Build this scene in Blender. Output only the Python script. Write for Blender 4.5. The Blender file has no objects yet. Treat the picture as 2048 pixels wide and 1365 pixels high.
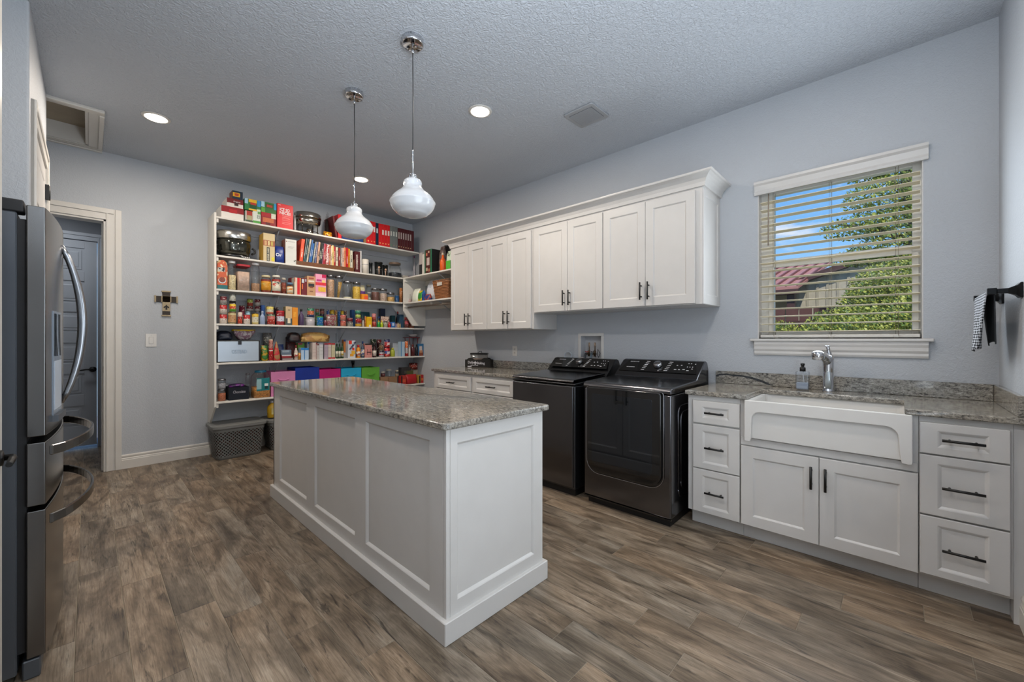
import bpy, bmesh, math, random
from mathutils import Vector, Matrix
random.seed(7)
SC=bpy.context.scene; COL=SC.collection
R=math.radians; PI=math.pi
# ------------------------------------------------------------------ camera
cam=bpy.data.cameras.new('camera'); co=bpy.data.objects.new('camera',cam); COL.objects.link(co); SC.camera=co
cam.sensor_width=36; cam.lens=36*808.4/2048; cam.clip_start=.02; cam.clip_end=200
co.location=(0,0,1.257); co.rotation_euler=(R(90),0,R(43.707-90)); cam.shift_y=(679.1-682.5)/2048
# ------------------------------------------------------------------ world, sun, large lights, exposure
W=bpy.data.worlds.new('sky'); SC.world=W; W.use_nodes=True
nt=W.node_tree; nt.nodes.clear()
def N(t,**k):
    n=nt.nodes.new(t)
    for a,b in k.items(): setattr(n,a,b)
    return n
out=N('ShaderNodeOutputWorld'); bg=N('ShaderNodeBackground'); tc=N('ShaderNodeTexCoord'); sep=N('ShaderNodeSeparateXYZ')
rp=N('ShaderNodeValToRGB'); rp.color_ramp.elements[0].position=0; rp.color_ramp.elements[0].color=(.52,.76,1,1)
rp.color_ramp.elements[1].position=.5; rp.color_ramp.elements[1].color=(.06,.25,.74,1)
e=rp.color_ramp.elements.new(.2); e.color=(.24,.54,.97,1)
nz=N('ShaderNodeTexNoise'); nz.inputs['Scale'].default_value=5; nz.inputs['Detail'].default_value=6; nz.inputs['Roughness'].default_value=.55
mp=N('ShaderNodeMapping'); mp.inputs['Scale'].default_value=(1,1,3.2); mp.inputs['Location'].default_value=(.3,.1,.55)
cr=N('ShaderNodeValToRGB'); cr.color_ramp.elements[0].position=.53; cr.color_ramp.elements[1].position=.66
mx=N('ShaderNodeMixRGB'); mx.inputs['Color2'].default_value=(.93,.92,.95,1)
L=nt.links.new
L(tc.outputs['Generated'],sep.inputs[0]); L(sep.outputs['Z'],rp.inputs[0]); L(tc.outputs['Generated'],mp.inputs[0]); L(mp.outputs[0],nz.inputs['Vector'])
L(nz.outputs[0],cr.inputs[0]); L(cr.outputs[0],mx.inputs['Fac']); L(rp.outputs[0],mx.inputs['Color1']); L(mx.outputs[0],bg.inputs[0]); L(bg.outputs[0],out.inputs[0])
bg.inputs['Strength'].default_value=1.0
def lamp(kind,name,loc,energy,col,rot=(0,0,0),**k):
    l=bpy.data.lights.new(name,kind); l.energy=energy; l.color=col
    for a,b in k.items(): setattr(l,a,b)
    o=bpy.data.objects.new(name,l); o.location=loc; o.rotation_euler=rot; COL.objects.link(o); return o
lamp('SUN','sun',(0,0,9),3.6,(1,.93,.82),(R(38),0,R(-68)),angle=R(.6))
# cool fill added behind the camera at an invented doorway in the front wall
lamp('AREA','doorway_daylight',(1.25,-.36,1.25),26,(.80,.90,1),(R(112),0,R(0)),shape='RECTANGLE',size=1.5,size_y=1.9)
# unseen fill added beside the camera, brightening the ceiling like a bounced flash
lamp('AREA','bounced_flash',(.45,.10,1.95),52,(.84,.92,1),(R(168),0,0),shape='DISK',size=.35)
# daylight falling in through the window over the sink
lamp('AREA','window_daylight',(3.40,.33,1.8),13,(.82,.91,1),(R(90),0,R(90)),shape='RECTANGLE',size=.75,size_y=.95)
DL=[(.37,4.29),(2.10,2.35),(2.08,4.30),(.37,2.35),(2.10,.42),(.37,.42)]
for i,(x,y) in enumerate(DL):
    lamp('AREA','downlight_lamp',(x,y,3.010),20 if i<3 else 9,(1,.89,.77),(0,0,0),shape='DISK',size=.13)
lamp('AREA','hall_fill',(-.35,6.15,2.7),7,(.93,.96,1),(0,0,0),shape='DISK',size=.3)  # unseen fill, added to brighten the dark hall
vs=SC.view_settings; vs.view_transform='Standard'; vs.look='None'; vs.gamma=1; vs.use_curve_mapping=False; vs.exposure=0.05
# ------------------------------------------------------------------ materials
def lin(h):
    if isinstance(h,(tuple,list)): return tuple(h)[:3]
    f=lambda c: c/12.92 if c<=.04045 else ((c+.055)/1.055)**2.4
    return tuple(f(int(h[i:i+2],16)/255) for i in (0,2,4))
MC={}
def newmat(name):
    m=bpy.data.materials.new(name); m.use_nodes=True; return m,m.node_tree,m.node_tree.nodes['Principled BSDF']
def pm(c,r=.5,me=0,var=.06,sc=9,bump=0,bs=60,coat=0,name=None,spec=None,em=0):
    """plain painted / plastic / metal surface with slight procedural tone variation"""
    key=('p',c,r,me,var,sc,bump,bs,coat,spec,em)
    if key in MC: return MC[key]
    m,t,p=newmat(name or 'surface_%d'%len(MC)); rgb=lin(c)
    tcn=t.nodes.new('ShaderNodeTexCoord')
    if var:
        n=t.nodes.new('ShaderNodeTexNoise'); n.inputs['Scale'].default_value=sc; n.inputs['Detail'].default_value=3
        rr=t.nodes.new('ShaderNodeValToRGB'); rr.color_ramp.elements[0].position=.3; rr.color_ramp.elements[1].position=.7
        rr.color_ramp.elements[0].color=tuple(v*(1-var) for v in rgb)+(1,); rr.color_ramp.elements[1].color=tuple(min(1,v*(1+var)) for v in rgb)+(1,)
        t.links.new(tcn.outputs['Object'],n.inputs['Vector']); t.links.new(n.outputs[0],rr.inputs[0]); t.links.new(rr.outputs[0],p.inputs['Base Color'])
    else: p.inputs['Base Color'].default_value=rgb+(1,)
    p.inputs['Roughness'].default_value=r; p.inputs['Metallic'].default_value=me
    if coat: p.inputs['Coat Weight'].default_value=coat; p.inputs['Coat Roughness'].default_value=.05
    if spec is not None: p.inputs['Specular IOR Level'].default_value=spec
    if em: p.inputs['Emission Color'].default_value=rgb+(1,); p.inputs['Emission Strength'].default_value=em
    if bump:
        n2=t.nodes.new('ShaderNodeTexNoise'); n2.inputs['Scale'].default_value=bs; n2.inputs['Detail'].default_value=2
        b=t.nodes.new('ShaderNodeBump'); b.inputs['Strength'].default_value=bump; b.inputs['Distance'].default_value=.004
        t.links.new(tcn.outputs['Object'],n2.inputs['Vector']); t.links.new(n2.outputs[0],b.inputs['Height']); t.links.new(b.outputs[0],p.inputs['Normal'])
    MC[key]=m; return m
def printm(cols,sc=10,r=.4,cl=0):
    """printed packaging: patches of three inks"""
    key=('r',tuple(cols),sc,r,cl)
    if key in MC: return MC[key]
    m,t,p=newmat('printed_%d'%len(MC))
    tcn=t.nodes.new('ShaderNodeTexCoord'); n=t.nodes.new('ShaderNodeTexNoise'); n.inputs['Scale'].default_value=sc*1.6; n.inputs['Detail'].default_value=2.5
    rr=t.nodes.new('ShaderNodeValToRGB'); el=rr.color_ramp.elements
    el[0].position=.0; el[0].color=lin(cols[0])+(1,); el[1].position=.62; el[1].color=lin(cols[2])+(1,)
    e=el.new(.44); e.color=lin(cols[0])+(1,); e=el.new(.47); e.color=lin(cols[1])+(1,); e=el.new(.59); e.color=lin(cols[1])+(1,)
    t.links.new(tcn.outputs['Object'],n.inputs['Vector']); t.links.new(n.outputs[0],rr.inputs[0]); t.links.new(rr.outputs[0],p.inputs['Base Color'])
    b=t.nodes.new('ShaderNodeBump'); b.inputs['Strength'].default_value=.5; b.inputs['Distance'].default_value=.006
    t.links.new(n.outputs[0],b.inputs['Height']); t.links.new(b.outputs[0],p.inputs['Normal'])
    p.inputs['Roughness'].default_value=.25 if cl else r
    MC[key]=m; return m
def speck(c,sc=90,dark=.45,light=1.35,name='grain'):
    key=('s',c,sc,dark,light)
    if key in MC: return MC[key]
    m,t,p=newmat(name+'_%d'%len(MC)); rgb=lin(c)
    tcn=t.nodes.new('ShaderNodeTexCoord'); v=t.nodes.new('ShaderNodeTexVoronoi'); v.inputs['Scale'].default_value=sc
    rr=t.nodes.new('ShaderNodeValToRGB'); rr.color_ramp.elements[0].color=tuple(x*dark for x in rgb)+(1,); rr.color_ramp.elements[1].color=tuple(min(1,x*light) for x in rgb)+(1,)
    t.links.new(tcn.outputs['Object'],v.inputs['Vector']); t.links.new(v.outputs['Color'],rr.inputs[0]); t.links.new(rr.outputs[0],p.inputs['Base Color'])
    b=t.nodes.new('ShaderNodeBump'); b.inputs['Strength'].default_value=.6; b.inputs['Distance'].default_value=.003
    t.links.new(v.outputs['Distance'],b.inputs['Height']); t.links.new(b.outputs[0],p.inputs['Normal'])
    p.inputs['Roughness'].default_value=.6; MC[key]=m; return m
def glassm(tint=(1,1,1),refl=.12,name='glass'):
    key=('g',tint,refl)
    if key in MC: return MC[key]
    m=bpy.data.materials.new(name+'_%d'%len(MC)); m.use_nodes=True; t=m.node_tree; t.nodes.clear()
    o=t.nodes.new('ShaderNodeOutputMaterial'); a=t.nodes.new('ShaderNodeBsdfTransparent'); g=t.nodes.new('ShaderNodeBsdfGlossy'); f=t.nodes.new('ShaderNodeLayerWeight'); mth=t.nodes.new('ShaderNodeMath'); mth.operation='MULTIPLY_ADD'
    mth.inputs[1].default_value=.45 if refl>.05 else .15; mth.inputs[2].default_value=refl*.4; f.inputs['Blend'].default_value=.25
    mixn=t.nodes.new('ShaderNodeMixShader'); a.inputs['Color'].default_value=tint+(1,); g.inputs['Roughness'].default_value=.04
    t.links.new(f.outputs['Fresnel'],mth.inputs[0]); t.links.new(mth.outputs[0],mixn.inputs[0]); t.links.new(a.outputs[0],mixn.inputs[1]); t.links.new(g.outputs[0],mixn.inputs[2]); t.links.new(mixn.outputs[0],o.inputs[0])
    MC[key]=m; return m
def emitm(c,s):
    key=('e',c,s)
    if key in MC: return MC[key]
    m=bpy.data.materials.new('lamp_glow_%d'%len(MC)); m.use_nodes=True; t=m.node_tree; t.nodes.clear()
    o=t.nodes.new('ShaderNodeOutputMaterial'); a=t.nodes.new('ShaderNodeEmission'); a.inputs[0].default_value=lin(c)+(1,); a.inputs[1].default_value=s; t.links.new(a.outputs[0],o.inputs[0]); MC[key]=m; return m
def plaster(c,name,s1=60,st=.28):
    m,t,p=newmat(name); rgb=lin(c); tcn=t.nodes.new('ShaderNodeTexCoord')
    n=t.nodes.new('ShaderNodeTexNoise'); n.inputs['Scale'].default_value=s1; n.inputs['Detail'].default_value=3; n.inputs['Distortion'].default_value=1.2
    rr=t.nodes.new('ShaderNodeValToRGB'); rr.color_ramp.elements[0].position=.38; rr.color_ramp.elements[1].position=.62
    n2=t.nodes.new('ShaderNodeTexNoise'); n2.inputs['Scale'].default_value=1.5
    r2=t.nodes.new('ShaderNodeValToRGB'); r2.color_ramp.elements[0].color=tuple(v*.97 for v in rgb)+(1,); r2.color_ramp.elements[1].color=tuple(v*1.03 for v in rgb)+(1,)
    b=t.nodes.new('ShaderNodeBump'); b.inputs['Strength'].default_value=st; b.inputs['Distance'].default_value=.004
    k=t.links.new
    k(tcn.outputs['Object'],n.inputs['Vector']); k(n.outputs[0],rr.inputs[0]); k(rr.outputs[0],b.inputs['Height']); k(b.outputs[0],p.inputs['Normal'])
    k(tcn.outputs['Object'],n2.inputs['Vector']); k(n2.outputs[0],r2.inputs[0]); k(r2.outputs[0],p.inputs['Base Color']); p.inputs['Roughness'].default_value=.62
    return m
def woodtile():
    m,t,p=newmat('wood_look_tile'); k=t.links.new; nn=t.nodes.new
    tcn=nn('ShaderNodeTexCoord'); oi=nn('ShaderNodeObjectInfo'); geo=nn('ShaderNodeNewGeometry')
    rnd=nn('ShaderNodeVectorMath'); rnd.operation='SCALE'; rnd.inputs[0].default_value=(37.3,91.7,13.1); k(oi.outputs['Random'],rnd.inputs['Scale'])
    add=nn('ShaderNodeVectorMath'); add.operation='ADD'; k(tcn.outputs['Object'],add.inputs[0]); k(rnd.outputs[0],add.inputs[1])
    def noise(scale,det,vec,dist=0,rough=.55):
        mpn=nn('ShaderNodeMapping'); mpn.inputs['Scale'].default_value=vec; k(add.outputs[0],mpn.inputs[0])
        n=nn('ShaderNodeTexNoise'); n.inputs['Scale'].default_value=scale; n.inputs['Detail'].default_value=det; n.inputs['Distortion'].default_value=dist; n.inputs['Roughness'].default_value=rough; k(mpn.outputs[0],n.inputs['Vector']); return n
    a=noise(1,6,(9,1.7,1),1.6,.6); g=noise(1,8,(150,5.5,1),1.2,.7); sp=noise(1,4,(30,3.2,1),1.8,.62); big=noise(1,3,(5.5,2.4,1),1.2); kn=noise(1,2,(1.5,.8,1),.3)
    r1=nn('ShaderNodeValToRGB'); e=r1.color_ramp.elements; e[0].position=.33; e[0].color=lin('5f5244')+(1,); e[1].position=.68; e[1].color=lin('a19382')+(1,)
    x=e.new(.45); x.color=lin('7c6d5c')+(1,); x=e.new(.55); x.color=lin('8f7f6d')+(1,)
    k(a.outputs[0],r1.inputs[0])
    r2=nn('ShaderNodeValToRGB'); e=r2.color_ramp.elements; e[0].position=.36; e[0].color=(.36,.33,.30,1); e[1].position=.60; e[1].color=(1.0,1.0,1.0,1); k(g.outputs[0],r2.inputs[0])
    m1=nn('ShaderNodeMixRGB'); m1.blend_type='MULTIPLY'; m1.inputs[0].default_value=.7; k(r1.outputs[0],m1.inputs[1]); k(r2.outputs[0],m1.inputs[2])
    r3=nn('ShaderNodeValToRGB'); e=r3.color_ramp.elements; e[0].position=.57; e[0].color=(0,0,0,1); e[1].position=.70; e[1].color=(.8,.8,.8,1); k(sp.outputs[0],r3.inputs[0])
    m2=nn('ShaderNodeMixRGB'); k(r3.outputs[0],m2.inputs[0]); k(m1.outputs[0],m2.inputs[1]); m2.inputs[2].default_value=lin('2a231c')+(1,)
    r4=nn('ShaderNodeValToRGB'); e=r4.color_ramp.elements; e[0].position=.38; e[0].color=(.42,.40,.38,1); e[1].position=.56; e[1].color=(1.0,1.0,1.0,1); k(big.outputs[0],r4.inputs[0])
    m4=nn('ShaderNodeMixRGB'); m4.blend_type='MULTIPLY'; m4.inputs[0].default_value=.6; k(m2.outputs[0],m4.inputs[1]); k(r4.outputs[0],m4.inputs[2])
    r5=nn('ShaderNodeValToRGB'); e=r5.color_ramp.elements; e[0].position=.4; e[0].color=(1.03,.98,.92,1); e[1].position=.6; e[1].color=(.93,.97,1.0,1); k(kn.outputs[0],r5.inputs[0])
    m3=nn('ShaderNodeMixRGB'); m3.blend_type='MULTIPLY'; m3.inputs[0].default_value=1; k(m4.outputs[0],m3.inputs[1]); k(r5.outputs[0],m3.inputs[2])
    hv=nn('ShaderNodeHueSaturation'); mv=nn('ShaderNodeMath'); mv.operation='MULTIPLY_ADD'; mv.inputs[1].default_value=.36; mv.inputs[2].default_value=.92; k(oi.outputs['Random'],mv.inputs[0]); k(mv.outputs[0],hv.inputs['Value']); k(m3.outputs[0],hv.inputs['Color']); k(hv.outputs[0],p.inputs['Base Color'])
    b=nn('ShaderNodeBump'); b.inputs['Strength'].default_value=.25; b.inputs['Distance'].default_value=.002; k(g.outputs[0],b.inputs['Height']); k(b.outputs[0],p.inputs['Normal'])
    p.inputs['Roughness'].default_value=.42; return m
def granite(name='granite',warm=1.0):
    m,t,p=newmat(name); k=t.links.new; nn=t.nodes.new
    tcn=nn('ShaderNodeTexCoord')
    def noise(sc,det,vec,dist=0,rough=.6,rot=0):
        mpn=nn('ShaderNodeMapping'); mpn.inputs['Scale'].default_value=vec; mpn.inputs['Rotation'].default_value=(0,0,rot); k(tcn.outputs['Object'],mpn.inputs[0])
        n=nn('ShaderNodeTexNoise'); n.inputs['Scale'].default_value=sc; n.inputs['Detail'].default_value=det; n.inputs['Distortion'].default_value=dist; n.inputs['Roughness'].default_value=rough; k(mpn.outputs[0],n.inputs['Vector']); return n
    a=noise(62,6,(1.7,.6,1.3),.6,.75,.35); f=noise(190,3,(1.5,.8,1.3),.2,.6,.35); w=noise(2.2,3,(2.4,.5,2),1.2,.5,.35); big=noise(1.7,2,(1,1,1))
    r=nn('ShaderNodeValToRGB'); e=r.color_ramp.elements; e[0].position=.33; e[0].color=lin('2b2b2b')+(1,); e[1].position=.68; e[1].color=lin('c4c1ba')+(1,)
    for q,c in((.41,'615e5a'),(.49,'8f8b84'),(.58,'a5a199')): x=e.new(q); x.color=lin(c)+(1,)
    k(a.outputs[0],r.inputs[0])
    r2=nn('ShaderNodeValToRGB'); e=r2.color_ramp.elements; e[0].position=.36; e[0].color=(.38,.37,.36,1); e[1].position=.48; e[1].color=(1,1,1,1); k(f.outputs[0],r2.inputs[0])
    m1=nn('ShaderNodeMixRGB'); m1.blend_type='MULTIPLY'; m1.inputs[0].default_value=.8; k(r.outputs[0],m1.inputs[1]); k(r2.outputs[0],m1.inputs[2])
    r3=nn('ShaderNodeValToRGB'); e=r3.color_ramp.elements; e[0].position=.57; e[0].color=(0,0,0,1); e[1].position=.66; e[1].color=(.8,.8,.8,1); k(w.outputs[0],r3.inputs[0])
    m2=nn('ShaderNodeMixRGB'); m2.blend_type='MULTIPLY'; k(r3.outputs[0],m2.inputs[0]); k(m1.outputs[0],m2.inputs[1]); m2.inputs[2].default_value=(.34,.36,.38,1)
    r4=nn('ShaderNodeValToRGB'); e=r4.color_ramp.elements; e[0].position=.4; e[0].color=(1,.93,.83,1); e[1].position=.6; e[1].color=(.93,.97,1,1); k(big.outputs[0],r4.inputs[0])
    m3=nn('ShaderNodeMixRGB'); m3.blend_type='MULTIPLY'; m3.inputs[0].default_value=.8; k(m2.outputs[0],m3.inputs[1]); k(r4.outputs[0],m3.inputs[2]); k(m3.outputs[0],p.inputs['Base Color'])
    p.inputs['Roughness'].default_value=.09; p.inputs['Specular IOR Level'].default_value=.6
    return m
WALL=plaster('b4b8bd','wall_paint'); CEIL=plaster('bec3ca','ceiling_paint',52,.8); WHITE=pm('ccc9c5',.32,var=.015); TRIM=pm('d0ccc5',.35,var=.015); CABI=pm('c9c6c2',.33,var=.015)
SHELF=pm('d8d4cc',.4,var=.02); BLK=pm('0b0a09',.45,0,var=0); CHR=pm('d0d0d2',.05,1,var=0); STL=pm('8a8a8c',.28,1,var=.1,sc=40); GRA=granite(); WT=woodtile()
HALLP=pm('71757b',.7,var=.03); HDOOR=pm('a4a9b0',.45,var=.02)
# ------------------------------------------------------------------ mesh building
class MB:
    def __init__(s): s.v=[]; s.f=[]; s.m=[]; s.sm=[]
    def add(s,vs,fs,mi=0,sm=False):
        o=len(s.v); s.v+=[tuple(v) for v in vs]
        for f in fs: s.f.append(tuple(i+o for i in f)); s.m.append(mi); s.sm.append(sm)
        return s
    def box(s,x0,x1,y0,y1,z0,z1,mi=0):
        return s.add([(x0,y0,z0),(x1,y0,z0),(x1,y1,z0),(x0,y1,z0),(x0,y0,z1),(x1,y0,z1),(x1,y1,z1),(x0,y1,z1)],[(0,3,2,1),(4,5,6,7),(0,1,5,4),(1,2,6,5),(2,3,7,6),(3,0,4,7)],mi)
    def prism(s,poly,ax,a,b,mi=0,sm=False):
        """poly in the two other axes (x: y,z / y: x,z / z: x,y) extruded from a to b"""
        mk={'x':lambda p,q:(q,p[0],p[1]),'y':lambda p,q:(p[0],q,p[1]),'z':lambda p,q:(p[0],p[1],q)}[ax]
        n=len(poly); s.add([mk(p,a) for p in poly]+[mk(p,b) for p in poly],[tuple(range(n)),tuple(range(2*n-1,n-1,-1))],mi)
        s.add([mk(p,a) for p in poly]+[mk(p,b) for p in poly],[(i,(i+1)%n,n+(i+1)%n,n+i) for i in range(n)],mi,sm); return s
    def lathe(s,prof,c=(0,0,0),n=24,mi=0,sm=True,sx=1,sy=1,axis='z'):
        """prof list of (r,h) or (r,h,mi)"""
        rings=[]
        def pt(r,h,k):
            a=2*PI*k/n; x,y=r*math.cos(a)*sx,r*math.sin(a)*sy
            if axis=='z': q=(x,y,h)
            elif axis=='x': q=(h,x,y)
            else: q=(x,h,y)
            return (q[0]+c[0],q[1]+c[1],q[2]+c[2])
        vs=[pt(p[0],p[1],k) for p in prof for k in range(n)]
        o=len(s.v); s.v+=vs
        for j in range(len(prof)-1):
            mm=prof[j][2] if len(prof[j])>2 else mi
            for k in range(n):
                k2=(k+1)%n; s.f.append((o+j*n+k,o+j*n+k2,o+(j+1)*n+k2,o+(j+1)*n+k)); s.m.append(mm); s.sm.append(sm)
        for j,rev in((0,True),(len(prof)-1,False)):
            if prof[j][0]>1e-5:
                f=[o+j*n+k for k in range(n)]; s.f.append(tuple(f[::-1] if rev else f)); s.m.append(prof[j][2] if len(prof[j])>2 else mi); s.sm.append(False)
        return s
    def tube(s,pts,r,n=8,mi=0,cap=True):
        pts=[Vector(p) for p in pts]; rr=r if isinstance(r,(list,tuple)) else [r]*len(pts)
        o=len(s.v); up=None
        for i,p in enumerate(pts):
            d=(pts[min(i+1,len(pts)-1)]-pts[max(i-1,0)]).normalized()
            if up is None: up=Vector((0,0,1)) if abs(d.z)<.9 else Vector((1,0,0))
            a=d.cross(up).normalized(); b=a.cross(d).normalized(); up=b
            for k in range(n):
                t=2*PI*k/n; q=p+(a*math.cos(t)+b*math.sin(t))*rr[i]; s.v.append(tuple(q))
        for i in range(len(pts)-1):
            for k in range(n):
                k2=(k+1)%n; s.f.append((o+i*n+k,o+i*n+k2,o+(i+1)*n+k2,o+(i+1)*n+k)); s.m.append(mi); s.sm.append(True)
        if cap:
            s.f.append(tuple(o+k for k in range(n))[::-1]); s.m.append(mi); s.sm.append(False)
            e=o+(len(pts)-1)*n; s.f.append(tuple(e+k for k in range(n))); s.m.append(mi); s.sm.append(False)
        return s
    def build(s,name,mats,parent=None,loc=None,bev=0,seg=1,smooth=None):
        if not isinstance(mats,(list,tuple)): mats=[mats]
        org=Vector((0,0,0))
        if parent is not None: org=Vector(ORG.get(parent.name,(0,0,0)))
        if loc is not None: org=Vector(loc)
        me=bpy.data.meshes.new(name); me.from_pydata([tuple(Vector(v)-org) for v in s.v],[],s.f)
        for m in mats: me.materials.append(m)
        for i,p in enumerate(me.polygons): p.material_index=s.m[i]; p.use_smooth=s.sm[i]
        bm=bmesh.new(); bm.from_mesh(me); bmesh.ops.remove_doubles(bm,verts=bm.verts,dist=1e-5)
        bmesh.ops.recalc_face_normals(bm,faces=bm.faces)
        if bev:
            ed=[e for e in bm.edges if len(e.link_faces)==2 and e.calc_face_angle(0)>R(35)]
            bmesh.ops.bevel(bm,geom=ed,offset=bev,segments=seg,profile=.5,affect='EDGES',clamp_overlap=True)
            if seg>1:
                for f in bm.faces: f.smooth=True
        bm.to_mesh(me); bm.free(); me.update()
        o=bpy.data.objects.new(name,me); COL.objects.link(o)
        if bev and seg>1:
            wn=o.modifiers.new('normals','WEIGHTED_NORMAL'); wn.keep_sharp=True; wn.weight=100
        if parent is not None: o.parent=parent; ORG[o.name]=tuple(org)
        else: o.location=org; ORG[o.name]=tuple(org)
        return o
ORG={}
def tag(o,label=None,cat=None,group=None,kind=None):
    if label: o['label']=label
    if cat: o['category']=cat
    if group: o['group']=group
    if kind: o['kind']=kind
    return o
def thing(name,label,cat,loc=(0,0,0),rz=0,group=None):
    o=bpy.data.objects.new(name,None); COL.objects.link(o); o.empty_display_size=.05; o.location=loc; o.rotation_euler=(0,0,R(rz)); ORG[o.name]=tuple(loc) if rz==0 else (0,0,0)
    return tag(o,label,cat,group)
def struct(mb,name,m,**k): return tag(mb.build(name,m,**k),kind='structure')
def sub(o,parent): o.parent=parent; return o
def text(s,size,parent,m,org,ux,uz,name='lettering',ax='CENTER',bold=0,shear=0,maxw=None):
    cu=bpy.data.curves.new(name,'FONT'); cu.body=s; cu.size=size; cu.extrude=.0004; cu.align_x=ax; cu.align_y='CENTER'; cu.offset=bold; cu.shear=shear; cu.resolution_u=2
    o=bpy.data.objects.new(name,cu); me=bpy.data.meshes.new_from_object(o); bpy.data.objects.remove(o)
    ux=Vector(ux).normalized(); uz=Vector(uz).normalized(); n=ux.cross(uz)
    if maxw and len(me.vertices):
        w=max(v.co.x for v in me.vertices)-min(v.co.x for v in me.vertices)
        if w>maxw:
            for v in me.vertices: v.co.x*=maxw/w
    og=Vector(org)-Vector(ORG.get(parent.name,(0,0,0)))
    for v in me.vertices:
        c=v.co.copy(); v.co=og+ux*c.x+uz*c.y+n*c.z
    me.materials.append(m); ob=bpy.data.objects.new(name,me); COL.objects.link(ob); ob.parent=parent; return ob
def face_map(kind,c):
    return {'-x':lambda u,v,n:(c-n,u,v),'+x':lambda u,v,n:(c+n,u,v),'-y':lambda u,v,n:(u,c-n,v),'+y':lambda u,v,n:(u,c+n,v),'-z':lambda u,v,n:(u,v,c-n)}[kind]
def panel(mb,kind,c,u0,u1,v0,v1,t,m4,dep=.008,bw=.010,eb=.002,mi=0):
    """slab with front at c, thickness t behind, recess with margins m4=(u0,u1,v0,v1)"""
    f=face_map(kind,c); a,b,cc,d=m4
    rings=[(0,0,0,0,-t),(0,0,0,0,-eb),(eb,eb,eb,eb,0),(a,b,cc,d,0),(a+bw*.35,b+bw*.35,cc+bw*.35,d+bw*.35,-dep*.25),(a+bw,b+bw,cc+bw,d+bw,-dep)]
    vs=[]
    for (l,r_,bo,to,n) in rings: vs+=[f(u0+l,v0+bo,n),f(u1-r_,v0+bo,n),f(u1-r_,v1-to,n),f(u0+l,v1-to,n)]
    fs=[(0,1,2,3)]
    for j in range(len(rings)-1):
        for k in range(4): fs.append((j*4+k,j*4+(k+1)%4,(j+1)*4+(k+1)%4,(j+1)*4+k))
    q=(len(rings)-1)*4; fs.append((q,q+1,q+2,q+3)); mb.add(vs,fs,mi); return mb
def pull(parent,kind,c,u,v,length,vert,r=.0065,off=.032,name='handle'):
    f=face_map(kind,c); mb=MB(); h=length/2
    e=[f(u,v-h,off),f(u,v+h,off)] if vert else [f(u-h,v,off),f(u+h,v,off)]
    mb.tube(e,r,8)
    for sg in(-1,1):
        q=h*.62*sg; p=(u,v+q) if vert else (u+q,v)
        mb.tube([f(p[0],p[1],0),f(p[0],p[1],off)],r*.8,6)
    return mb.build(name,BLK,parent)
# ================================================================== THE SETTING
HC=3.035; XW=3.459; YB=5.44; YF=-.40; XL=-.20
# floor: grout bed with wood-look tile planks
fl=struct(MB().box(-1.3,XW+.1,YF-.1,7.0,-.06,-.0022),'floor',pm('8d8373',.8))
PH={-1:4.26,0:4.023,1:3.745,2:3.265,3:3.083,4:2.742,5:3.30,8:.877,9:1.048,11:.845,12:.661,13:.505,14:.32,15:.68,16:1.085,17:.805}
PLM={}
def plank(x0,x1,y0,y1):
    w=x1-x0; l=y1-y0; key=(round(w,3),round(l,3))
    if key not in PLM:
        e=.0012; vs=[];
        for z,i in((-.006,0),(-e,0),(0,e)): vs+=[(i,i,z),(w-i,i,z),(w-i,l-i,z),(i,l-i,z)]
        fs=[(j*4+k,j*4+(k+1)%4,j*4+4+(k+1)%4,j*4+4+k) for j in(0,1) for k in range(4)]+[(8,9,10,11)]
        me=bpy.data.meshes.new('plank'); me.from_pydata(vs,[],fs); me.materials.append(WT); PLM[key]=me
    o=bpy.data.objects.new('plank',PLM[key]); COL.objects.link(o); o.parent=fl; o.location=Vector((x0,y0,0)); return o
g=.0012
for k in range(-8,23):
    x0=-.04+.1535*k; x1=min(x0+.1535,XW)
    ph=PH.get(k,(k*.3371+1.7)%.89); y=ph-math.ceil((ph-YF)/.89)*.89
    # planks are laid through the door opening into the hall
    lo=YF if x1>XL+.02 else 4.48
    hi=6.8 if x1<.2 else YB
    while y<hi:
        a,b=max(y,lo),min(y+.89,hi)
        if b-a>.04: plank(x0+g,x1-g,a+g,b-g)
        y+=.89
# walls
wb=MB(); DX0,DX1,DZ=-.79,.111,2.392; t=.12
wb.box(DX1,XW+.1,YB,YB+t,0,HC).box(DX0,DX1,YB,YB+t,DZ,HC).box(-1.2,DX0,YB,YB+t,0,HC); struct(wb,'wall_back',WALL)
WY0,WY1,WZ0,WZ1=-.108,.760,1.262,2.36
wr=MB(); T2=.15
# washer valve box opening
BY0,BY1,BZ0,BZ1=2.087,2.345,1.06,1.30
wr.box(XW,XW+T2,YF-.1,WY0,0,HC).box(XW,XW+T2,WY1,BY0,0,HC).box(XW,XW+T2,BY1,YB+.1,0,HC).box(XW,XW+T2,WY0,WY1,0,WZ0).box(XW,XW+T2,WY0,WY1,WZ1,HC).box(XW,XW+T2,BY0,BY1,0,BZ0).box(XW,XW+T2,BY0,BY1,BZ1,HC)
struct(wr,'wall_right',WALL)
wf=MB(); FD0,FD1,FDZ=.45,2.05,2.35  # unseen opening, invented as a place for the fill lamp
wf.box(FD1,XW+.1,YF-.1,YF,0,HC).box(XL-1,FD0,YF-.1,YF,0,HC).box(FD0,FD1,YF-.1,YF,FDZ,HC).box(FD0-.1,FD1+.1,YF-.2,YF-.12,0,FDZ+.1); struct(wf,'wall_front',WALL)
wl=MB(); wl.box(-1.15,XL-.016,YF,2.10,0,HC).box(-1.2,-1.02,2.10,3.287,0,HC).box(-1.15,-.215,3.287,4.48,0,HC).box(-1.3,-1.15,4.40,YB+.1,0,HC)
struct(wl,'wall_left',WALL,bev=.012,seg=2)
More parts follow.
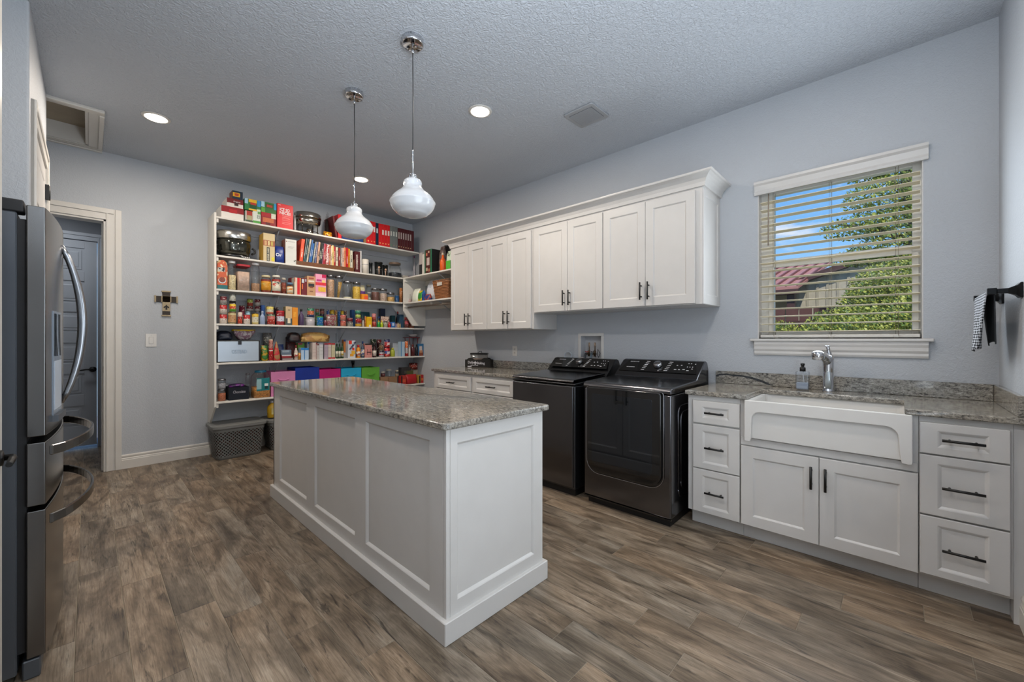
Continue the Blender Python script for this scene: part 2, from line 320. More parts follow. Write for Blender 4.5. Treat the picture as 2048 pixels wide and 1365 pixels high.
# ceiling with the attic hatch opening
hx0,hx1,hy0,hy1=-.62,-.005,4.55,5.35
ce=MB(); ce.box(-1.3,hx0,YF-.1,YB+.1,HC,HC+.1).box(hx1,XW+.1,YF-.1,YB+.1,HC,HC+.1).box(hx0,hx1,YF-.1,hy0,HC,HC+.1).box(hx0,hx1,hy1,YB+.1,HC,HC+.1).box(hx0-.1,hx1+.1,hy0-.1,hy1+.1,HC+.17,HC+.2)
struct(ce,'ceiling',CEIL)
HT=thing('attic_hatch','white framed attic hatch in the ceiling beside the back wall','hatch',(hx0,hy0,HC))
q=MB()
for (a,b,c,d) in((hx0-.09,hx1+.09,hy0-.09,hy0),(hx0-.09,hx1+.09,hy1,hy1+.085),(hx0-.09,hx0,hy0,hy1),(hx1,hx1+.09,hy0,hy1)): q.box(a,b,c,d,HC-.012,HC)
for (a,b,c,d) in((hx0-.09,hx1+.09,hy0-.09,hy0-.06),(hx0-.09,hx1+.09,hy1+.055,hy1+.085),(hx0-.09,hx0-.06,hy0,hy1),(hx1+.06,hx1+.09,hy0,hy1)): q.box(a,b,c,d,HC-.024,HC-.012)
q.build('casing',TRIM,HT,bev=.003)
q=MB()
for (a,b,c,d) in((hx0,hx1,hy0,hy0+.018),(hx0,hx1,hy1-.018,hy1),(hx0,hx0+.018,hy0,hy1),(hx1-.018,hx1,hy0,hy1)): q.box(a,b,c,d,HC-.006,HC+.16)
q.build('jamb',TRIM,HT)
q=MB().box(hx0+.018,hx1-.018,hy0+.018,hy1-.018,HC+.14,HC+.16); q.build('hatch_panel',pm('a89c88',.6),HT)
# baseboards
def base(name,ax,c,sg,a,b,h=.135):
    """profiled skirting on plane c, normal sg along the other axis"""
    pr=[(0,0),(.016,0),(.016,h*.62),(.0135,h*.64),(.0135,h*.72),(.009,h*.78),(.012,h*.86),(.012,h*.93),(.007,h),(0,h)]
    m=MB()
    if ax=='x': m.prism([(c+sg*p,z) for p,z in pr],'x',a,b)   # wall facing y
    else: m.prism([(c+sg*p,z) for p,z in pr],'y',a,b)          # wall facing x
    return struct(m,name,TRIM)
base('baseboard_back','x',YB,-1,.217,XW); base('baseboard_right','y',XW,-1,3.98,YB-.02); base('baseboard_front','x',YF,1,2.05+.1,2.89)
base('baseboard_left','y',XL-.016,1,YF,2.06)
# doorway casing of the back door opening
def casing(m,x0,x1,y,z1,w=.105,sg=-1,z0=0):
    for (a,b,c,d) in((x0-w,x0,z0,z1+w),(x1,x1+w,z0,z1+w)): 
        m.box(a,b,min(y,y+sg*.012),max(y,y+sg*.012),c,d)
        lo,hi=(a,a+w*.42) if a<x0 else (b-w*.42,b)
        m.box(lo,hi,min(y,y+sg*.022),max(y,y+sg*.022),c,d)
        lo,hi=(b-.014,b) if a<x0 else (a,a+.014)
        m.box(lo,hi,min(y,y+sg*.017),max(y,y+sg*.017),c,d)
    m.box(x0,x1,min(y,y+sg*.012),max(y,y+sg*.012),z1,z1+w); m.box(x0-w*.5,x1+w*.5,min(y,y+sg*.022),max(y,y+sg*.022),z1+w*.58,z1+w); m.box(x0,x1,min(y,y+sg*.017),max(y,y+sg*.017),z1,z1+.014)
q=MB(); casing(q,DX0,DX1,YB,DZ); q.box(DX0,DX0+.018,YB-.005,YB+t+.005,0,DZ).box(DX1-.018,DX1,YB-.005,YB+t+.005,0,DZ).box(DX0,DX1,YB-.005,YB+t+.005,DZ-.018,DZ)
q.box(DX1-.03,DX1-.018,YB+.05,YB+.085,0,DZ-.018).box(DX0+.018,DX0+.03,YB+.05,YB+.085,0,DZ-.018); struct(q,'trim_1',TRIM,bev=.002)
q=MB().box(DX1-.0195,DX1-.0165,YB+.02,YB+.045,.94,1.0); tag(q.build('strike_plate',BLK),'small black strike plate on the right jamb of the back doorway','latch')
# the hall behind the doorway
HX0,HX1,HY1=-1.15,.16,6.80
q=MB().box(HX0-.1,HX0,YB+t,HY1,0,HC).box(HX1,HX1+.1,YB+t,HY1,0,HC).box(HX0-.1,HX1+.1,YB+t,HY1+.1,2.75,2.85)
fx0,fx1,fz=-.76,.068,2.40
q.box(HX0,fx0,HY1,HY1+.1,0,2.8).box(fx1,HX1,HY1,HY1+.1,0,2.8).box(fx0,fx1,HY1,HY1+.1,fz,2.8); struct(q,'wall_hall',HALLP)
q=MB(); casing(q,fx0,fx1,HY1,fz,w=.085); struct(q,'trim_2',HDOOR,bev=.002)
D1=thing('door_1',None,None,(fx0,HY1,0)); D1['kind']='structure'
q=MB(); q.box(fx0+.004,fx1-.004,HY1+.012,HY1+.04,.028,fz-.004)
rows=[(2.305,2.04),(1.927,1.675),(1.57,1.34),(1.217,.982),(.862,.62),(.49,.26)]
prev=fz-.004
px0,px1=fx0+.12,fx1-.105
ys,yd=HY1+.012,HY1+.002
q.box(fx0+.004,px0,yd,ys,.028,fz-.004).box(px1,fx1-.004,yd,ys,.028,fz-.004)
for (a,b) in rows:
    q.box(px0,px1,yd,ys,a,prev); prev=b
q.box(px0,px1,yd,ys,.028,prev); q.build('door_slab',HDOOR,D1,bev=.002)
for (a,b) in rows:
    q=MB(); panel(q,'-y',ys-.006,px0+.022,px1-.022,b+.022,a-.022,.005,(.02,.02,.02,.02),dep=-.004,bw=.01); q.build('door_panel',HDOOR,D1)
q=MB(); q.lathe([(.031,0),(.031,.008),(.014,.012),(.012,.03)],(.03,0,.907),18,axis='y')
q2=MB(); 
for v in q.v: q2.v.append((v[0],yd-v[1],v[2]))
q2.f=[f[::-1] for f in q.f]; q2.m=q.m; q2.sm=q.sm
q2.tube([(.03,yd-.03,.907),(.03,yd-.052,.907),(-.02,yd-.055,.910),(-.075,yd-.05,.900)],[.011,.011,.009,.006],8); q2.build('door_handle',BLK,D1)
# left wall door (next to the refrigerator)
D2=thing('door_2',None,None,(-.215,3.45,0)); D2['kind']='structure'
q=MB(); xs=-.215
for (a,b) in((3.36,3.465),(4.30,4.40)): q.box(xs,xs+.014,a,b,0,2.55).box(xs,xs+.020,(a if a<4 else b-.04),(a+.04 if a<4 else b),0,2.55)
q.box(xs,xs+.014,3.465,4.30,2.45,2.55).box(xs,xs+.020,3.38,4.38,2.515,2.55); struct(q,'trim_3',TRIM,bev=.002)
q=MB().box(xs-.0,xs+.004,3.465,4.30,.01,2.45); q.build('door_slab',WHITE,D2)
for i in range(6):
    q=MB(); panel(q,'+x',xs+.0075,3.56,4.19,.18+i*.375,.18+i*.375+.30,.004,(.03,.03,.03,.03),dep=.003,bw=.008); q.build('door_panel',WHITE,D2)
for z in(2.23,1.28,.25):
    q=MB().box(xs+.004,xs+.0225,4.262,4.302,z,z+.1); q.tube([(xs+.022,4.30,z),(xs+.022,4.30,z+.1)],.006,8); q.build('hinge',BLK,D2)
# cased end of the wall by the camera and its lever
q=MB().box(XL-.016,XL,2.06,2.153,0,HC-.01).box(-.30,XL-.016,2.10,2.153,0,HC-.01); struct(q,'trim_4',TRIM,bev=.002)
LV=thing('door_lever','black lever handle jutting in at the left edge beside the refrigerator','handle',(XL,2.095,.87))
q=MB().lathe([(.026,XL),(.026,XL+.006),(.012,XL+.009)],(0,2.11,.87),16,axis='x')
q2=MB(); q2.v=[(v[0],v[1],v[2]) for v in q.v]; q2.f=q.f;q2.m=q.m;q2.sm=q.sm; q2.build('rose',BLK,LV)
MB().tube([(XL+.004,2.11,.87),(XL+.026,2.11,.87),(XL+.028,2.09,.87),(XL+.028,2.0,.866)],[.010,.010,.010,.008],10).build('lever',BLK,LV)
# ================================================================== WINDOW
WN=thing('window_1',None,None,(XW+.1,WY0,WZ0)); WN['kind']='structure'
VIN=pm('efece4',.4,var=.01)
q=MB(); xa,xb=XW+.085,XW+.14
gy0,gy1,gz0,gz1=WY0+.045,WY1-.085,1.31,2.355
gm0,gm1=1.795,1.845
q.box(xa,xb,WY0,gy0,WZ0,WZ1).box(xa,xb,gy1,WY1,WZ0,WZ1).box(xa,xb,gy0,gy1,WZ0,gz0).box(xa,xb,gy0,gy1,gz1-.02,WZ1).box(xa-.012,xb-.02,gy0,gy1,gm0,gm1)
q.box(xa-.012,xa,gy1,gy1+.03,WZ0,gm0).box(xa-.012,xa,gy0-.03,gy0,WZ0,gm0).box(xa-.012,xa,gy0,gy1,gz0-.03,gz0)
q.build('window_frame',VIN,WN,bev=.003)
for (a,b) in((gz0,gm0+.01),(gm1-.01,gz1-.02)):
    MB().box(XW+.112,XW+.116,gy0-.005,gy1+.005,a,b).build('window_pane',glassm((.98,.99,.99),.02),WN)
# sill, apron, head
q=MB(); q.box(XW-.042,XW+.085,WY0-.045,WY1+.045,1.242,1.262); q2=MB()
struct(q,'trim_5',WHITE,bev=.006,seg=2)
pr=[(XW,1.242),(XW-.030,1.242),(XW-.030,1.222),(XW-.024,1.205),(XW-.024,1.185),(XW-.016,1.170),(XW-.018,1.155),(XW-.012,1.142),(XW,1.142)]
struct(MB().prism([(a,b) for a,b in pr],'y',WY0-.022,WY1+.020),'trim_6',WHITE)
# jambs (painted returns)
struct(MB().box(XW-.001,XW+.085,WY0,WY0+.006,WZ0,WZ1).box(XW-.001,XW+.085,WY1-.006,WY1,WZ0,WZ1),'trim_7',WHITE)
# blind
BL=thing('window_blind','open cream two-inch slat blind filling the window over the sink','blind',(XW+.045,.33,WZ1))
SLM=pm('efe5ca',.45,var=.02); by0,by1=WY0+.012,WY1-.012
q=MB(); prf=[(XW+.012,2.36),(XW-.020,2.37),(XW-.026,2.405),(XW-.040,2.415),(XW-.040,2.435),(XW,2.435)]
q=MB().prism([(XW-.002,2.330),(XW-.020,2.330),(XW-.024,2.345),(XW-.018,2.36),(XW-.024,2.395),(XW-.036,2.408),(XW-.036,2.425),(XW-.002,2.425)],'y',WY0-.022,WY1+.02)
q.build('valance',WHITE,BL)
zs=1.312; n=18; pit=.0565
q=MB(); xc=XW+.040
slat=[(-.026,-.0014),(-.014,.0010),(0,.0018),(.014,.0010),(.026,-.0014),(.026,.0012),(.014,.0036),(0,.0044),(-.014,.0036),(-.026,.0012)]
first=None
for i in range(n):
    z=zs+i*pit; 
    if first is None:
        q=MB(); tl=R(-4)
        q.prism([(xc+a*1.2*math.cos(tl)-b*math.sin(tl), z+b*math.cos(tl)+a*1.2*math.sin(tl)) for a,b in slat],'y',by0,by1); first=q.build('slat',SLM,BL)
    else:
        c=first.copy(); COL.objects.link(c); c.parent=BL; c.location=first.location+Vector((0,0,i*pit))
MB().box(xc-.024,xc+.024,by0,by1,1.268,1.290).build('bottom_rail',pm('dcd8d0',.4,var=.01),BL,bev=.003)
for y in(.66,.33,.0):
    q=MB()
    for dx in(-.027,.027): q.tube([(xc+dx,y,1.28),(xc+dx,y,2.34)],.0011,5)
    q.tube([(xc,y+.012,1.285),(xc,y+.012,2.34)],.0009,5); q.build('ladder_cord',pm('8a7f68',.7),BL)
MB().tube([(xc-.034,.695,1.95),(xc-.034,.693,2.34)],.004,6).build('tilt_wand',pm('97897a',.4),BL)
for y in(.645,.33,.01): MB().tube([(xc-.026,y-.02,1.283),(xc-.032,y,1.258),(xc-.026,y+.015,1.283)],.0012,5).build('cord_knot',pm('c8c0b0',.6),BL)
q=MB(); [q.tube([(XW+.09,y,1.28),(XW+.09,y,1.70)],.0015,5) for y in(.72,-.095)]; q.build('lift_cord',pm('5a5650',.6),BL)
# ================================================================== OUTSIDE
tag(MB().box(-1.3,.6,7.0,9.5,-.06,-.0022).build('porch_slab',pm('b8bcc0',.7)),kind='structure')
gr=MB().box(4.2,40,-15,20,-.3,-.05); tag(gr.build('ground',speck('6f7040',14,.5,1.3)),kind='structure')
BD=thing('outbuilding','beige metal barn with reddish ribbed roof seen through the window','building',(12,1.2,0))
def pl(p,q_,nrm=(0,0,1)): pass
METW=pm('b5ad9a',.6); ROOFM=pm('b07c74',.45,var=.05); DKR=pm('4a2e2c',.6)
MB().prism([(-1.2,0),(1.95,0),(1.95,2.55),(.2,3.12),(-1.2,2.6)],'x',12,18).build('wall',METW,BD)
for i in range(16):
    y=-1.1+i*.19; top=2.55+(1.95-y)*.325 if y>.2 else 3.12-(.2-y)*.37
    MB().box(11.975,12,y,y+.05,0,top-.06).build('wall_rib',pm('a39b88',.6),BD)
MB().prism([(-1.4,2.50),(.2,3.10),(2.1,2.48),(2.1,2.60),(.2,3.24),(-1.4,2.64)],'x',11.8,18.2).build('roof',DKR,BD)
# lean-to roof on the left, falling towards the viewer
MB().add([(11.2,1.65,2.48),(11.2,5.2,2.48),(13.6,5.2,3.34),(13.6,1.25,3.34),(11.2,1.65,2.42),(11.2,5.2,2.42),(13.6,5.2,3.28),(13.6,1.25,3.28)],[(0,1,2,3),(4,7,6,5),(0,4,5,1),(1,5,6,2),(2,6,7,3),(3,7,4,0)]).build('lean_to_roof',ROOFM,BD)
for i in range(15):
    y=1.66+i*.22
    MB().add([(11.2,y,2.48),(11.2,y+.03,2.48),(13.6,y-.35,3.34),(13.6,y-.38,3.34),(11.2,y,2.53),(11.2,y+.03,2.53),(13.6,y-.35,3.39),(13.6,y-.38,3.39)],[(3,2,1,0),(4,5,6,7),(0,1,5,4),(1,2,6,5),(2,3,7,6),(3,0,4,7)]).build('roof_seam',pm('7c4d48',.5),BD)
MB().box(11.15,11.3,1.65,5.2,2.30,2.415).build('beam',DKR,BD); MB().box(11.3,11.45,1.74,1.89,0,2.30).build('post',DKR,BD)
MB().box(12.3,12.4,1.95,5.2,0,2.8).build('lean_to_wall',pm('b9ae92',.6),BD)
FN=thing('fence','dark red-brown board fence in front of the barn','fence',(9.6,3,0))
for i in range(24):
    o=MB().box(9.6,9.63,-1+i*.22,-1+i*.22+.2,0,1.86+.01*(i%3)).build('board',pm('5d3a35',.7),FN)
MB().box(9.56,9.60,-1,4.3,1.5,1.62).build('rail',pm('4a2c28',.7),FN)
LEAF=pm('a8ad4c',.5,var=.35,sc=25); LEAF2=pm('66803c',.5,var=.4,sc=20); BARK=pm('6d6458',.8,var=.2)
def foliage(blobs,n,size,rs):
    rnd=random.Random(rs); mb=MB()
    tot=sum(b[3]*b[4] for b in blobs)
    for (x,y,z,rx,rz) in blobs:
        for _ in range(int(n*rx*rz/tot)):
            while True:
                a,b,c=[rnd.uniform(-1,1) for _ in range(3)]; l=math.sqrt(a*a+b*b+c*c)
                if .35<l<1: break
            p=Vector((x+a*rx,y+b*rx,z+c*rz)); d=Vector([rnd.gauss(0,1) for _ in range(3)]).normalized(); e=d.orthogonal().normalized(); g_=d.cross(e); s=size*rnd.uniform(.6,1.4)
            o=len(mb.v); mb.v+=[tuple(p-e*s),tuple(p-g_*s*.5),tuple(p+e*s),tuple(p+g_*s*.5)]; mb.f.append((o,o+1,o+2,o+3)); mb.m.append(rnd.choice((0,0,1))); mb.sm.append(False)
    return mb
def fbuild(mb,name,parent):
    me=bpy.data.meshes.new(name); og=Vector(ORG[parent.name]); me.from_pydata([tuple(Vector(v)-og) for v in mb.v],[],mb.f)
    for m in (LEAF,LEAF2): me.materials.append(m)
    me.polygons.foreach_set('material_index',mb.m); o=bpy.data.objects.new(name,me); COL.objects.link(o); o.parent=parent; o['kind']='stuff'; return o
T1=thing('oak_tree','broad oak tree with pale green leaves filling the right of the window','tree',(8.6,-.35,0))
MB().tube([(8.6,-.35,0),(8.65,-.3,1.4),(8.5,-.25,2.6),(8.6,-.1,3.6),(8.7,.0,4.6)],[.16,.14,.11,.07,.03],10).build('trunk',BARK,T1)
q=MB()
for (a,b) in(((8.5,-.25,2.6),(8.3,.7,3.1)),((8.55,-.2,3.0),(8.6,-1.1,3.6)),((8.6,-.1,3.5),(8.4,.5,3.9)),((8.6,-.15,3.3),(8.2,-.5,4.1)),((8.5,-.25,2.3),(8.1,.4,2.6))): q.tube([a,((a[0]+b[0])/2,(a[1]+b[1])/2,(a[2]+b[2])/2+.1),b],[.05,.035,.012],6)
q.build('branch',BARK,T1)
fbuild(foliage([(8.5,-.45,4.0,.8,.5),(8.4,.10,3.45,.6,.26),(8.6,-.75,3.3,.85,.5),(8.3,.45,3.0,.5,.18),(8.5,-.15,2.6,.8,.3),(8.4,-.75,2.4,.8,.5),(8.6,-.3,4.6,.6,.35),(8.4,.40,2.55,.42,.14),(8.4,.35,3.85,.3,.14),(8.4,-.1,3.0,.6,.25)],34000,.024,3),'foliage',T1)
for i,(x,y,z,s,lb) in enumerate([(6.6,1.25,1.15,.52,'low olive-green hedge bush at the left under the window view'),(6.5,.42,1.28,.56,'olive-green hedge bush in the middle of the window view'),(6.6,-.42,1.45,.62,'taller hedge bush at the right under the oak tree'),(7.6,.0,1.95,.55,'greener shrub rising behind the right-hand hedge bush')]):
    B=thing('shrub',lb,'bush',(x,y,0))
    q=MB()
    for k in range(5): q.tube([(x,y,0),(x+math.cos(k*1.3)*.1,y+math.sin(k*1.3)*.15,z*.6),(x+math.cos(k*1.3)*.3,y+math.sin(k*1.3)*.35,z)],[.02,.015,.006],5)
    q.build('stem',BARK,B)
    fbuild(foliage([(x,y,z,s,s*.72),(x-.1,y+.15,z-.3,s*.95,s*.8)],16000,.019,10+i),'foliage',B)
# ================================================================== ISLAND
IX0,IX1,IY0,IY1=1.02,1.647,1.352,3.615
IS=thing('kitchen_island','white panelled kitchen island standing free in the middle of the floor','island',(1.33,2.48,0))
MB().box(IX0+.02,IX1-.02,IY0+.02,IY1-.02,.05,.88).build('body',CABI,IS)
MB().box(1.0,1.667,1.332,3.635,0,.095).build('plinth',CABI,IS,bev=.003)
cells=[(IY0+.0215,2.12,.0965,.063),(2.12,2.836,.063,.071),(2.836,IY1,.069,.146)]
for (a,b,m0,m1) in cells:
    q=MB(); panel(q,'-x',IX0,a,b,.093,.884,.02,(m0,m1,.072,.064),dep=.012,bw=.012,eb=.0004); q.build('side_panel',CABI,IS)
q=MB(); panel(q,'-y',IY0,IX0+.0215,IX1,.093,.884,.02,(.0365,.067,.060,.066),dep=.012,bw=.012,eb=.0015); q.build('end_panel',CABI,IS)
MB().box(IX0,IX0+.021,IY0,IY0+.021,.093,.884).build('corner_post',CABI,IS,bev=.002)
MB().box(IX0,IX1,IY1-.02,IY1,.093,.884).build('end_panel',CABI,IS,bev=.002)
MB().box(IX1-.022,IX1-.002,IY0+.001,IY1-.02,.093,.884).build('face_frame',CABI,IS)
for i in range(4):
    a=IY0+.05+i*.545; q=MB(); panel(q,'+x',IX1+.018,a+.004,a+.541,.115,.86,.02,(.06,.06,.06,.06)); d=q.build('door',CABI,IS); pull(d,'+x',IX1+.018,a+(.49 if i%2==0 else .055),.70,.16,True)
def slab(name,label,poly,z0,z1,m,cat='countertop',bev=.008,seg=3):
    o=MB().prism(poly,'z',z0,z1).build(name,m,None,loc=(poly[0][0],poly[0][1],z0),bev=bev,seg=seg); return tag(o,label,cat)
def rr(x0,x1,y0,y1,r,n=5,cs=(1,1,1,1)):
    P=[]
    for (cx,cy,a0,k) in((x0+r,y0+r,180,0),(x1-r,y0+r,270,1),(x1-r,y1-r,0,2),(x0+r,y1-r,90,3)):
        if cs[k]:
            for i in range(n+1): a=R(a0+90*i/n); P.append((cx+r*math.cos(a),cy+r*math.sin(a)))
        else: P.append(((x0,x1,x1,x0)[k],(y0,y0,y1,y1)[k]))
    return P
slab('countertop','polished grey-beige granite slab on top of the island',rr(.992,1.682,1.325,3.640,.025),.884,.914,GRA)
# ================================================================== SINK RUN
FX=2.822; DXF=2.800
def cab_body(t,y0,y1,name='body',z1=.884,x0=FX):
    q=MB(); q.box(x0,XW-.002,y0,y1,.105,z1); q.box(x0+.075,XW-.002,y0+.0,y1-.0,0,.105); return q.build(name,CABI,t,bev=.0012)
def drawer(t,kind,c,u0,u1,v0,v1,m4,hl,name='drawer'):
    q=MB(); panel(q,kind,c,u0,u1,v0,v1,.02,m4,dep=.008,bw=.014); d=q.build(name,CABI,t); pull(d,kind,c-.0 if kind!='-x' else c,(u0+u1)/2,(v0+v1)/2,hl,False); return d
t=thing('drawer_cabinet','white three-drawer base cabinet between the dryer and the sink','cabinet',(FX,.87,0)); cab_body(t,.716,1.035)
for (a,b) in((.703,.850),(.404,.692),(.113,.397)): drawer(t,'-x',DXF,.716,.997,a,b,(.060,.060,.036,.038),.115)
t=thing('sink_cabinet','white two-door base cabinet under the farmhouse sink','cabinet',(FX,.32,0)); cab_body(t,-.0715,.7145,z1=.60)
MB().box(2.812,2.84,-.068,.7125,.603,.648).build('rail',CABI,t,bev=.002)
MB().box(FX-.001,XW-.01,.6810,.7145,.60,.884).build('stile',CABI,t); MB().box(FX-.001,XW-.01,-.0715,-.0510,.60,.884).build('stile',CABI,t)
for (a,b,hy) in((.320,.708,.352),(-.070,.317,.288)):
    q=MB(); panel(q,'-x',DXF,a,b,.112,.598,.02,(.064,.064,.062,.066)); d=q.build('door',CABI,t); pull(d,'-x',DXF,hy,.485,.125,True)
t=thing('drawer_cabinet','white three-drawer base cabinet right of the sink, in the room corner','cabinet',(FX,-.22,0)); cab_body(t,-.368,-.073)
for (a,b) in((.706,.855),(.412,.698),(.121,.403)): drawer(t,'-x',DXF,-.357,-.075,a,b,(.060,.060,.034,.036),.135)
MB().box(FX,XW-.01,YF+.001,-.3685,.0,.884).build('filler_strip',CABI,t)
ctp=[(2.790,YF+.001),(3.457,YF+.001),(3.457,1.047),(2.790,1.047),(2.790,.674),(3.200,.674),(3.200,-.022),(2.790,-.022)]
slab('countertop','granite countertop wrapped around the farmhouse sink',ctp,.884,.914,GRA,bev=.006,seg=2)
tag(MB().box(3.437,3.457,YF+.022,1.047,.9145,1.008).build('backsplash',GRA,None,loc=(3.44,.3,.914),bev=.002),'low granite backsplash strip behind the sink under the window','backsplash')
bs_=[o for o in bpy.data.objects if o.get('label','').startswith('low granite')][0]
vt=[(1.045,.972),(1.02,.985),(.97,.990),(.92,.984),(.87,.984),(.80,.976),(.74,.958),(.69,.938),(.665,.922)]; vb=[(.690,.922),(.73,.938),(.79,.956),(.86,.972),(.92,.972),(.97,.979),(1.02,.972),(1.045,.960)]
MB().prism(vt+vb,'x',3.4362,3.4368).build('dark_vein',pm('34373a',.12,var=.25,sc=60),bs_)
tag(MB().box(2.83,3.457,YF+.001,YF+.021,.9145,1.008).build('backsplash',GRA,None,loc=(3.1,YF,.914),bev=.002),'short granite side splash on the corner wall right of the sink','backsplash')
# farmhouse sink
SK=thing('farmhouse_sink','white apron-front farmhouse sink set into the granite countertop','sink',(2.77,.32,.65)); POR=pm('d0cdc8',.34,var=.01)
s0,s1=-.050,.680
q=MB()
# basin shell: outer wall, rim, tapered inner wall and floor in one surface
def brg(x0_,x1_,y0_,y1_,z,r_): return [(a,b,z) for a,b in rr(x0_,x1_,y0_,y1_,r_,4)]
R_=[brg(2.795,3.240,s0+.002,s1-.002,.655,.012),brg(2.795,3.240,s0+.002,s1-.002,.8825,.012),brg(2.812,3.222,s0+.020,s1-.020,.8825,.030),brg(2.816,3.218,s0+.024,s1-.024,.874,.030),brg(2.835,3.200,s0+.040,s1-.040,.690,.030),brg(2.860,3.175,s0+.065,s1-.065,.678,.030)]
n_=len(R_[0]); q=MB(); q.add([p for r_ in R_ for p in r_],[(j*n_+i,j*n_+(i+1)%n_,(j+1)*n_+(i+1)%n_,(j+1)*n_+i) for j in range(5) for i in range(n_)]+[tuple(range(n_)),tuple(range(5*n_,6*n_))])
q.build('basin',POR,SK)
q=MB().box(2.7835,2.7945,s0,s1,.655,.8825); q.build('apron',POR,SK,bev=.004,seg=2)
fr=[(s0,.648),(s0,.886),(s1,.886),(s1,.638),(s1-.030,.636),(s1-.036,.66),(s1-.040,.775)]
arc=[(s1-.040-.045*(1-math.cos(R(a))),.775+.045*math.sin(R(a))) for a in range(15,91,15)]
arc2=[(s0+.050+.050*(1-math.sin(R(a))),.82-.05*(1-math.cos(R(a)))) for a in range(0,91,15)]
fr=fr+arc+arc2+[(s0+.046,.70),(s0+.038,.645),(s0+.010,.642)]
q=MB(); n0=len(fr)
q.prism(fr,'x',2.762,2.7834); q.build('apron_frame',POR,SK,bev=.0035,seg=2)
MB().lathe([(.0,.002),(.04,.002),(.042,.0),(.03,-.004)],(3.02,.32,.677),20).build('drain',CHR,SK)
# faucet
FA=thing('faucet','chrome single-lever faucet standing behind the sink','faucet',(3.372,.333,.9145)); fx,fy=3.355,.333
q=MB().lathe([(.034,.9145),(.034,.920),(.030,.924),(.029,1.05),(.031,1.10),(.031,1.135),(.026,1.150),(.016,1.158)],(fx,fy,0),28); q.build('faucet_body',CHR,FA)
q=MB(); 
for k,(dx,dy,z,r,f2) in enumerate([(0,0,1.10,.026,1),(-.03,.012,1.135,.026,1),(-.065,.026,1.152,.026,1),(-.10,.040,1.155,.027,1),(-.13,.050,1.150,.030,1)]): pass
q.tube([(fx,fy,1.09),(fx-.03,fy+.012,1.135),(fx-.065,fy+.024,1.158),(fx-.10,fy+.036,1.163),(fx-.125,fy+.044,1.160)],[.026,.026,.025,.025,.022],16); q.build('spout',CHR,FA)
MB().lathe([(.0,1.186),(.020,1.184),(.034,1.174),(.037,1.160),(.036,1.148),(.032,1.128),(.026,1.124),(.0,1.124)],(fx-.115,fy+.040,0),24).build('spray_head',CHR,FA)
MB().tube([(fx+.008,fy-.004,1.14),(fx+.004,fy-.002,1.17),(fx-.002,fy,1.195),(fx-.010,fy+.003,1.212)],[.021,.014,.010,.011],12).lathe([(.0,0),(.017,0),(.016,.008),(0,.009)],(fx-.012,fy+.004,1.208),16,sx=1.3).build('lever',CHR,FA)
MB().lathe([(.0,-.0),(.016,.0),(.017,.06),(.011,.11),(.0,.13)],(fx-.026,fy-.001,.935),16,sx=.35).build('hose_cover',pm('b9c2c6',.15,.6,var=0),FA)
# soap bottle
SB=thing('soap_bottle','clear square soap bottle with black pump on the counter left of the faucet','bottle',(3.323,.462,.9145))
def bx(m,cx,cy,w,d,z0,z1): return m.box(cx-w/2,cx+w/2,cy-d/2,cy+d/2,z0,z1)
bx(MB(),3.335,.468,.062,.074,.9155,1.040).build('bottle_body',glassm((.90,.92,.94),.35),SB,bev=.008,seg=3)
bx(MB(),3.335,.468,.054,.066,.921,.966).build('liquid_soap',pm('9fa9b9',.2,var=0),SB,bev=.006,seg=2)
MB().lathe([(.017,1.041),(.017,1.066),(.009,1.070),(.009,1.080),(.012,1.081),(.012,1.094),(0,1.096)],(3.335,.468,0),18).box(3.290,3.335,.464,.472,1.084,1.092).build('pump',BLK,SB)
MB().tube([(3.335,.468,1.04),(3.33,.462,.99),(3.328,.455,.93)],.0022,6).build('dip_tube',pm('c8ccd0',.3),SB)
# ================================================================== LEFT BASE CABINET
t=thing('base_cabinet','white base cabinet with two drawers left of the washer, behind the island','cabinet',(FX,3.3,0)); cab_body(t,2.575,3.972)
for (a,b) in((3.292,3.914),(2.650,3.254)): drawer(t,'-x',DXF,a,b,.700,.850,(.052,.052,.034,.036),.13)
for (a,b,h) in((3.606,3.914,3.63),(3.292,3.600,3.575),(2.955,3.254,2.98),(2.650,2.949,2.925)):
    q=MB(); panel(q,'-x',DXF,a,b,.112,.690,.02,(.055,.055,.055,.055)); d=q.build('door',CABI,t); pull(d,'-x',DXF,h,.58,.13,True)
slab('countertop','granite countertop on the base cabinet left of the washer',[(2.790,2.565),(3.457,2.565),(3.457,3.990),(2.790,3.990)],.884,.914,GRA,bev=.006,seg=2)
tag(MB().box(3.437,3.457,2.565,3.99,.9145,1.000).build('backsplash',GRA,None,loc=(3.44,3.3,.914),bev=.002),'granite backsplash strip behind the black wooden caddy','backsplash')
# ================================================================== UPPER CABINETS
UX=3.080; UD=3.058
def upper(label,y0,y1,z0,dz0,doors):
    t=thing('upper_cabinet',label,'cabinet',(UX,(y0+y1)/2,z0))
    q=MB().box(UX,XW-.002,y0,y1,z0,2.39); q.build('body',CABI,t,bev=.0015)
    n=len(doors)
    for i,(a,b) in enumerate(doors):
        q=MB(); mw=(b-a)
        panel(q,'-x',UD,a,b,dz0,2.352,.02,(.062,.062,.066,.064)); d=q.build('door',CABI,t)
        hy=b-.030 if i%2==0 else a+.030; pull(d,'-x',UD,hy,dz0+.118,.14,True)
    return t
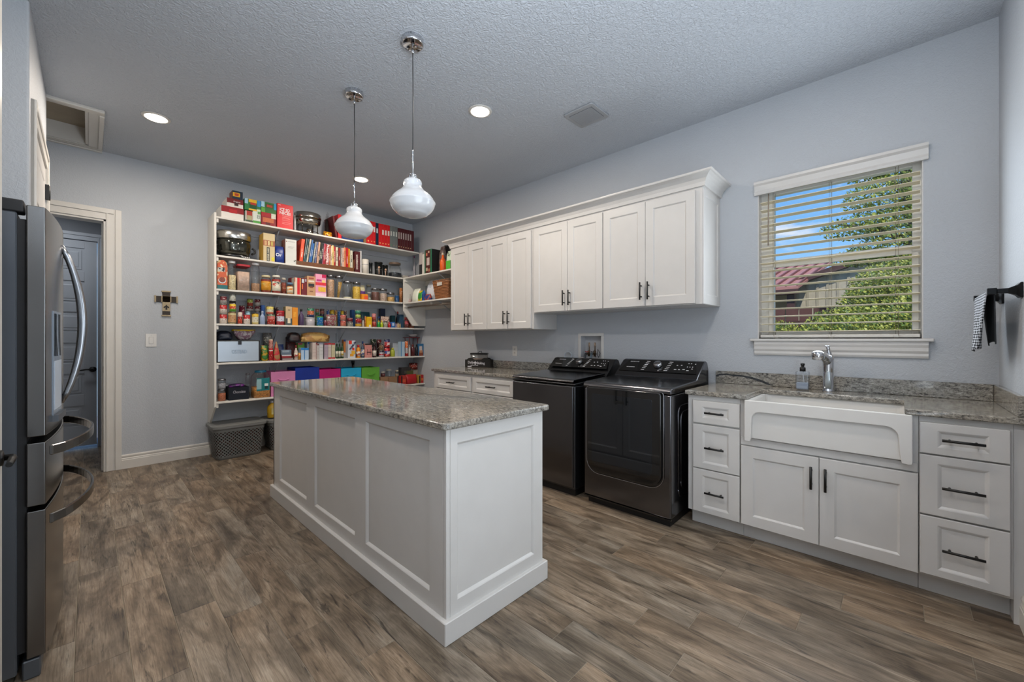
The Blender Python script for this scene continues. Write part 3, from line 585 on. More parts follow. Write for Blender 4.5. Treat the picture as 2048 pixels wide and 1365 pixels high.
# door pairs listed from the viewer's right (small y) to left
def pair(y0,y1): m=(y0+y1)/2; return [(y0,m-.0015),(m+.0015,y1)]
upper('white two-door wall cabinet above the dryer, nearest the window',1.030,1.842,1.515,1.523,[(1.075,1.455),(1.458,1.838)])
MB_=None
upper('white two-door wall cabinet above the washer',1.843,2.640,1.515,1.523,[(1.846,2.215),(2.218,2.622)])
upper('white taller two-door wall cabinet, right one above the left counter',2.641,3.309,1.360,1.368,[(2.664,2.994),(2.997,3.307)])
upper('white taller two-door wall cabinet at the left end beside the corner shelves',3.311,3.980,1.360,1.368,[(3.313,3.627),(3.630,3.958)])
# recessed end panel of the window-side cabinet and crown moulding
ue=[o for o in bpy.data.objects if o.get('label','').startswith('white two-door wall cabinet above the dryer')][0]
q=MB(); panel(q,'-y',1.0225,UX+.004,XW-.004,1.517,2.386,.0074,(.050,.05,.07,.07),dep=.0068,bw=.008); q.build('end_panel',CABI,ue)
CM=thing('crown_moulding','white cove crown moulding running along the top of the wall cabinets','moulding',(UX,2.5,2.38))
pr=[(0,2.372),(-.012,2.372),(-.014,2.382),(-.018,2.398),(-.030,2.420),(-.048,2.438),(-.066,2.448),(-.078,2.450),(-.082,2.458),(-.082,2.464),(0,2.464)]
rings=[]
q=MB(); vs=[];npr=len(pr)
path=[(XW-.002,1.0225,0,-1),(UX,1.0225,-1,-1),(UX,3.980,-1,1),(XW-.002,3.980,0,1)]
for (x,y,dx,dy) in path:
    for (o,z) in pr: vs.append((x+(-dx)*o*1.0 if dx else x, y+(-dy)*o if dy else y, z))
fs=[(j*npr+k,j*npr+(k+1)%npr,(j+1)*npr+(k+1)%npr,(j+1)*npr+k) for j in range(3) for k in range(npr)]
fs+=[tuple(range(npr)),tuple(range(3*npr,4*npr))]
q.add([(a,b,c) for a,b,c in vs],fs).build('moulding_run',WHITE,CM)
# ================================================================== WASHER / DRYER
GM=pm('6c6c70',.17,1,var=0,name='black_stainless'); GLK=pm('0b0b0c',.07,0,var=0,coat=.8,name='black_gloss'); DGM=pm('48494c',.25,.9,var=0); CTL=pm('9a9ca0',.5,em=.0)
def rrp(u0,u1,v0,v1,r0,r1,n=6):
    """rounded rect, r0 = bottom corner radius, r1 = top"""
    P=[]
    for (cx,cy,a0,r) in((u0+r0,v0+r0,180,r0),(u1-r0,v0+r0,270,r0),(u1-r1,v1-r1,0,r1),(u0+r1,v1-r1,90,r1)):
        for i in range(n+1): a=R(a0+90*i/n); P.append((cx+r*math.cos(a),cy+r*math.sin(a)))
    return P
def machine(name,label,y0,y1,dryer):
    t=thing(name,label,name.replace('_',' '),(3.0,(y0+y1)/2,0)); w=y1-y0; x0,x1=2.655,3.37
    sd=[(x0+.004,.055),(x0+.004,.88),(x1,.88),(x1,.055)]
    MB().box(x0+.002,x1,y0,y1,.058,.885).build('cabinet_body',GM if dryer else DGM,t,bev=.012,seg=3)
    MB().box(x0+.035,x1-.03,y0+.02,y1-.02,0,.07).build('base_plinth',pm('08080a',.5,var=0),t)
    # top with a slope up to the console
    if dryer:
        MB().prism([(x0-.004,.888),(x0-.008,.905),(x0+.004,.925),(x0+.03,.932),(3.12,.952),(3.16,.985),(3.285,1.078),(3.32,1.086),(3.35,1.075),(3.375,1.02),(3.378,.888)],'y',y0-.004,y1+.004,sm=True).build('top_cover',GM,t,bev=.010,seg=3)
    else:
        MB().prism([(x0-.0,.888),(x0-.0,.905),(3.12,.93),(3.19,.985),(3.285,1.070),(3.32,1.076),(3.35,1.065),(3.375,1.02),(3.378,.888)],'y',y0-.002,y1+.002,sm=True).build('top_cover',DGM,t,bev=.008,seg=3)
        MB().prism([(x0-.012,.912),(x0-.014,.924),(x0+.004,.936),(3.08,.958),(3.13,.960),(3.13,.942)],'y',y0+.010,y1-.010,sm=True).build('lid',GM,t,bev=.006,seg=3)
    # console face (tilted)
    a=Vector((3.165,0,.992)) ; b=Vector((3.283,0,1.079 if dryer else 1.071)); d=(b-a).normalized(); nrm=Vector((-d.z,0,d.x))
    o=.0025
    vs=[]
    ins=.045
    for (p,k) in((a,0),(b,1)):
        for yy in(y0+.018+ins*k,y1-.018-ins*k): vs.append(tuple(Vector((p.x,yy,p.z))+nrm*o))
    vs2=[tuple(Vector(v)-nrm*.004) for v in vs]
    cp=MB().add(vs+vs2,[(0,1,3,2),(4,6,7,5),(0,4,5,1),(1,5,7,3),(3,7,6,2),(2,6,4,0)]).build('control_panel',GLK,t)
    def onp(s,v): # s along width 0..1 left to right in view, v up 0..1
        p=a.lerp(b,v); return Vector((p.x,y1-.018-s*(w-.036),p.z))+nrm*.0042
    LW=pm('b6b8bc',.6,var=0)
    text('SAMSUNG',.017,cp,LW,onp(.16,.80),(0,-1,0),d)
    q=MB()
    for k_ in range(9):
        p=onp(.085+k_*.013,.30); e=Vector((0,-1,0))*.006; q.add([tuple(p),tuple(p+e),tuple(p+e+d*.006),tuple(p+d*.006)],[(0,1,2,3)])
    q.build('small_print',LW,cp)
    kp=onp(.50,.52); 
    q=MB(); q.lathe([(.034,0),(.034,.012),(.030,.028),(.027,.030),(0,.031)],(0,0,0),28)
    zx=nrm; ya=Vector((0,1,0)); xa_=ya.cross(zx)
    q.v=[tuple(kp+xa_*v[0]+ya*v[1]+zx*v[2]) for v in q.v]; q.build('program_dial',STL if not dryer else pm('b8b8bc',.15,1,var=0),cp)
    for s0_ in((.30,.40),(.60,.68)):
        q=MB()
        for r_ in range(6):
            p=onp(s0_[0]+.008*(r_ if s0_[0]<.5 else -r_)*(-1 if s0_[0]<.5 else 1)*-.6,.12+r_*.145); e=Vector((0,-1,0))*(.030 if dryer else .024)
            q.add([tuple(p),tuple(p+e),tuple(p+e+d*.006),tuple(p+d*.006)],[(0,1,2,3)])
        q.build('program_list',LW,cp)
    q=MB()
    for (s_,v_,l) in[(.72,.25,.02),(.77,.25,.015),(.82,.28,.02),(.87,.2,.02),(.86,.5,.008),(.89,.5,.008),(.92,.5,.008),(.86,.78,.008),(.89,.78,.008),(.92,.35,.012),(.73,.6,.012),(.78,.62,.012),(.94,.75,.008)]:
        p=onp(s_,v_); e=Vector((0,-1,0))*l; q.add([tuple(p),tuple(p+e),tuple(p+e+d*.007),tuple(p+d*.007)],[(0,1,2,3)])
    q.build('key_marks',LW,cp)
    if dryer:
        f=face_map('-x',x0)
        # door bezel, door, glass
        fr=rrp(y0+.050,y1-.030,.245,.912-.010,.10,.028)
        MB().prism(fr,'x',x0-.002,x0+.006).build('door_seal_ring',GLK,t)
        pts_=[(x0-.004,u,v) for u,v in rrp(y0+.048,y1-.028,.243,.904,.101,.028,8)]; MB().tube(pts_+[pts_[0]],.0025,6,cap=False).build('door_trim_line',pm('b8b8bc',.2,1,var=0),t)
        q=MB(); fr2=rrp(y0+.060,y1-.038,.256,.896,.092,.022); q.prism(fr2,'x',x0-.020,x0-.001); dr=q.build('dryer_door',GLK,t,bev=.010,seg=3)
        q=MB(); fr3=rrp(y0+.122,y1-.080,.308,.846,.05,.014); q.prism(fr3,'x',x0-.0216,x0-.0195); q.build('door_window',pm('33383f',.04,.9,var=0,coat=1),dr,bev=.001)
        q=MB()
        q.box(x0-.0225,x0-.0214,y0+.33,y0+.40,.792,.812); q.build('door_sticker',pm('0c0c0d',.4,var=0),dr)
        # embossed side panel
        for (k_,g2) in((0,0),(1,.045)):
            q=MB(); rrq=rrp(x0+.12+g2,x1-.10-g2,.17+g2,.80-g2,.06,.06); pts=[(u,y0-.001,v) for u,v in rrq]; q.tube(pts+[pts[0]],.004,6); q.build('side_emboss',GM,t)
        MB().box(x0-.0005,x0+.02,y0+.002,y1-.002,.05,.0585).build('lower_trim',GLK,t)
    else:
        MB().box(x0-.006,x0+.006,y0+.018,y1-.018,.075,.880).build('front_panel',GM,t,bev=.004,seg=2)
    for sx in(x0+.08,x1-.08):
        for sy in(y0+.06,y1-.06): MB().lathe([(.02,0),(.02,.03),(.012,.06)],(sx,sy,0),12).build('foot',BLK,t)
    return t
machine('dryer','black stainless front-loading dryer with a rounded glass door beside the sink cabinets',1.085,1.765,True)
machine('washer','black stainless top-loading washer left of the dryer',1.850,2.535,False)
# ================================================================== REFRIGERATOR
FR=thing('refrigerator','tall stainless french-door refrigerator seen from its side at the left edge','refrigerator',(-.5,2.765,0))
SST=pm('7b7a79',.22,1,var=.03,sc=3,name='brushed_steel'); SSD=pm('5f646a',.38,.55,var=.02,name='grey_cabinet_steel'); GSK=pm('1c1c1e',.6,var=0)
ya,yb=2.312,3.218
MB().box(-.93,-.182,ya+.004,yb-.004,.03,1.722).build('cabinet_body',SSD,FR,bev=.004)
MB().box(-.182,-.160,ya+.018,yb-.018,.10,1.70).build('gasket',GSK,FR)
fxc=lambda y:-.083-.145*(y-2.765)**2
def fdoor(y0,y1,z0,z1,name):
    n=14; poly=[(-.160,y0),(-.160,y1)]+[(fxc(y1+(y0-y1)*i/n),y1+(y0-y1)*i/n) for i in range(n+1)]
    return MB().prism(poly,'z',z0,z1).build(name,SST,FR,bev=.004,seg=2)
dn=fdoor(ya,2.762,.895,1.752,'door'); df=fdoor(2.768,yb,.895,1.752,'door')
dm=fdoor(ya,yb,.638,.872,'drawer'); dz_=fdoor(ya,yb,.078,.620,'freezer_drawer')
MB().box(-.24,-.165,ya+.004,ya+.075,1.7225,1.768).build('hinge_cover',GSK,FR,bev=.006,seg=2); MB().box(-.24,-.165,yb-.075,yb-.004,1.7225,1.768).build('hinge_cover',GSK,FR,bev=.006,seg=2)
MB().box(-.93,-.24,ya+.02,yb-.02,1.722,1.735).build('top_panel',SSD,FR)
MB().box(-.17,-.125,ya+.006,yb-.006,.0,.07).build('base_grille',SSD,FR,bev=.004)
for (d_,y) in((dn,2.705),(df,2.825)):
    pts=[]; rr_=[]
    for i in range(17):
        u=i/16; z=.975+.70*u; x=fxc(y)-.004+.066*math.sin(PI*u)**.75; pts.append((x,y,z)); rr_.append(.010+.006*math.sin(PI*u))
    MB().tube(pts,rr_,12).build('handle',pm('a4a7ac',.25,1,var=0),d_)
for (d_,z) in((dm,.835),(dz_,.575)):
    q=MB(); pts=[]
    vs=[];n=20
    for i in range(n+1):
        u=i/n; y=ya+.02+(yb-ya-.04)*u; x=fxc(y)+.004+.085*math.sin(PI*u)**.6
        for (dx,dz2) in((0,-.019),(.010,-.019),(.010,.019),(0,.019)): vs.append((x+dx,y,z+dz2))
    fs=[(j*4+k,j*4+(k+1)%4,(j+1)*4+(k+1)%4,(j+1)*4+k) for j in range(n) for k in range(4)]+[(0,1,2,3),(n*4,n*4+1,n*4+2,n*4+3)]
    MB().add(vs,fs).build('handle',SST,d_,bev=.003)
# water dispenser on the near door
q=MB(); 
def curved(y0,y1,z0,z1,off,th=.004,n=6):
    poly=[(fxc(y0+(y1-y0)*i/n)+off-th,y0+(y1-y0)*i/n) for i in range(n+1)]+[(fxc(y1+(y0-y1)*i/n)+off,y1+(y0-y1)*i/n) for i in range(n+1)]
    return MB().prism(poly,'z',z0,z1)
ds=curved(2.42,2.62,.955,1.37,.003).build('dispenser_panel',pm('8d9aa8',.2,.3,var=0),dn,bev=.001)
curved(2.435,2.605,1.19,1.36,.006).build('display',pm('141a20',.08,var=0),ds); curved(2.435,2.605,.975,1.17,.0045,.003).build('recess',pm('b9c3cf',.3,var=0),ds); curved(2.42,2.62,.93,.955,.016,.02).build('drip_tray',SSD,ds)
# ================================================================== PANTRY SHELVING
PS=thing('pantry_shelving','white six-shelf pantry unit along the back wall','shelving',(.9,5.27,0))
q=MB().prism([(5.105,.555),(5.105,2.572),(YB-.001,2.572),(YB-.001,.345),(5.36,.345)],'x',.892,.911); q.build('side_panel',SHELF,PS,bev=.0015)
SHZ=[2.537,2.135,1.784,1.422,1.012,.606]
for i,z in enumerate(SHZ):
    xe=3.362 if i==0 else (3.457 if i>2 else 3.088)
    MB().box(.9115,xe,5.105,YB-.001,z-.020,z-.0005).build('shelf',SHELF,PS,bev=.002)
    MB().box(.9115,xe,YB-.018,YB-.001,z-.085,z-.0205).build('ledger_strip',pm('b7bac0',.5),PS)
    MB().box(.9115,.9305,5.115,YB-.02,z-.062,z-.0205).build('cleat',SHELF,PS)
    for bx_ in(1.52,2.31):
        q=MB().box(bx_-.011,bx_+.011,5.425,YB-.019+.0,z-.23,z-.0205).box(bx_-.011,bx_+.011,5.15,5.425,z-.024,z-.0205)
        q.tube([(bx_,5.19,z-.026),(bx_,5.425,z-.20)],.006,6); q.build('bracket',pm('a9adb3',.5),PS)
for bx_ in(1.52,2.31): MB().box(bx_-.03,bx_+.03,YB-.0185,YB-.018+.0172,.35,2.45).build('upright',pm('aab0b8',.5),PS)
CS=thing('corner_shelving','white two-shelf corner unit on the window wall beside the wall cabinets','shelving',(3.27,4.6,1.4))
q=MB().prism([(3.090,1.655),(3.090,2.114),(XW-.001,2.114),(XW-.001,1.452),(3.235,1.452)],'y',5.082,5.1035); q.build('side_panel',SHELF,CS,bev=.0015)
for z in(2.135,1.777):
    MB().box(3.090,XW-.001,3.985,5.436 if z>2 else 5.0815,z-.020,z-.0005).build('shelf',SHELF,CS,bev=.002)
    MB().box(XW-.018,XW-.001,3.985,5.0815,z-.085,z-.0205).build('ledger_strip',SHELF,CS)
    MB().box(3.10,XW-.02,5.062,5.0815,z-.062,z-.0205).build('cleat',SHELF,CS)
    q=MB().box(3.10,XW-.02,4.3,4.32,z-.024,z-.0205); q.tube([(3.14,4.31,z-.026),(XW-.005,4.31,z-.22)],.006,6); q.build('bracket',pm('9ea3aa',.4,.3),CS)
MB().tube([(3.16,3.99,1.712),(3.16,5.08,1.712)],.013,12).build('hanging_rod',pm('8a7f74',.3,.6),CS)
MB().box(3.153,3.167,4.50,4.52,1.70,1.757).build('rod_hook',SHELF,CS)
ITEMS=[
('box', 'gift_box', 'box', 'flat red and white sweets box, bottom of the stack on the top shelf', 1.0569, 5.13, 2.537, 0.2006, 0.26, 0.1309, 0, {'c': 'ded8cf', 't': [(0, 0.52, 1, 1, '8e1218'), (0.35, 0.5, 0.7, 0.8, 'b01a20')]}),
('box', 'gift_box', 'box', 'dark red and white sweets box, middle of the stack on the top shelf', 1.0795, 5.13, 2.6679, 0.1469, 0.22, 0.0916, 0, {'c': 'ded6cc', 't': [(0, 0.45, 1, 1, '6e1016'), (0.45, 0.2, 0.7, 0.6, '3a2020')], 'tx': ('Original', 'f0e8e8', 0.6, 0.68, 0.35)}),
('box', 'snack_box', 'box', 'small dark blue carton with yellow panel topping the red sweets boxes', 1.1025, 5.13, 2.7594, 0.0947, 0.14, 0.0895, 0, {'c': '15283c', 't': [(0.04, 0.3, 0.72, 0.78, 'e0a818'), (0.2, 0.4, 0.6, 0.7, 'b8401c')], 'side': '7c4a3a'}),
('box', 'can_pack', 'box', 'green and white soup carton, lower left of the four cartons on the top shelf', 1.21, 5.13, 2.537, 0.0714, 0.2, 0.1242, 0, {'c': 'c9cfc4', 't': [(0, 0.0, 1, 0.2, '4d5a48'), (0.15, 0.25, 0.9, 1, 'a83428'), (0.2, 0.2, 0.85, 0.6, 'a9a27a')]}),
('box', 'can_pack', 'box', 'white carton with a green 8, beside the red tomato carton on the top shelf', 1.2826, 5.13, 2.537, 0.0725, 0.2, 0.1351, 0, {'c': 'd7dccf', 't': [(0, 0, 1, 0.22, '4e9a3e'), (0.6, 0.8, 1, 1, '63a353')], 'tx': ('8', '7d8b83', 0.7, 0.55, 0.8)}),
('box', 'can_pack', 'box', 'green, yellow and blue vegetable carton, upper left of the four cartons on the top shelf', 1.2429, 5.13, 2.6721, 0.1519, 0.2, 0.1212, 0, {'c': '2c7a3c', 't': [(0, 0.55, 0.2, 1, '9fc4d8'), (0.25, 0.72, 0.75, 1, 'e3b324'), (0.3, 0.2, 0.75, 0.6, '14502c'), (0.35, 0.52, 0.72, 0.72, 'b5321e'), (0.78, 0.45, 1, 1, '2f8ec4'), (0.25, 0, 0.75, 0.15, 'e8b93c'), (0.76, 0, 0.99, 0.2, 'cfe0c0')]}),
('box', 'can_pack', 'box', 'dark red tomato carton right of the white carton on the top shelf', 1.3978, 5.13, 2.537, 0.1451, 0.2, 0.1427, 0, {'c': '8e1c22', 't': [(0.0, 0.7, 0.66, 1, 'a8161e'), (0.68, 0.6, 1, 1, 'd8d4c0'), (0.1, 0.25, 0.85, 0.6, 'c4683c'), (0.3, 0.02, 0.6, 0.25, '5a1418')]}),
('box', 'can_pack', 'box', 'green and blue vegetable carton, upper right of the four cartons on the top shelf', 1.3999, 5.13, 2.6797, 0.1518, 0.2, 0.1193, 0, {'c': '2f6e2c', 't': [(0, 0.5, 0.22, 1, 'a6cfe4'), (0.3, 0.5, 0.78, 0.85, '1b4d22'), (0.36, 0.55, 0.74, 0.78, 'b23a22'), (0.84, 0.4, 1, 1, '2496c8'), (0, 0.0, 0.25, 0.45, '5da33c')]}),
('box', 'game_box', 'box', 'bright red box with white capital lettering on the top shelf', 1.566, 5.12, 2.537, 0.1674, 0.05, 0.2775, 0, {'c': 'e0242a', 'tx2': [('ICE SO', 'f6e8e6', 0.46, 0.76, 0.62), ('NICE!', 'f6e8e6', 0.48, 0.62, 0.68)], 't': [(0.05, 0.93, 0.22, 0.95, 'f0b0ac'), (0.3, 0.5, 0.82, 0.52, 'ef8f8c'), (0.3, 0.44, 0.75, 0.455, 'ef8f8c'), (0.3, 0.4, 0.8, 0.415, 'ef8f8c'), (0.3, 0.33, 0.78, 0.345, 'ef8f8c'), (0.3, 0.24, 0.85, 0.255, 'ef8f8c'), (0.3, 0.18, 0.8, 0.195, 'ef8f8c')]}),
('bottle', 'syrup_bottle', 'bottle', 'white-labelled bottle with a dark neck behind the bright red box', 1.6975, 5.2, 2.537, 0.0199, 0.0344, 0.2349, 0, {'c': 'd8dad8', 'cap': '14120f'}),
('chafer', 'chafing_dish', 'pot', 'stainless steel lidded chafing dish on a wire stand on the top shelf', 1.8632, 5.13, 2.537, 0.3095, 0.27, 0.2975, 0, {}),
('twigs', 'twig_bundle', 'decoration', 'bundle of dark twigs leaning beside the chafing dish', 2.115, 5.25, 2.537, 0.07, 0.1, 0.3536, 0, {}),
('bag', 'snack_bag', 'bag', 'crumpled red and yellow snack bag at the foot of the twigs', 2.0661, 5.13, 2.537, 0.0944, 0.1, 0.0703, 0, {'pc': ('7a1410', 'e8b418', 'c43010'), 'sc': 30}),
('box', 'ring_binder', 'binder', 'dark maroon binder leaning left, leftmost binder on the top shelf', 2.1623, 5.13, 2.537, 0.0225, 0.26, 0.2733, 0, {'lean': 9, 'c': '5c0d12'}),
('box', 'ring_binder', 'binder', 'bright red binder with a white spine label left of the blue binders', 2.2008, 5.13, 2.537, 0.0428, 0.26, 0.3085, 0, {'c': 'd11c24', 't': [(0.2, 0.62, 0.8, 0.82, 'e8dcdc')]}),
('box', 'ring_binder', 'binder', 'first blue binder behind the far pendant shade on the top shelf', 2.2617, 5.13, 2.537, 0.0657, 0.26, 0.214, 0, {'c': '123a74', 't': [(0.15, 0.7, 0.85, 0.85, 'd0d4da')]}),
('box', 'ring_binder', 'binder', 'second blue binder behind the far pendant shade on the top shelf', 2.3319, 5.13, 2.537, 0.0678, 0.26, 0.2133, 0, {'c': '123a74', 't': [(0.15, 0.7, 0.85, 0.85, 'd0d4da')]}),
('box', 'ring_binder', 'binder', 'third blue binder behind the far pendant shade on the top shelf', 2.404, 5.13, 2.537, 0.0692, 0.26, 0.2127, 0, {'c': '123a74', 't': [(0.15, 0.7, 0.85, 0.85, 'd0d4da')]}),
('box', 'ring_binder', 'binder', 'fourth blue binder behind the far pendant shade on the top shelf', 2.477, 5.13, 2.537, 0.0697, 0.26, 0.2119, 0, {'c': '123a74', 't': [(0.15, 0.7, 0.85, 0.85, 'd0d4da')]}),
('box', 'file_box', 'box', 'narrow tan file between the blue and red binders on the top shelf', 2.5371, 5.13, 2.537, 0.0359, 0.24, 0.2539, 0, {'c': '8f6a44', 't': [(0, 0.4, 0.5, 0.9, 'b0946a')]}),
('box', 'ring_binder', 'binder', 'leftmost red binder in the trio left of the single navy binder', 2.5829, 5.13, 2.537, 0.0503, 0.26, 0.3075, 0, {'c': 'c8141c', 't': [(0.25, 0.55, 0.8, 0.78, 'e4d6d2')], 'dot': 'f0a060'}),
('box', 'ring_binder', 'binder', 'middle red binder in the trio left of the single navy binder', 2.6288, 5.13, 2.537, 0.0377, 0.26, 0.3101, 0, {'c': 'c8141c', 't': [(0.25, 0.55, 0.8, 0.78, 'e4d6d2')], 'dot': 'f0a060'}),
('box', 'ring_binder', 'binder', 'rightmost red binder in the trio left of the single navy binder', 2.6686, 5.13, 2.537, 0.0381, 0.26, 0.3096, 0, {'c': 'c8141c', 't': [(0.25, 0.55, 0.8, 0.78, 'e4d6d2')], 'dot': 'f0a060'}),
('box', 'ring_binder', 'binder', 'single navy binder standing between red binders on the top shelf', 2.7102, 5.13, 2.537, 0.0395, 0.26, 0.3031, 0, {'c': '0c2038', 't': [(0.2, 0.55, 0.75, 0.76, 'c4ccd0')]}),
('box', 'ring_binder', 'binder', 'first red binder of the four between the navy and grey binders', 2.7533, 5.13, 2.537, 0.0409, 0.26, 0.3057, 0, {'c': 'cc1219', 't': [], 'dot': 'f0b070'}),
('box', 'ring_binder', 'binder', 'second red binder of the four between the navy and grey binders', 2.7955, 5.13, 2.537, 0.0394, 0.26, 0.3063, 0, {'c': 'cc1219', 't': [(0.2, 0.52, 0.8, 0.74, 'dccfc6')], 'dot': 'f0b070'}),
('box', 'ring_binder', 'binder', 'third red binder of the four between the navy and grey binders', 2.838, 5.13, 2.537, 0.0418, 0.26, 0.3068, 0, {'c': 'cc1219', 't': [(0.2, 0.52, 0.8, 0.74, 'dccfc6')], 'dot': 'f0b070'}),
('box', 'ring_binder', 'binder', 'fourth red binder of the four between the navy and grey binders', 2.8806, 5.13, 2.537, 0.0393, 0.26, 0.3073, 0, {'c': 'cc1219', 't': [(0.2, 0.52, 0.8, 0.74, 'dccfc6')], 'dot': 'f0b070'}),
('box', 'ring_binder', 'binder', 'first grey binder of the three left of the maroon binders', 2.9221, 5.13, 2.537, 0.0376, 0.26, 0.3074, 0, {'c': '686e6c', 't': [(0.2, 0.55, 0.75, 0.76, 'c0c4bc')], 'dot': '4a8a60'}),
('box', 'ring_binder', 'binder', 'second grey binder of the three left of the maroon binders', 2.9625, 5.13, 2.537, 0.0391, 0.26, 0.3082, 0, {'c': '686e6c', 't': [(0.2, 0.55, 0.75, 0.76, 'c0c4bc')], 'dot': '8a7a6a'}),
('box', 'ring_binder', 'binder', 'third grey binder of the three left of the maroon binders', 3.0027, 5.13, 2.537, 0.0374, 0.26, 0.3089, 0, {'c': '686e6c', 't': [(0.2, 0.55, 0.75, 0.76, 'c0c4bc')], 'dot': '8a7a6a'}),
('box', 'ring_binder', 'binder', 'first maroon binder from the left in the dark row ending the top shelf', 3.0419, 5.13, 2.537, 0.0346, 0.26, 0.3037, 0, {'c': '4a0a12', 't': [(0.25, 0.5, 0.75, 0.8, 'b8aaa4')], 'dot': 'c8a078'}),
('box', 'ring_binder', 'binder', 'second maroon binder from the left in the dark row ending the top shelf', 3.079, 5.13, 2.537, 0.0349, 0.26, 0.3035, 0, {'c': '4a0a12', 't': [(0.25, 0.5, 0.75, 0.8, 'b8aaa4')], 'dot': 'c8a078'}),
('box', 'ring_binder', 'binder', 'third maroon binder from the left in the dark row ending the top shelf', 3.1164, 5.13, 2.537, 0.0353, 0.26, 0.3034, 0, {'c': '4a0a12', 't': [(0.25, 0.5, 0.75, 0.8, 'b8aaa4')], 'dot': 'c8a078'}),
('box', 'ring_binder', 'binder', 'fourth maroon binder from the left in the dark row ending the top shelf', 3.1542, 5.13, 2.537, 0.0356, 0.26, 0.3032, 0, {'c': '4a0a12', 't': [(0.25, 0.5, 0.75, 0.8, 'b8aaa4')], 'dot': 'c8a078'}),
('box', 'ring_binder', 'binder', 'fifth maroon binder from the left in the dark row ending the top shelf', 3.1923, 5.13, 2.537, 0.0359, 0.26, 0.3031, 0, {'c': '4a0a12', 't': [(0.25, 0.5, 0.75, 0.8, 'b8aaa4')], 'dot': 'c8a078'}),
('box', 'ring_binder', 'binder', 'sixth maroon binder from the left in the dark row ending the top shelf', 3.2308, 5.13, 2.537, 0.0363, 0.26, 0.303, 0, {'c': '4a0a12', 't': [(0.25, 0.5, 0.75, 0.8, 'b8aaa4')], 'dot': 'c8a078'}),
('box', 'ring_binder', 'binder', 'seventh maroon binder from the left in the dark row ending the top shelf', 3.2697, 5.13, 2.537, 0.0366, 0.26, 0.3028, 0, {'c': '4a0a12', 't': [], 'dot': None}),
('roaster', 'steam_cooker', 'cooker', 'large steel and smoked glass cooker at the left end of the second shelf', 1.0959, 5.125, 2.135, 0.3224, 0.27, 0.3052, 0, {}),
('box', 'cereal_box', 'box', 'tall tan carton with a dark lettered strip right of the steel cooker', 1.4024, 5.13, 2.135, 0.1156, 0.16, 0.3154, 0, {'c': 'cdb98e', 't': [(0, 0.55, 1, 0.75, 'a05a3c'), (0.1, 0.57, 0.3, 0.73, 'caa070'), (0.4, 0.57, 0.55, 0.73, 'd8c890'), (0.65, 0.57, 0.85, 0.73, 'b8a050'), (0.3, 0, 0.55, 0.5, '2e3434'), (0.72, 0.03, 0.95, 0.16, 'd8cc28')], 'side': 'c49a3a', 'vt': ('SNYDER OAKS', 'd8d0b8', 0.425, 0.25, 0.2)}),
('bag', 'cookie_bag', 'bag', 'blue cookie bag with white lettering on the second shelf', 1.5142, 5.13, 2.135, 0.1013, 0.08, 0.1951, 0, {'pc': ('12307e', '12307e', '1c3c94'), 'sc': 10, 'tx': ('Or', 'e8ecf4', 0.35, 0.45, 0.5)}),
('box', 'cake_box', 'box', 'white carton with small dark marks beside the leaning books', 1.63, 5.13, 2.135, 0.1191, 0.14, 0.2891, 0, {'c': 'd0d0ca', 'side': '8a5a50', 't': [(0.05, 0.88, 0.12, 0.92, '7c2a24'), (0.75, 0.12, 0.85, 0.16, '20201c'), (0.88, 0.15, 0.95, 0.19, '20201c'), (0.25, 0.7, 0.8, 0.71, '9a9a98'), (0.25, 0.65, 0.7, 0.66, '9a9a98'), (0.2, 0.9, 0.85, 0.91, '888886')]}),
('book', 'cookbook', 'book', 'orange cookbook spine leaning left in the rack, orange one first at the left end', 1.7396, 5.135, 2.163, 0.0363, 0.19, 0.2955, 0, {'c': 'e0502c', 'lean': -5.52, 'k': 0}),
('book', 'cookbook', 'book', 'grey-green cookbook spine leaning left in the rack, second from the left', 1.7693, 5.135, 2.163, 0.013, 0.19, 0.3076, 0, {'c': '5c6c70', 'lean': -7.26, 'k': 1}),
('book', 'cookbook', 'book', 'teal cookbook spine leaning left in the rack, third from the left', 1.7852, 5.135, 2.163, 0.0123, 0.19, 0.3033, 0, {'c': '2c5c64', 'lean': -7.57, 'k': 2}),
('book', 'cookbook', 'book', 'cream cookbook spine leaning left in the rack, fourth from the left', 1.8064, 5.135, 2.163, 0.0185, 0.19, 0.3116, 0, {'c': 'c4b8a4', 'lean': -8.48, 'k': 3}),
('book', 'cookbook', 'book', 'blue cookbook spine leaning left in the rack, fifth from the left', 1.8316, 5.135, 2.163, 0.0145, 0.19, 0.3048, 0, {'c': '4470a8', 'lean': -8.23, 'k': 4}),
('book', 'cookbook', 'book', 'bright blue cookbook spine leaning left in the rack, sixth from the left', 1.849, 5.135, 2.163, 0.0167, 0.19, 0.2653, 0, {'c': '1c64ac', 'lean': -8.34, 'k': 5}),
('book', 'cookbook', 'book', 'grey cookbook spine leaning left in the rack, seventh from the left', 1.8757, 5.135, 2.163, 0.0189, 0.19, 0.2889, 0, {'c': '8a8a84', 'lean': -7.53, 'k': 6}),
('book', 'cookbook', 'book', 'slate violet cookbook spine leaning left in the rack, eighth from the left', 1.9003, 5.135, 2.163, 0.0169, 0.19, 0.289, 0, {'c': '5c648e', 'lean': -6.39, 'k': 7}),
('book', 'cookbook', 'book', 'tan pink cookbook spine leaning left in the rack, ninth from the left', 1.9279, 5.135, 2.163, 0.0226, 0.19, 0.2908, 0, {'c': 'c89c84', 'lean': -5.49, 'k': 8}),
('book', 'cookbook', 'book', 'black-green cookbook spine leaning left in the rack, tenth from the left', 1.9501, 5.135, 2.163, 0.0172, 0.19, 0.2784, 0, {'c': '1a1c1a', 'lean': -5.29, 'k': 9}),
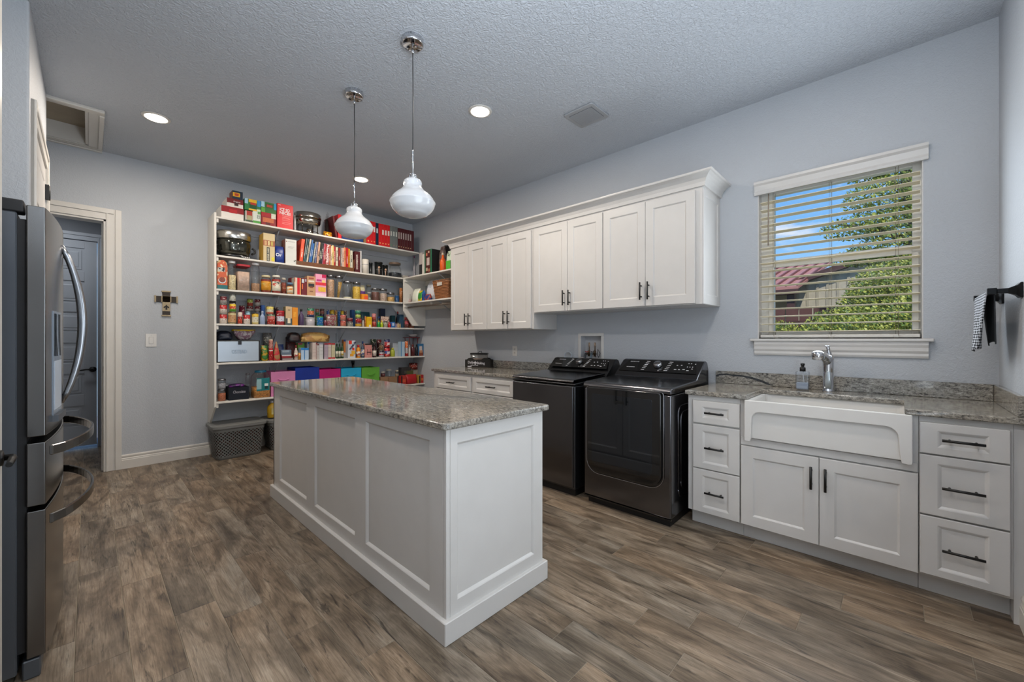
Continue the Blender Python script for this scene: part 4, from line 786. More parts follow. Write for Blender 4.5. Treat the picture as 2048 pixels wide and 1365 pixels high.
('book', 'cookbook', 'book', 'charcoal cookbook spine leaning left in the rack, before the plum book', 1.9692, 5.135, 2.163, 0.0173, 0.19, 0.2793, 0, {'c': '262c2c', 'lean': -5.11, 'k': 10}),
('book', 'cookbook', 'book', 'plum cookbook spine leaning left in the rack, left of the crimson book', 1.9865, 5.135, 2.163, 0.0096, 0.19, 0.2804, 0, {'c': '98546c', 'lean': -5.32, 'k': 11}),
('book', 'cookbook', 'book', 'crimson cookbook spine leaning left in the rack, right of the plum book', 2.0025, 5.135, 2.163, 0.014, 0.19, 0.2809, 0, {'c': 'b42838', 'lean': -4.17, 'k': 12}),
('book', 'cookbook', 'book', 'dark red cookbook spine leaning left in the rack, left of the patterned book', 2.018, 5.135, 2.163, 0.0123, 0.19, 0.275, 0, {'c': '9c2028', 'lean': -3.19, 'k': 13}),
('book', 'cookbook', 'book', 'red and white patterned cookbook spine standing upright in the rack, mid row', 2.0444, 5.135, 2.163, 0.0309, 0.19, 0.2779, 0, {'c': 'X', 'lean': -2.97, 'k': 14}),
('book', 'cookbook', 'book', 'rust cookbook spine standing upright in the rack, right of the patterned book', 2.0745, 5.135, 2.163, 0.0169, 0.19, 0.2793, 0, {'c': 'b8603c', 'lean': -1.69, 'k': 15}),
('book', 'cookbook', 'book', 'ivory cookbook spine standing upright in the rack, left of the pale yellow book', 2.0931, 5.135, 2.163, 0.0148, 0.19, 0.2654, 0, {'c': 'e0c8ae', 'lean': -2.11, 'k': 16}),
('book', 'cookbook', 'book', 'pale yellow cookbook spine standing upright in the rack, between the ivory and red lettered books', 2.1168, 5.135, 2.163, 0.0216, 0.19, 0.2748, 0, {'c': 'dcc47c', 'lean': 0, 'k': 17}),
('book', 'cookbook', 'book', 'red lettered cookbook spine standing upright in the rack, right of the pale yellow book', 2.1394, 5.135, 2.163, 0.0172, 0.19, 0.2642, 0, {'c': 'b01c24', 'lean': 0, 'k': 18}),
('book', 'cookbook', 'book', 'white cookbook spine standing upright in the rack, widest white spine', 2.1672, 5.135, 2.163, 0.0265, 0.19, 0.2617, 0, {'c': 'd8ccb4', 'lean': 0, 'k': 19}),
('book', 'cookbook', 'book', 'brick red cookbook spine standing upright in the rack, right of the wide white book', 2.1986, 5.135, 2.163, 0.0208, 0.19, 0.257, 0, {'c': '8c2018', 'lean': 0, 'k': 20}),
('book', 'cookbook', 'book', 'stone grey cookbook spine standing upright in the rack, between brick red and blush books', 2.223, 5.135, 2.163, 0.0186, 0.19, 0.2609, 0, {'c': '8c8480', 'lean': 0, 'k': 21}),
('book', 'cookbook', 'book', 'blush cookbook spine standing upright in the rack, left of the peach book', 2.2453, 5.135, 2.163, 0.0187, 0.19, 0.2645, 0, {'c': 'dcb8a8', 'lean': 0, 'k': 22}),
('book', 'cookbook', 'book', 'peach cookbook spine standing upright in the rack, left of the scarlet book', 2.2685, 5.135, 2.163, 0.0212, 0.19, 0.2734, 0, {'c': 'dc8c60', 'lean': 0, 'k': 23}),
('book', 'cookbook', 'book', 'scarlet cookbook spine standing upright in the rack, widest red spine', 2.2986, 5.135, 2.163, 0.0266, 0.19, 0.2735, 0, {'c': 'b80c10', 'lean': 0, 'k': 24}),
('book', 'cookbook', 'book', 'amber cookbook spine standing upright in the rack, right of the scarlet book', 2.3251, 5.135, 2.163, 0.0172, 0.19, 0.2651, 0, {'c': 'dc9424', 'lean': 0, 'k': 25}),
('book', 'cookbook', 'book', 'white and black cookbook spine standing upright in the rack, last at the right end', 2.3558, 5.135, 2.163, 0.0313, 0.19, 0.2482, 0, {'c': 'c8c4b0', 'lean': 0, 'k': 26}),
('rack', 'book_rack', 'rack', 'brown wooden book rack holding the row of cookbooks on the second shelf', 2.0383, 5.118, 2.135, 0.7023, 0.22, 0.05, 0, {}),
('box', 'cookbook', 'book', 'thick dark red book reading COOKBOOK right of the rack', 2.4344, 5.135, 2.135, 0.0739, 0.2, 0.2738, 0, {'c': '4c0e16', 'vt': ('COOKBOOK', 'e6dcd4', 0.42, 0.5, 0.55), 'spine': 1}),
('box', 'notebook', 'book', 'thin white binder behind the dark red COOKBOOK', 2.4859, 5.14, 2.135, 0.0155, 0.2, 0.2906, 0, {'c': 'd6d4d2'}),
('can', 'canister', 'canister', 'tall white canister with a grey printed line on the second shelf', 2.5608, 5.13, 2.135, 0.0899, 0.0899, 0.1959, 0, {'lab': [(0, 0.6, 'd8d2c8'), (0.6, 0.64, '8f8f92'), (0.64, 1, 'd8d2c8')], 'rim': 'd0cac2'}),
('tub', 'storage_jar', 'jar', 'small black canister just right of the white canister', 2.6603, 5.19, 2.135, 0.0485, 0.0485, 0.1679, 0, {'c': '0c1214', 'lid': '101618'}),
('tub', 'storage_jar', 'jar', 'tall black canister with a wooden spoon clipped to its front', 2.7586, 5.13, 2.135, 0.1094, 0.1094, 0.1846, 0, {'c': '0c1010', 'lid': '0a0c0c', 'spoon': 1}),
('tub', 'storage_jar', 'jar', 'shorter black canister with a wooden spoon right of the tall one', 2.8613, 5.15, 2.135, 0.0756, 0.0756, 0.1578, 0, {'c': '0c1010', 'lid': '0a0c0c', 'spoon': 1}),
('jar', 'cookie_jar', 'jar', 'round glass jar with a wooden lid over dark contents on the second shelf', 3.0315, 5.13, 2.135, 0.1882, 0.1927, 0.2183, 0, {'cc': '1c2026', 'fill': 0.42, 'lid': '6c5a4c', 'dome': 1}),
('bowl', 'soup_bowl', 'bowl', 'small pale bowl in the corner of the second shelf', 3.1926, 5.18, 2.135, 0.1318, 0.12, 0.05, 0, {'c': 'b8b0a4'}),
('bowl', 'mixing_bowl', 'bowl', 'mauve and purple stacked bowls in the corner of the second shelf', 3.3476, 5.3, 2.135, 0.1328, 0.12, 0.075, 0, {'c': '6c5468'}),
('bottle', 'lotion_bottle', 'bottle', 'white bottle with magenta cap in the shelf corner', 3.434, 5.33, 2.135, 0.0379, 0.0769, 0.3949, 0, {'c': 'b4b0b4', 'cap': '8c2468'}),
('box', 'paper_roll_box', 'box', 'narrow carton, white above and dark patterned below, in the shelf corner', 3.2, 4.8248, 2.135, 0.0699, 0.11, 0.3318, -90, {'c': 'b8b0ac', 't': [(0, 0, 1, 0.5, '2e2e30')]}),
('box', 'foil_box', 'box', 'slim white carton left of the green and brown box', 3.15, 4.6882, 2.135, 0.0473, 0.05, 0.2859, -90, {'c': 'c8c4ba'}),
('box', 'gift_box', 'box', 'green edged box with brown and white dots, dark sides, on the corner shelf', 3.13, 4.542, 2.135, 0.1611, 0.2, 0.323, -90, {'c': '1f6a4c', 'side': '08090a', 't': [(0.14, 0.02, 0.82, 0.98, '4a1c18'), (0.3, 0.35, 0.7, 0.66, 'b8a8a0'), (0.2, 0.75, 0.4, 0.86, 'b86a50'), (0.5, 0.85, 0.7, 0.93, 'c0a890'), (0.2, 0.12, 0.45, 0.25, 'a89880'), (0.55, 0.08, 0.75, 0.2, 'a06850')]}),
('bag', 'paper_bag', 'bag', 'dark brown gift bag with handles behind the orange bottle', 3.24, 4.4325, 2.135, 0.0809, 0.1, 0.3725, -90, {'pc': ('4a3c38', '6a5a54', '3c302e'), 'sc': 8}),
('bottle', 'spray_bottle', 'bottle', 'bottle of orange liquid with a clear neck on the corner shelf', 3.14, 4.2809, 2.135, 0.0791, 0.0791, 0.2433, -90, {'c': 'd85a1c', 'cap': 'c8b498'}),
('bag', 'detergent_bag', 'bag', 'white and green bag marked with a 5 beside the upper cabinet', 3.14, 4.1199, 2.135, 0.1115, 0.08, 0.2473, -90, {'pc': ('c4d4bc', 'c4d4bc', '58a83c'), 'sc': 5, 'grn': '4fae38', 'tx': ('5', '2c3c34', 0.6, 0.8, 0.5)}),
('tub', 'storage_jar', 'jar', 'black round container behind the bag marked 5', 3.36, 4.4866, 2.135, 0.0827, 0.0827, 0.4076, -90, {'c': '14100f', 'lid': '0c0a0a'}),
('jar', 'glass_jar', 'jar', 'small clear jar with pale pink salt on the lower corner shelf', 3.13, 5.1356, 1.777, 0.126, 0.126, 0.1307, -90, {'cc': 'b49c96', 'fill': 0.6, 'lid': 'c4bcb4'}),
('bag', 'produce_bag', 'bag', 'white bag with a green leaf print on the lower corner shelf', 3.13, 4.8798, 1.777, 0.1434, 0.12, 0.1885, -90, {'pc': ('d8dccc', 'd8dccc', '3c9a3c'), 'sc': 7}),
('bag', 'produce_bag', 'bag', 'small yellow and green bag beside the white leaf-print bag', 3.13, 4.7525, 1.777, 0.1026, 0.08, 0.1509, -90, {'pc': ('d8b418', '2c8a38', 'd8b418'), 'sc': 6}),
('bag', 'snack_bag', 'bag', 'small blue packet on the lower corner shelf', 3.13, 4.675, 1.777, 0.0524, 0.045, 0.1445, -90, {'pc': ('1858a0', '143a78', '1858a0'), 'sc': 8}),
('bag', 'snack_bag', 'bag', 'small orange and blue pouch in front of the clear plastic bag', 3.13, 4.5841, 1.777, 0.1168, 0.06, 0.0896, -90, {'pc': ('b04c2c', '2c3c78', 'c87048'), 'sc': 10}),
('bag', 'plastic_bag', 'bag', 'bulky clear plastic bag of white napkins left of the wicker basket', 3.2, 4.618, 1.777, 0.2059, 0.18, 0.3013, -90, {'pc': ('b8bcc4', 'd4d6dc', 'a0a4ac'), 'sc': 4, 'cl': 1}),
('basket', 'wicker_basket', 'basket', 'tapered brown wicker basket with a white tag on the corner shelf', 3.13, 4.2803, 1.777, 0.3312, 0.2, 0.2417, -90, {}),
('box', 'gift_bag', 'bag', 'green carton between the wicker basket and the upper cabinet', 3.345, 4.3456, 1.777, 0.0879, 0.1, 0.2477, -90, {'c': '1f7a54'}),
('bag', 'cereal_carton', 'box', 'cereal carton with cream top and bowl print at the left of the third shelf', 0.9668, 5.13, 1.784, 0.0906, 0.1, 0.3073, 0, {'pc': ('d8b880', 'c45a34', 'e4d4b0'), 'sc': 9, 'boxy': 1, 'grn': '1f6468', 'bowl': 1}),
('jar', 'cereal_canister', 'jar', 'tall clear canister with white lid, filled with puffed cereal', 1.0578, 5.13, 1.784, 0.0719, 0.0719, 0.3106, 0, {'cc': 'b8a07c', 'fill': 0.62, 'lid': 'e0e0e2', 'sp': 1}),
('cont', 'flour_container', 'container', 'clear rectangular container with red lid full of pale grain', 1.161, 5.13, 1.784, 0.1195, 0.2, 0.2853, 0, {'cc': 'a08878', 'fill': 0.78, 'lid': 'a8202c'}),
('jar', 'cereal_canister', 'jar', 'tall clear canister with white lid, one third full of dark cereal', 1.2779, 5.13, 1.784, 0.0826, 0.0826, 0.3192, 0, {'cc': '8a6a50', 'fill': 0.35, 'lid': 'e4e4e6', 'sp': 1}),
('jar', 'sauce_jar', 'jar', 'wide pasta sauce jar with cream lid and yellow label on the third shelf', 1.3831, 5.13, 1.784, 0.0982, 0.0982, 0.1951, 0, {'cc': '6c1c0c', 'fill': 0.95, 'lid': 'c8bc94', 'lab': ('c88a20', 'c8b060')}),
('jar', 'sauce_jar', 'jar', 'pasta sauce jar with white label and red tomato patch', 1.4864, 5.13, 1.784, 0.0894, 0.0894, 0.2065, 0, {'cc': '7c1c10', 'fill': 0.97, 'lid': 'dcd8c8', 'lab': ('dcd8c4', 'c8382c'), 'tx': ('Prego', '1c2c24', 0.5, 0.62, 0.5)}),
('jar', 'sauce_jar', 'jar', 'narrow brown sauce jar with grey lid between the two labelled jars', 1.5656, 5.15, 1.784, 0.0514, 0.0514, 0.187, 0, {'cc': '5a1c10', 'fill': 0.9, 'lid': 'b0a89c', 'lab': ('7c3420', 'a08c60')}),
('jar', 'sauce_jar', 'jar', 'short jar with orange and white label left of the cartons', 1.6258, 5.12, 1.784, 0.0682, 0.0682, 0.1364, 0, {'cc': 'b07840', 'fill': 0.9, 'lid': '5a7c98', 'lab': ('d8ccb0', 'cc7c28')}),
('box', 'snack_box', 'box', 'red carton behind the short orange-labelled jar', 1.6994, 5.3, 1.784, 0.0445, 0.08, 0.2162, 0, {'c': 'a42028'}),
('box', 'pancake_box', 'box', 'cream carton with broad red and gold bands on the third shelf', 1.7025, 5.13, 1.784, 0.0696, 0.1, 0.2, 0, {'c': 'd8c8b4', 't': [(0.42, 0, 0.85, 1, 'c8141c'), (0.9, 0, 1, 1, 'e09828'), (0, 0.75, 0.1, 1, 'c83028')]}),
('box', 'tea_box', 'box', 'dark maroon carton with a white corner left of the tan carton', 1.7742, 5.13, 1.784, 0.0645, 0.1, 0.203, 0, {'c': '6c1c24', 't': [(0.1, 0.72, 0.5, 0.94, 'c8d0d4'), (0.1, 0.35, 0.3, 0.65, 'd86a3c'), (0.65, 0.8, 0.9, 0.95, 'a8a0a8')]}),
('box', 'baking_box', 'box', 'tan baking mix carton left of the pink carton', 1.856, 5.13, 1.784, 0.0966, 0.1, 0.2354, 0, {'c': 'c0946c', 't': [(0.15, 0.45, 0.85, 0.62, '2c2c30'), (0.3, 0.4, 0.7, 0.47, '8c4c30'), (0.15, 0.7, 0.85, 0.78, 'e0d4c0'), (0.2, 0.85, 0.8, 0.93, 'a04c3c'), (0.3, 0.2, 0.7, 0.25, '8c6044')]}),
('box', 'cake_mix_box', 'box', 'pink cake mix carton with a yellow slice on the third shelf', 1.9682, 5.13, 1.784, 0.1256, 0.06, 0.2719, 0, {'c': 'e49ab4', 't': [(0.6, 0.85, 1, 1, 'b8104c'), (0.0, 0.5, 1, 0.63, 'd8303c'), (0.25, 0.22, 0.95, 0.42, 'e4b43c'), (0.0, 0.0, 1, 0.15, 'e8c4d4'), (0.1, 0.68, 0.55, 0.76, 'b83880'), (0.6, 0.63, 0.9, 0.74, 'e8c878')]}),
('jar', 'pasta_jar', 'jar', 'tall glass jar with steel lid full of brown and white pasta', 2.1023, 5.13, 1.784, 0.0896, 0.0896, 0.2777, 0, {'cc': 'a08064', 'fill': 0.97, 'lid': 'M', 'sp': 1}),
('jar', 'pasta_jar', 'jar', 'tall glass jar with steel lid holding yellow spaghetti', 2.2096, 5.13, 1.784, 0.0987, 0.0987, 0.2776, 0, {'cc': 'c09038', 'fill': 0.93, 'lid': 'M', 'strands': 1}),
('jar', 'rice_jar', 'jar', 'nearly empty glass jar with steel lid and a little white rice', 2.3253, 5.13, 1.784, 0.1078, 0.1078, 0.2247, 0, {'cc': 'c8c0a8', 'fill': 0.12, 'lid': 'M'}),
('jar', 'pasta_jar', 'jar', 'glass jar with steel lid full of yellow pasta shells', 2.4428, 5.13, 1.784, 0.0996, 0.1099, 0.2235, 0, {'cc': 'c89438', 'fill': 0.92, 'lid': 'M', 'sp': 1}),
('box', 'spice_box', 'box', 'small orange and yellow packet box in front of the white bag', 2.5354, 5.13, 1.784, 0.0835, 0.05, 0.0749, 0, {'c': 'e08c1c', 't': [(0.4, 0.1, 1, 0.7, 'e0542c')]}),
('bag', 'rice_bag', 'bag', 'white and purple rice bag behind the small orange box', 2.5588, 5.22, 1.784, 0.0686, 0.08, 0.2051, 0, {'pc': ('c8c0a0', '5c2c7c', 'c8c0a0'), 'sc': 6}),
('jar', 'glass_jar', 'jar', 'dull glass jar with metal lid at the back right of the rice bag', 2.7017, 5.32, 1.784, 0.07, 0.07, 0.233, 0, {'cc': '6c6c60', 'fill': 0.4, 'lid': '8c8470'}),
('jar', 'glass_jar', 'jar', 'small ribboned glass jar left of the brown bean jar', 2.6028, 5.12, 1.784, 0.0492, 0.0509, 0.1054, 0, {'cc': '888878', 'fill': 0.4, 'lid': '9c9c98'}),
('jar', 'coffee_jar', 'jar', 'glass jar with steel lid full of dark brown beans', 2.7104, 5.13, 1.784, 0.1049, 0.1049, 0.1696, 0, {'cc': '5c3c34', 'fill': 0.9, 'lid': 'M', 'sp': 1}),
('jar', 'candy_jar', 'jar', 'glass jar with steel lid of white and brown sweets', 2.8258, 5.13, 1.784, 0.1031, 0.1031, 0.1719, 0, {'cc': 'a08c7c', 'fill': 0.8, 'lid': 'M', 'sp': 1}),
('jar', 'sugar_jar', 'jar', 'short glass jar with steel lid of beige sugar', 2.9406, 5.13, 1.784, 0.1028, 0.1028, 0.1284, 0, {'cc': 'b08c50', 'fill': 0.7, 'lid': 'M'}),
('tub', 'candle_cup', 'jar', 'small blue glass cup near the right end of the third shelf', 3.0276, 5.13, 1.784, 0.0551, 0.0551, 0.0946, 0, {'c': '1c4a78', 'lid': '24507a'}),
('can', 'cork_roll', 'roll', 'tall tan brown cylinder at the right end of the third shelf', 3.0941, 5.14, 1.784, 0.0462, 0.0462, 0.2113, 0, {'lab': [(0, 1, '9c6030')], 'rim': 'a86c38'}),
('can', 'food_can', 'can', 'red over white soup can, bottom of the leftmost stack on the fourth shelf', 0.9803, 5.13, 1.422, 0.0647, 0.0647, 0.1003, 0, {'lab': [(0, 0.55, 'dcd0c4'), (0.55, 1, 'a8141c')], 'rim': '9a9490'}),
('can', 'food_can', 'can', 'red over white soup can, middle of the leftmost stack on the fourth shelf', 0.9803, 5.13, 1.5223, 0.0647, 0.0647, 0.1004, 0, {'lab': [(0, 0.55, 'dcd0c4'), (0.55, 1, 'a8141c')], 'rim': '9a9490'}),
('can', 'food_can', 'can', 'maroon and grey can topping the leftmost stack on the fourth shelf', 0.9811, 5.13, 1.6228, 0.0603, 0.0603, 0.0885, 0, {'lab': [(0, 0.5, 'a09c98'), (0.5, 1, '5c1424')], 'rim': '9a9490'}),
('can', 'food_can', 'can', 'wide can with brown chilli label, base of the second stack on the fourth shelf', 1.0596, 5.13, 1.422, 0.0764, 0.0764, 0.1243, 0, {'lab': [(0, 0.12, '6c6a4c'), (0.12, 0.75, 'b48c60'), (0.75, 0.9, 'c8bc8c'), (0.9, 1, '7c5030')], 'rim': 'a09468'}),
('can', 'food_can', 'can', 'can with yellow, orange and green label above the wide chilli can', 1.0635, 5.13, 1.5463, 0.0595, 0.0595, 0.0915, 0, {'lab': [(0, 0.4, '5c9a34'), (0.4, 0.7, 'c84c24'), (0.7, 1, 'd8b828')], 'rim': '9a9490'}),
('can', 'food_can', 'can', 'silver can with a black lower band topping the second stack', 1.0621, 5.13, 1.6378, 0.0605, 0.0605, 0.1017, 0, {'lab': [(0, 0.3, '1c1816'), (0.3, 1, '989c94')], 'rim': '9a9490'}),
('can', 'food_can', 'can', 'narrow red and white tomato can between the chilli and soup cans', 1.1281, 5.13, 1.422, 0.0415, 0.0415, 0.1319, 0, {'lab': [(0, 0.4, 'c4442c'), (0.4, 0.6, '8c2420'), (0.6, 1, 'c8b4a8')], 'rim': '9a9490'}),
('can', 'food_can', 'can', 'red over white soup can right of the narrow tomato can', 1.1931, 5.13, 1.422, 0.0653, 0.0653, 0.1048, 0, {'lab': [(0, 0.55, 'dcd0c4'), (0.55, 1, 'a8141c')], 'rim': '9a9490'}),
('can', 'food_can', 'can', 'maroon can at the back behind the narrow tomato can', 1.1719, 5.24, 1.422, 0.0542, 0.0542, 0.21, 0, {'lab': [(0, 0.45, '8c8c84'), (0.45, 1, '6c1430')], 'rim': '9a9490'}),
('can', 'food_can', 'can', 'pale blue can at the back behind the red and white soup can', 1.2271, 5.24, 1.422, 0.0488, 0.0488, 0.1512, 0, {'lab': [(0, 1, '8cb4c4')], 'rim': '9a9490'}),
('can', 'food_can', 'can', 'maroon can stacked on the pale blue can at the back', 1.2478, 5.24, 1.5732, 0.0684, 0.0684, 0.0516, 0, {'lab': [(0, 0.5, 'a09c98'), (0.5, 1, '5c1424')], 'rim': '9a9490'}),
('can', 'food_can', 'can', 'yellow and green can topping the back stack', 1.2494, 5.24, 1.6248, 0.0572, 0.0572, 0.0867, 0, {'lab': [(0, 0.5, '8c3428'), (0.5, 1, '8c9c38')], 'rim': '9a9490'}),
('can', 'food_can', 'can', 'grey can at the back behind the yellow-lidded can', 1.3262, 5.25, 1.422, 0.0484, 0.0504, 0.1475, 0, {'lab': [(0, 1, '6c7484')], 'rim': '9a9490'}),
('can', 'food_can', 'can', 'maroon can, second of the stack left of the blue carton', 1.3249, 5.25, 1.5695, 0.0575, 0.0608, 0.0657, 0, {'lab': [(0, 0.5, 'a09c98'), (0.5, 1, '5c1424')], 'rim': '9a9490'}),
('can', 'food_can', 'can', 'maroon and silver can topping the stack left of the blue carton', 1.3252, 5.25, 1.6351, 0.0586, 0.0586, 0.078, 0, {'lab': [(0, 0.5, 'a09c98'), (0.5, 1, '5c1424')], 'rim': '9a9490'}),
('can', 'powder_tin', 'can', 'white can with yellow lid and green print on the fourth shelf', 1.2735, 5.13, 1.422, 0.0649, 0.0649, 0.1187, 0, {'lab': [(0, 0.2, 'c8b878'), (0.2, 0.7, 'ccc8b0'), (0.7, 1, 'c8a428')], 'rim': 'c09a20'}),
('bottle', 'dressing_bottle', 'bottle', 'pale blue bottle with navy base print right of the yellow-lidded can', 1.3423, 5.13, 1.422, 0.0516, 0.0516, 0.1524, 0, {'c': '8c9cb8', 'cap': '98a8c0'}),
('box', 'salt_box', 'box', 'blue carton behind the pale blue bottle on the fourth shelf', 1.3717, 5.24, 1.422, 0.034, 0.1, 0.2247, 0, {'c': '2450a0', 't': [(0.5, 0.5, 1, 1, '2c6cb8')]}),
('can', 'food_can', 'can', 'red jar-shaped can with tomato print below the yellow and white can', 1.4323, 5.13, 1.422, 0.0795, 0.0795, 0.1156, 0, {'lab': [(0, 0.55, 'b03428'), (0.55, 0.85, 'c87068'), (0.85, 1, '5c7c5c')], 'rim': '9a9490'}),
('can', 'food_can', 'can', 'white and yellow can stacked on the tomato can', 1.4199, 5.13, 1.5376, 0.0725, 0.0725, 0.0946, 0, {'lab': [(0, 0.3, 'c06048'), (0.3, 0.6, 'c8c8b0'), (0.6, 1, 'c8b85c')], 'rim': '9a9490'}),
('can', 'coffee_can', 'can', 'large red can with a white label right of the tomato stack', 1.5291, 5.13, 1.422, 0.0861, 0.0889, 0.1662, 0, {'lab': [(0, 0.25, 'a8343c'), (0.25, 0.6, 'c8ccd8'), (0.6, 0.9, '981c28'), (0.9, 1, 'b41c24')], 'rim': 'a81c20'}),
('can', 'food_can', 'can', 'black and pink can at the back behind the large red can', 1.5209, 5.27, 1.422, 0.0495, 0.0495, 0.2131, 0, {'lab': [(0, 1, '2c1c20')], 'rim': '9a9490'}),
('box', 'pasta_box', 'box', 'cream carton with a dark lower print left of the orange carton', 1.6071, 5.13, 1.422, 0.0679, 0.09, 0.2171, 0, {'c': 'c8ac84', 't': [(0.0, 0.0, 1, 0.36, '3c4648'), (0.3, 0.1, 0.75, 0.38, 'dcd0b4'), (0.35, 0.78, 0.7, 0.84, '907c5c')], 'side': '7c7c5c'}),
('box', 'macaroni_box', 'box', 'plain orange carton on the fourth shelf', 1.6742, 5.13, 1.422, 0.0613, 0.09, 0.2094, 0, {'c': 'dc8a14', 't': [(0.2, 0.45, 0.7, 0.75, 'e4a030')]}),
('bottle', 'juice_bottle', 'bottle', 'purple bottle with a dark cap right of the orange carton', 1.7511, 5.13, 1.422, 0.058, 0.058, 0.1978, 0, {'c': '4c3c5c', 'cap': '1c1c20'}),
('tub', 'yogurt_cup', 'cup', 'pale grey-white tub under the green and orange can', 1.8591, 5.13, 1.422, 0.1136, 0.1136, 0.0979, 0, {'c': 'a8a4a8', 'lid': 'b4b0b4'}),
('can', 'food_can', 'can', 'green, orange and blue can standing on the pale tub', 1.8613, 5.13, 1.5199, 0.0765, 0.0765, 0.117, 0, {'lab': [(0, 0.3, '243c6c'), (0.3, 0.7, 'c0643c'), (0.7, 1, '1c6c54')], 'rim': '9a9490'}),
('can', 'food_can', 'can', 'green can at the back, leftmost right of the pale tub', 1.9712, 5.24, 1.422, 0.0438, 0.0438, 0.1303, 0, {'lab': [(0, 1, '4c6c40')], 'rim': '9a9490'}),
('can', 'food_can', 'can', 'pink and brown can stacked on the back green can', 1.9738, 5.24, 1.5523, 0.0445, 0.0445, 0.086, 0, {'lab': [(0, 0.5, '3c6c54'), (0.5, 1, '8c5448')], 'rim': '9a9490'}),
('can', 'food_can', 'can', 'bright blue can with a green lid in front', 1.9709, 5.13, 1.422, 0.0757, 0.0757, 0.1156, 0, {'lab': [(0, 0.9, '1c74b4'), (0.9, 1, '4ca83c')], 'rim': '4cae3c'}),
('can', 'food_can', 'can', 'navy can at the back right of the bright blue can', 2.0416, 5.26, 1.422, 0.0543, 0.0543, 0.1528, 0, {'lab': [(0, 1, '241c40')], 'rim': '9a9490'}),
('can', 'food_can', 'can', 'brown and pink can stacked on the back navy can', 2.0434, 5.26, 1.5748, 0.0529, 0.0529, 0.0707, 0, {'lab': [(0, 0.5, '9c6058'), (0.5, 1, '4c2c28')], 'rim': '9a9490'}),
('can', 'food_can', 'can', 'small dark pink can beside the candy bag', 2.0311, 5.15, 1.422, 0.0309, 0.0369, 0.0743, 0, {'lab': [(0, 1, '6c2c40')], 'rim': '9a9490'}),
('bag', 'candy_bag', 'bag', 'clear bag of colourful wrapped sweets on the fourth shelf', 2.1099, 5.13, 1.422, 0.1246, 0.1, 0.1454, 0, {'pc': ('8c8078', '7c3844', '7c9c6c'), 'sc': 26, 'cl': 1}),
('can', 'food_can', 'can', 'first, deep blue can in the back row behind the candy bag', 2.1278, 5.3, 1.422, 0.0348, 0.0348, 0.2185, 0, {'lab': [(0, 0.75, '1c4c8c'), (0.75, 1, '1c4c8c')], 'rim': '9a9490'}),
('can', 'food_can', 'can', 'second, dark teal can in the back row behind the candy bag', 2.1852, 5.3, 1.422, 0.0552, 0.0552, 0.219, 0, {'lab': [(0, 0.75, '1c3c54'), (0.75, 1, 'c8a82c')], 'rim': '9a9490'}),
('can', 'food_can', 'can', 'third, ochre can in the back row behind the candy bag', 2.2305, 5.3, 1.422, 0.0322, 0.0322, 0.2177, 0, {'lab': [(0, 0.75, 'a4742c'), (0.75, 1, 'a4742c')], 'rim': '9a9490'}),
('can', 'food_can', 'can', 'fourth, bright blue can in the back row behind the candy bag', 2.2706, 5.3, 1.422, 0.0319, 0.0319, 0.2167, 0, {'lab': [(0, 0.75, '1c64a8'), (0.75, 1, '1c64a8')], 'rim': '9a9490'}),
('can', 'food_can', 'can', 'fifth, yellow-topped blue can in the back row behind the candy bag', 2.3146, 5.3, 1.422, 0.0411, 0.0411, 0.2161, 0, {'lab': [(0, 0.75, '244a94'), (0.75, 1, 'c8a82c')], 'rim': '9a9490'}),
('can', 'food_can', 'can', 'sixth, dusty brown can in the back row behind the candy bag', 2.358, 5.3, 1.422, 0.0356, 0.0356, 0.2151, 0, {'lab': [(0, 0.75, '5c4444'), (0.75, 1, '5c4444')], 'rim': '9a9490'}),
('can', 'food_can', 'can', 'pink and red can, lower of the stack right of the candy bag', 2.2576, 5.13, 1.422, 0.0664, 0.0664, 0.078, 0, {'lab': [(0, 0.6, 'c4705c'), (0.6, 1, 'a03c34')], 'rim': '9a9490'}),
('can', 'food_can', 'can', 'pink and red can, upper of the stack right of the candy bag', 2.2567, 5.13, 1.5, 0.0692, 0.0692, 0.0716, 0, {'lab': [(0, 0.6, 'c8806c'), (0.6, 1, 'a8443c')], 'rim': '9a9490'}),
('can', 'food_can', 'can', 'grey-green can under the maroon tuna can', 2.3511, 5.13, 1.422, 0.0733, 0.0733, 0.0607, 0, {'lab': [(0, 0.7, '8c8c80'), (0.7, 1, '4c4444')], 'rim': '9a9490'}),
('can', 'food_can', 'can', 'maroon tuna can on the grey-green can', 2.3461, 5.13, 1.4827, 0.0688, 0.0688, 0.0547, 0, {'lab': [(0, 1, '6c1428')], 'rim': '9a9490'}),
('box', 'cracker_box', 'box', 'slim blue carton at the back of the fourth shelf', 2.4658, 5.32, 1.422, 0.0438, 0.06, 0.2326, 0, {'c': '1c508c'}),
('can', 'food_can', 'can', 'yellow can with red print at the bottom of the four-high stack', 2.4642, 5.13, 1.422, 0.0809, 0.0809, 0.0464, 0, {'lab': [(0, 0.8, 'c8a02c'), (0.8, 1, 'b05c28')], 'rim': '9a9490'}),
('can', 'food_can', 'can', 'red can with white print, second of the four-high stack', 2.4653, 5.13, 1.4684, 0.0771, 0.0771, 0.0659, 0, {'lab': [(0, 0.75, 'b01c28'), (0.75, 1, '8c1c20')], 'rim': '9a9490'}),
('can', 'food_can', 'can', 'lime green can, third of the four-high stack', 2.4581, 5.13, 1.5344, 0.0679, 0.0679, 0.0499, 0, {'lab': [(0, 1, 'a0b454')], 'rim': '9a9490'}),
('can', 'food_can', 'can', 'teal and green can topping the four-high stack', 2.4559, 5.13, 1.5843, 0.0701, 0.0701, 0.0565, 0, {'lab': [(0, 1, '2c7c64')], 'rim': '9a9490'}),
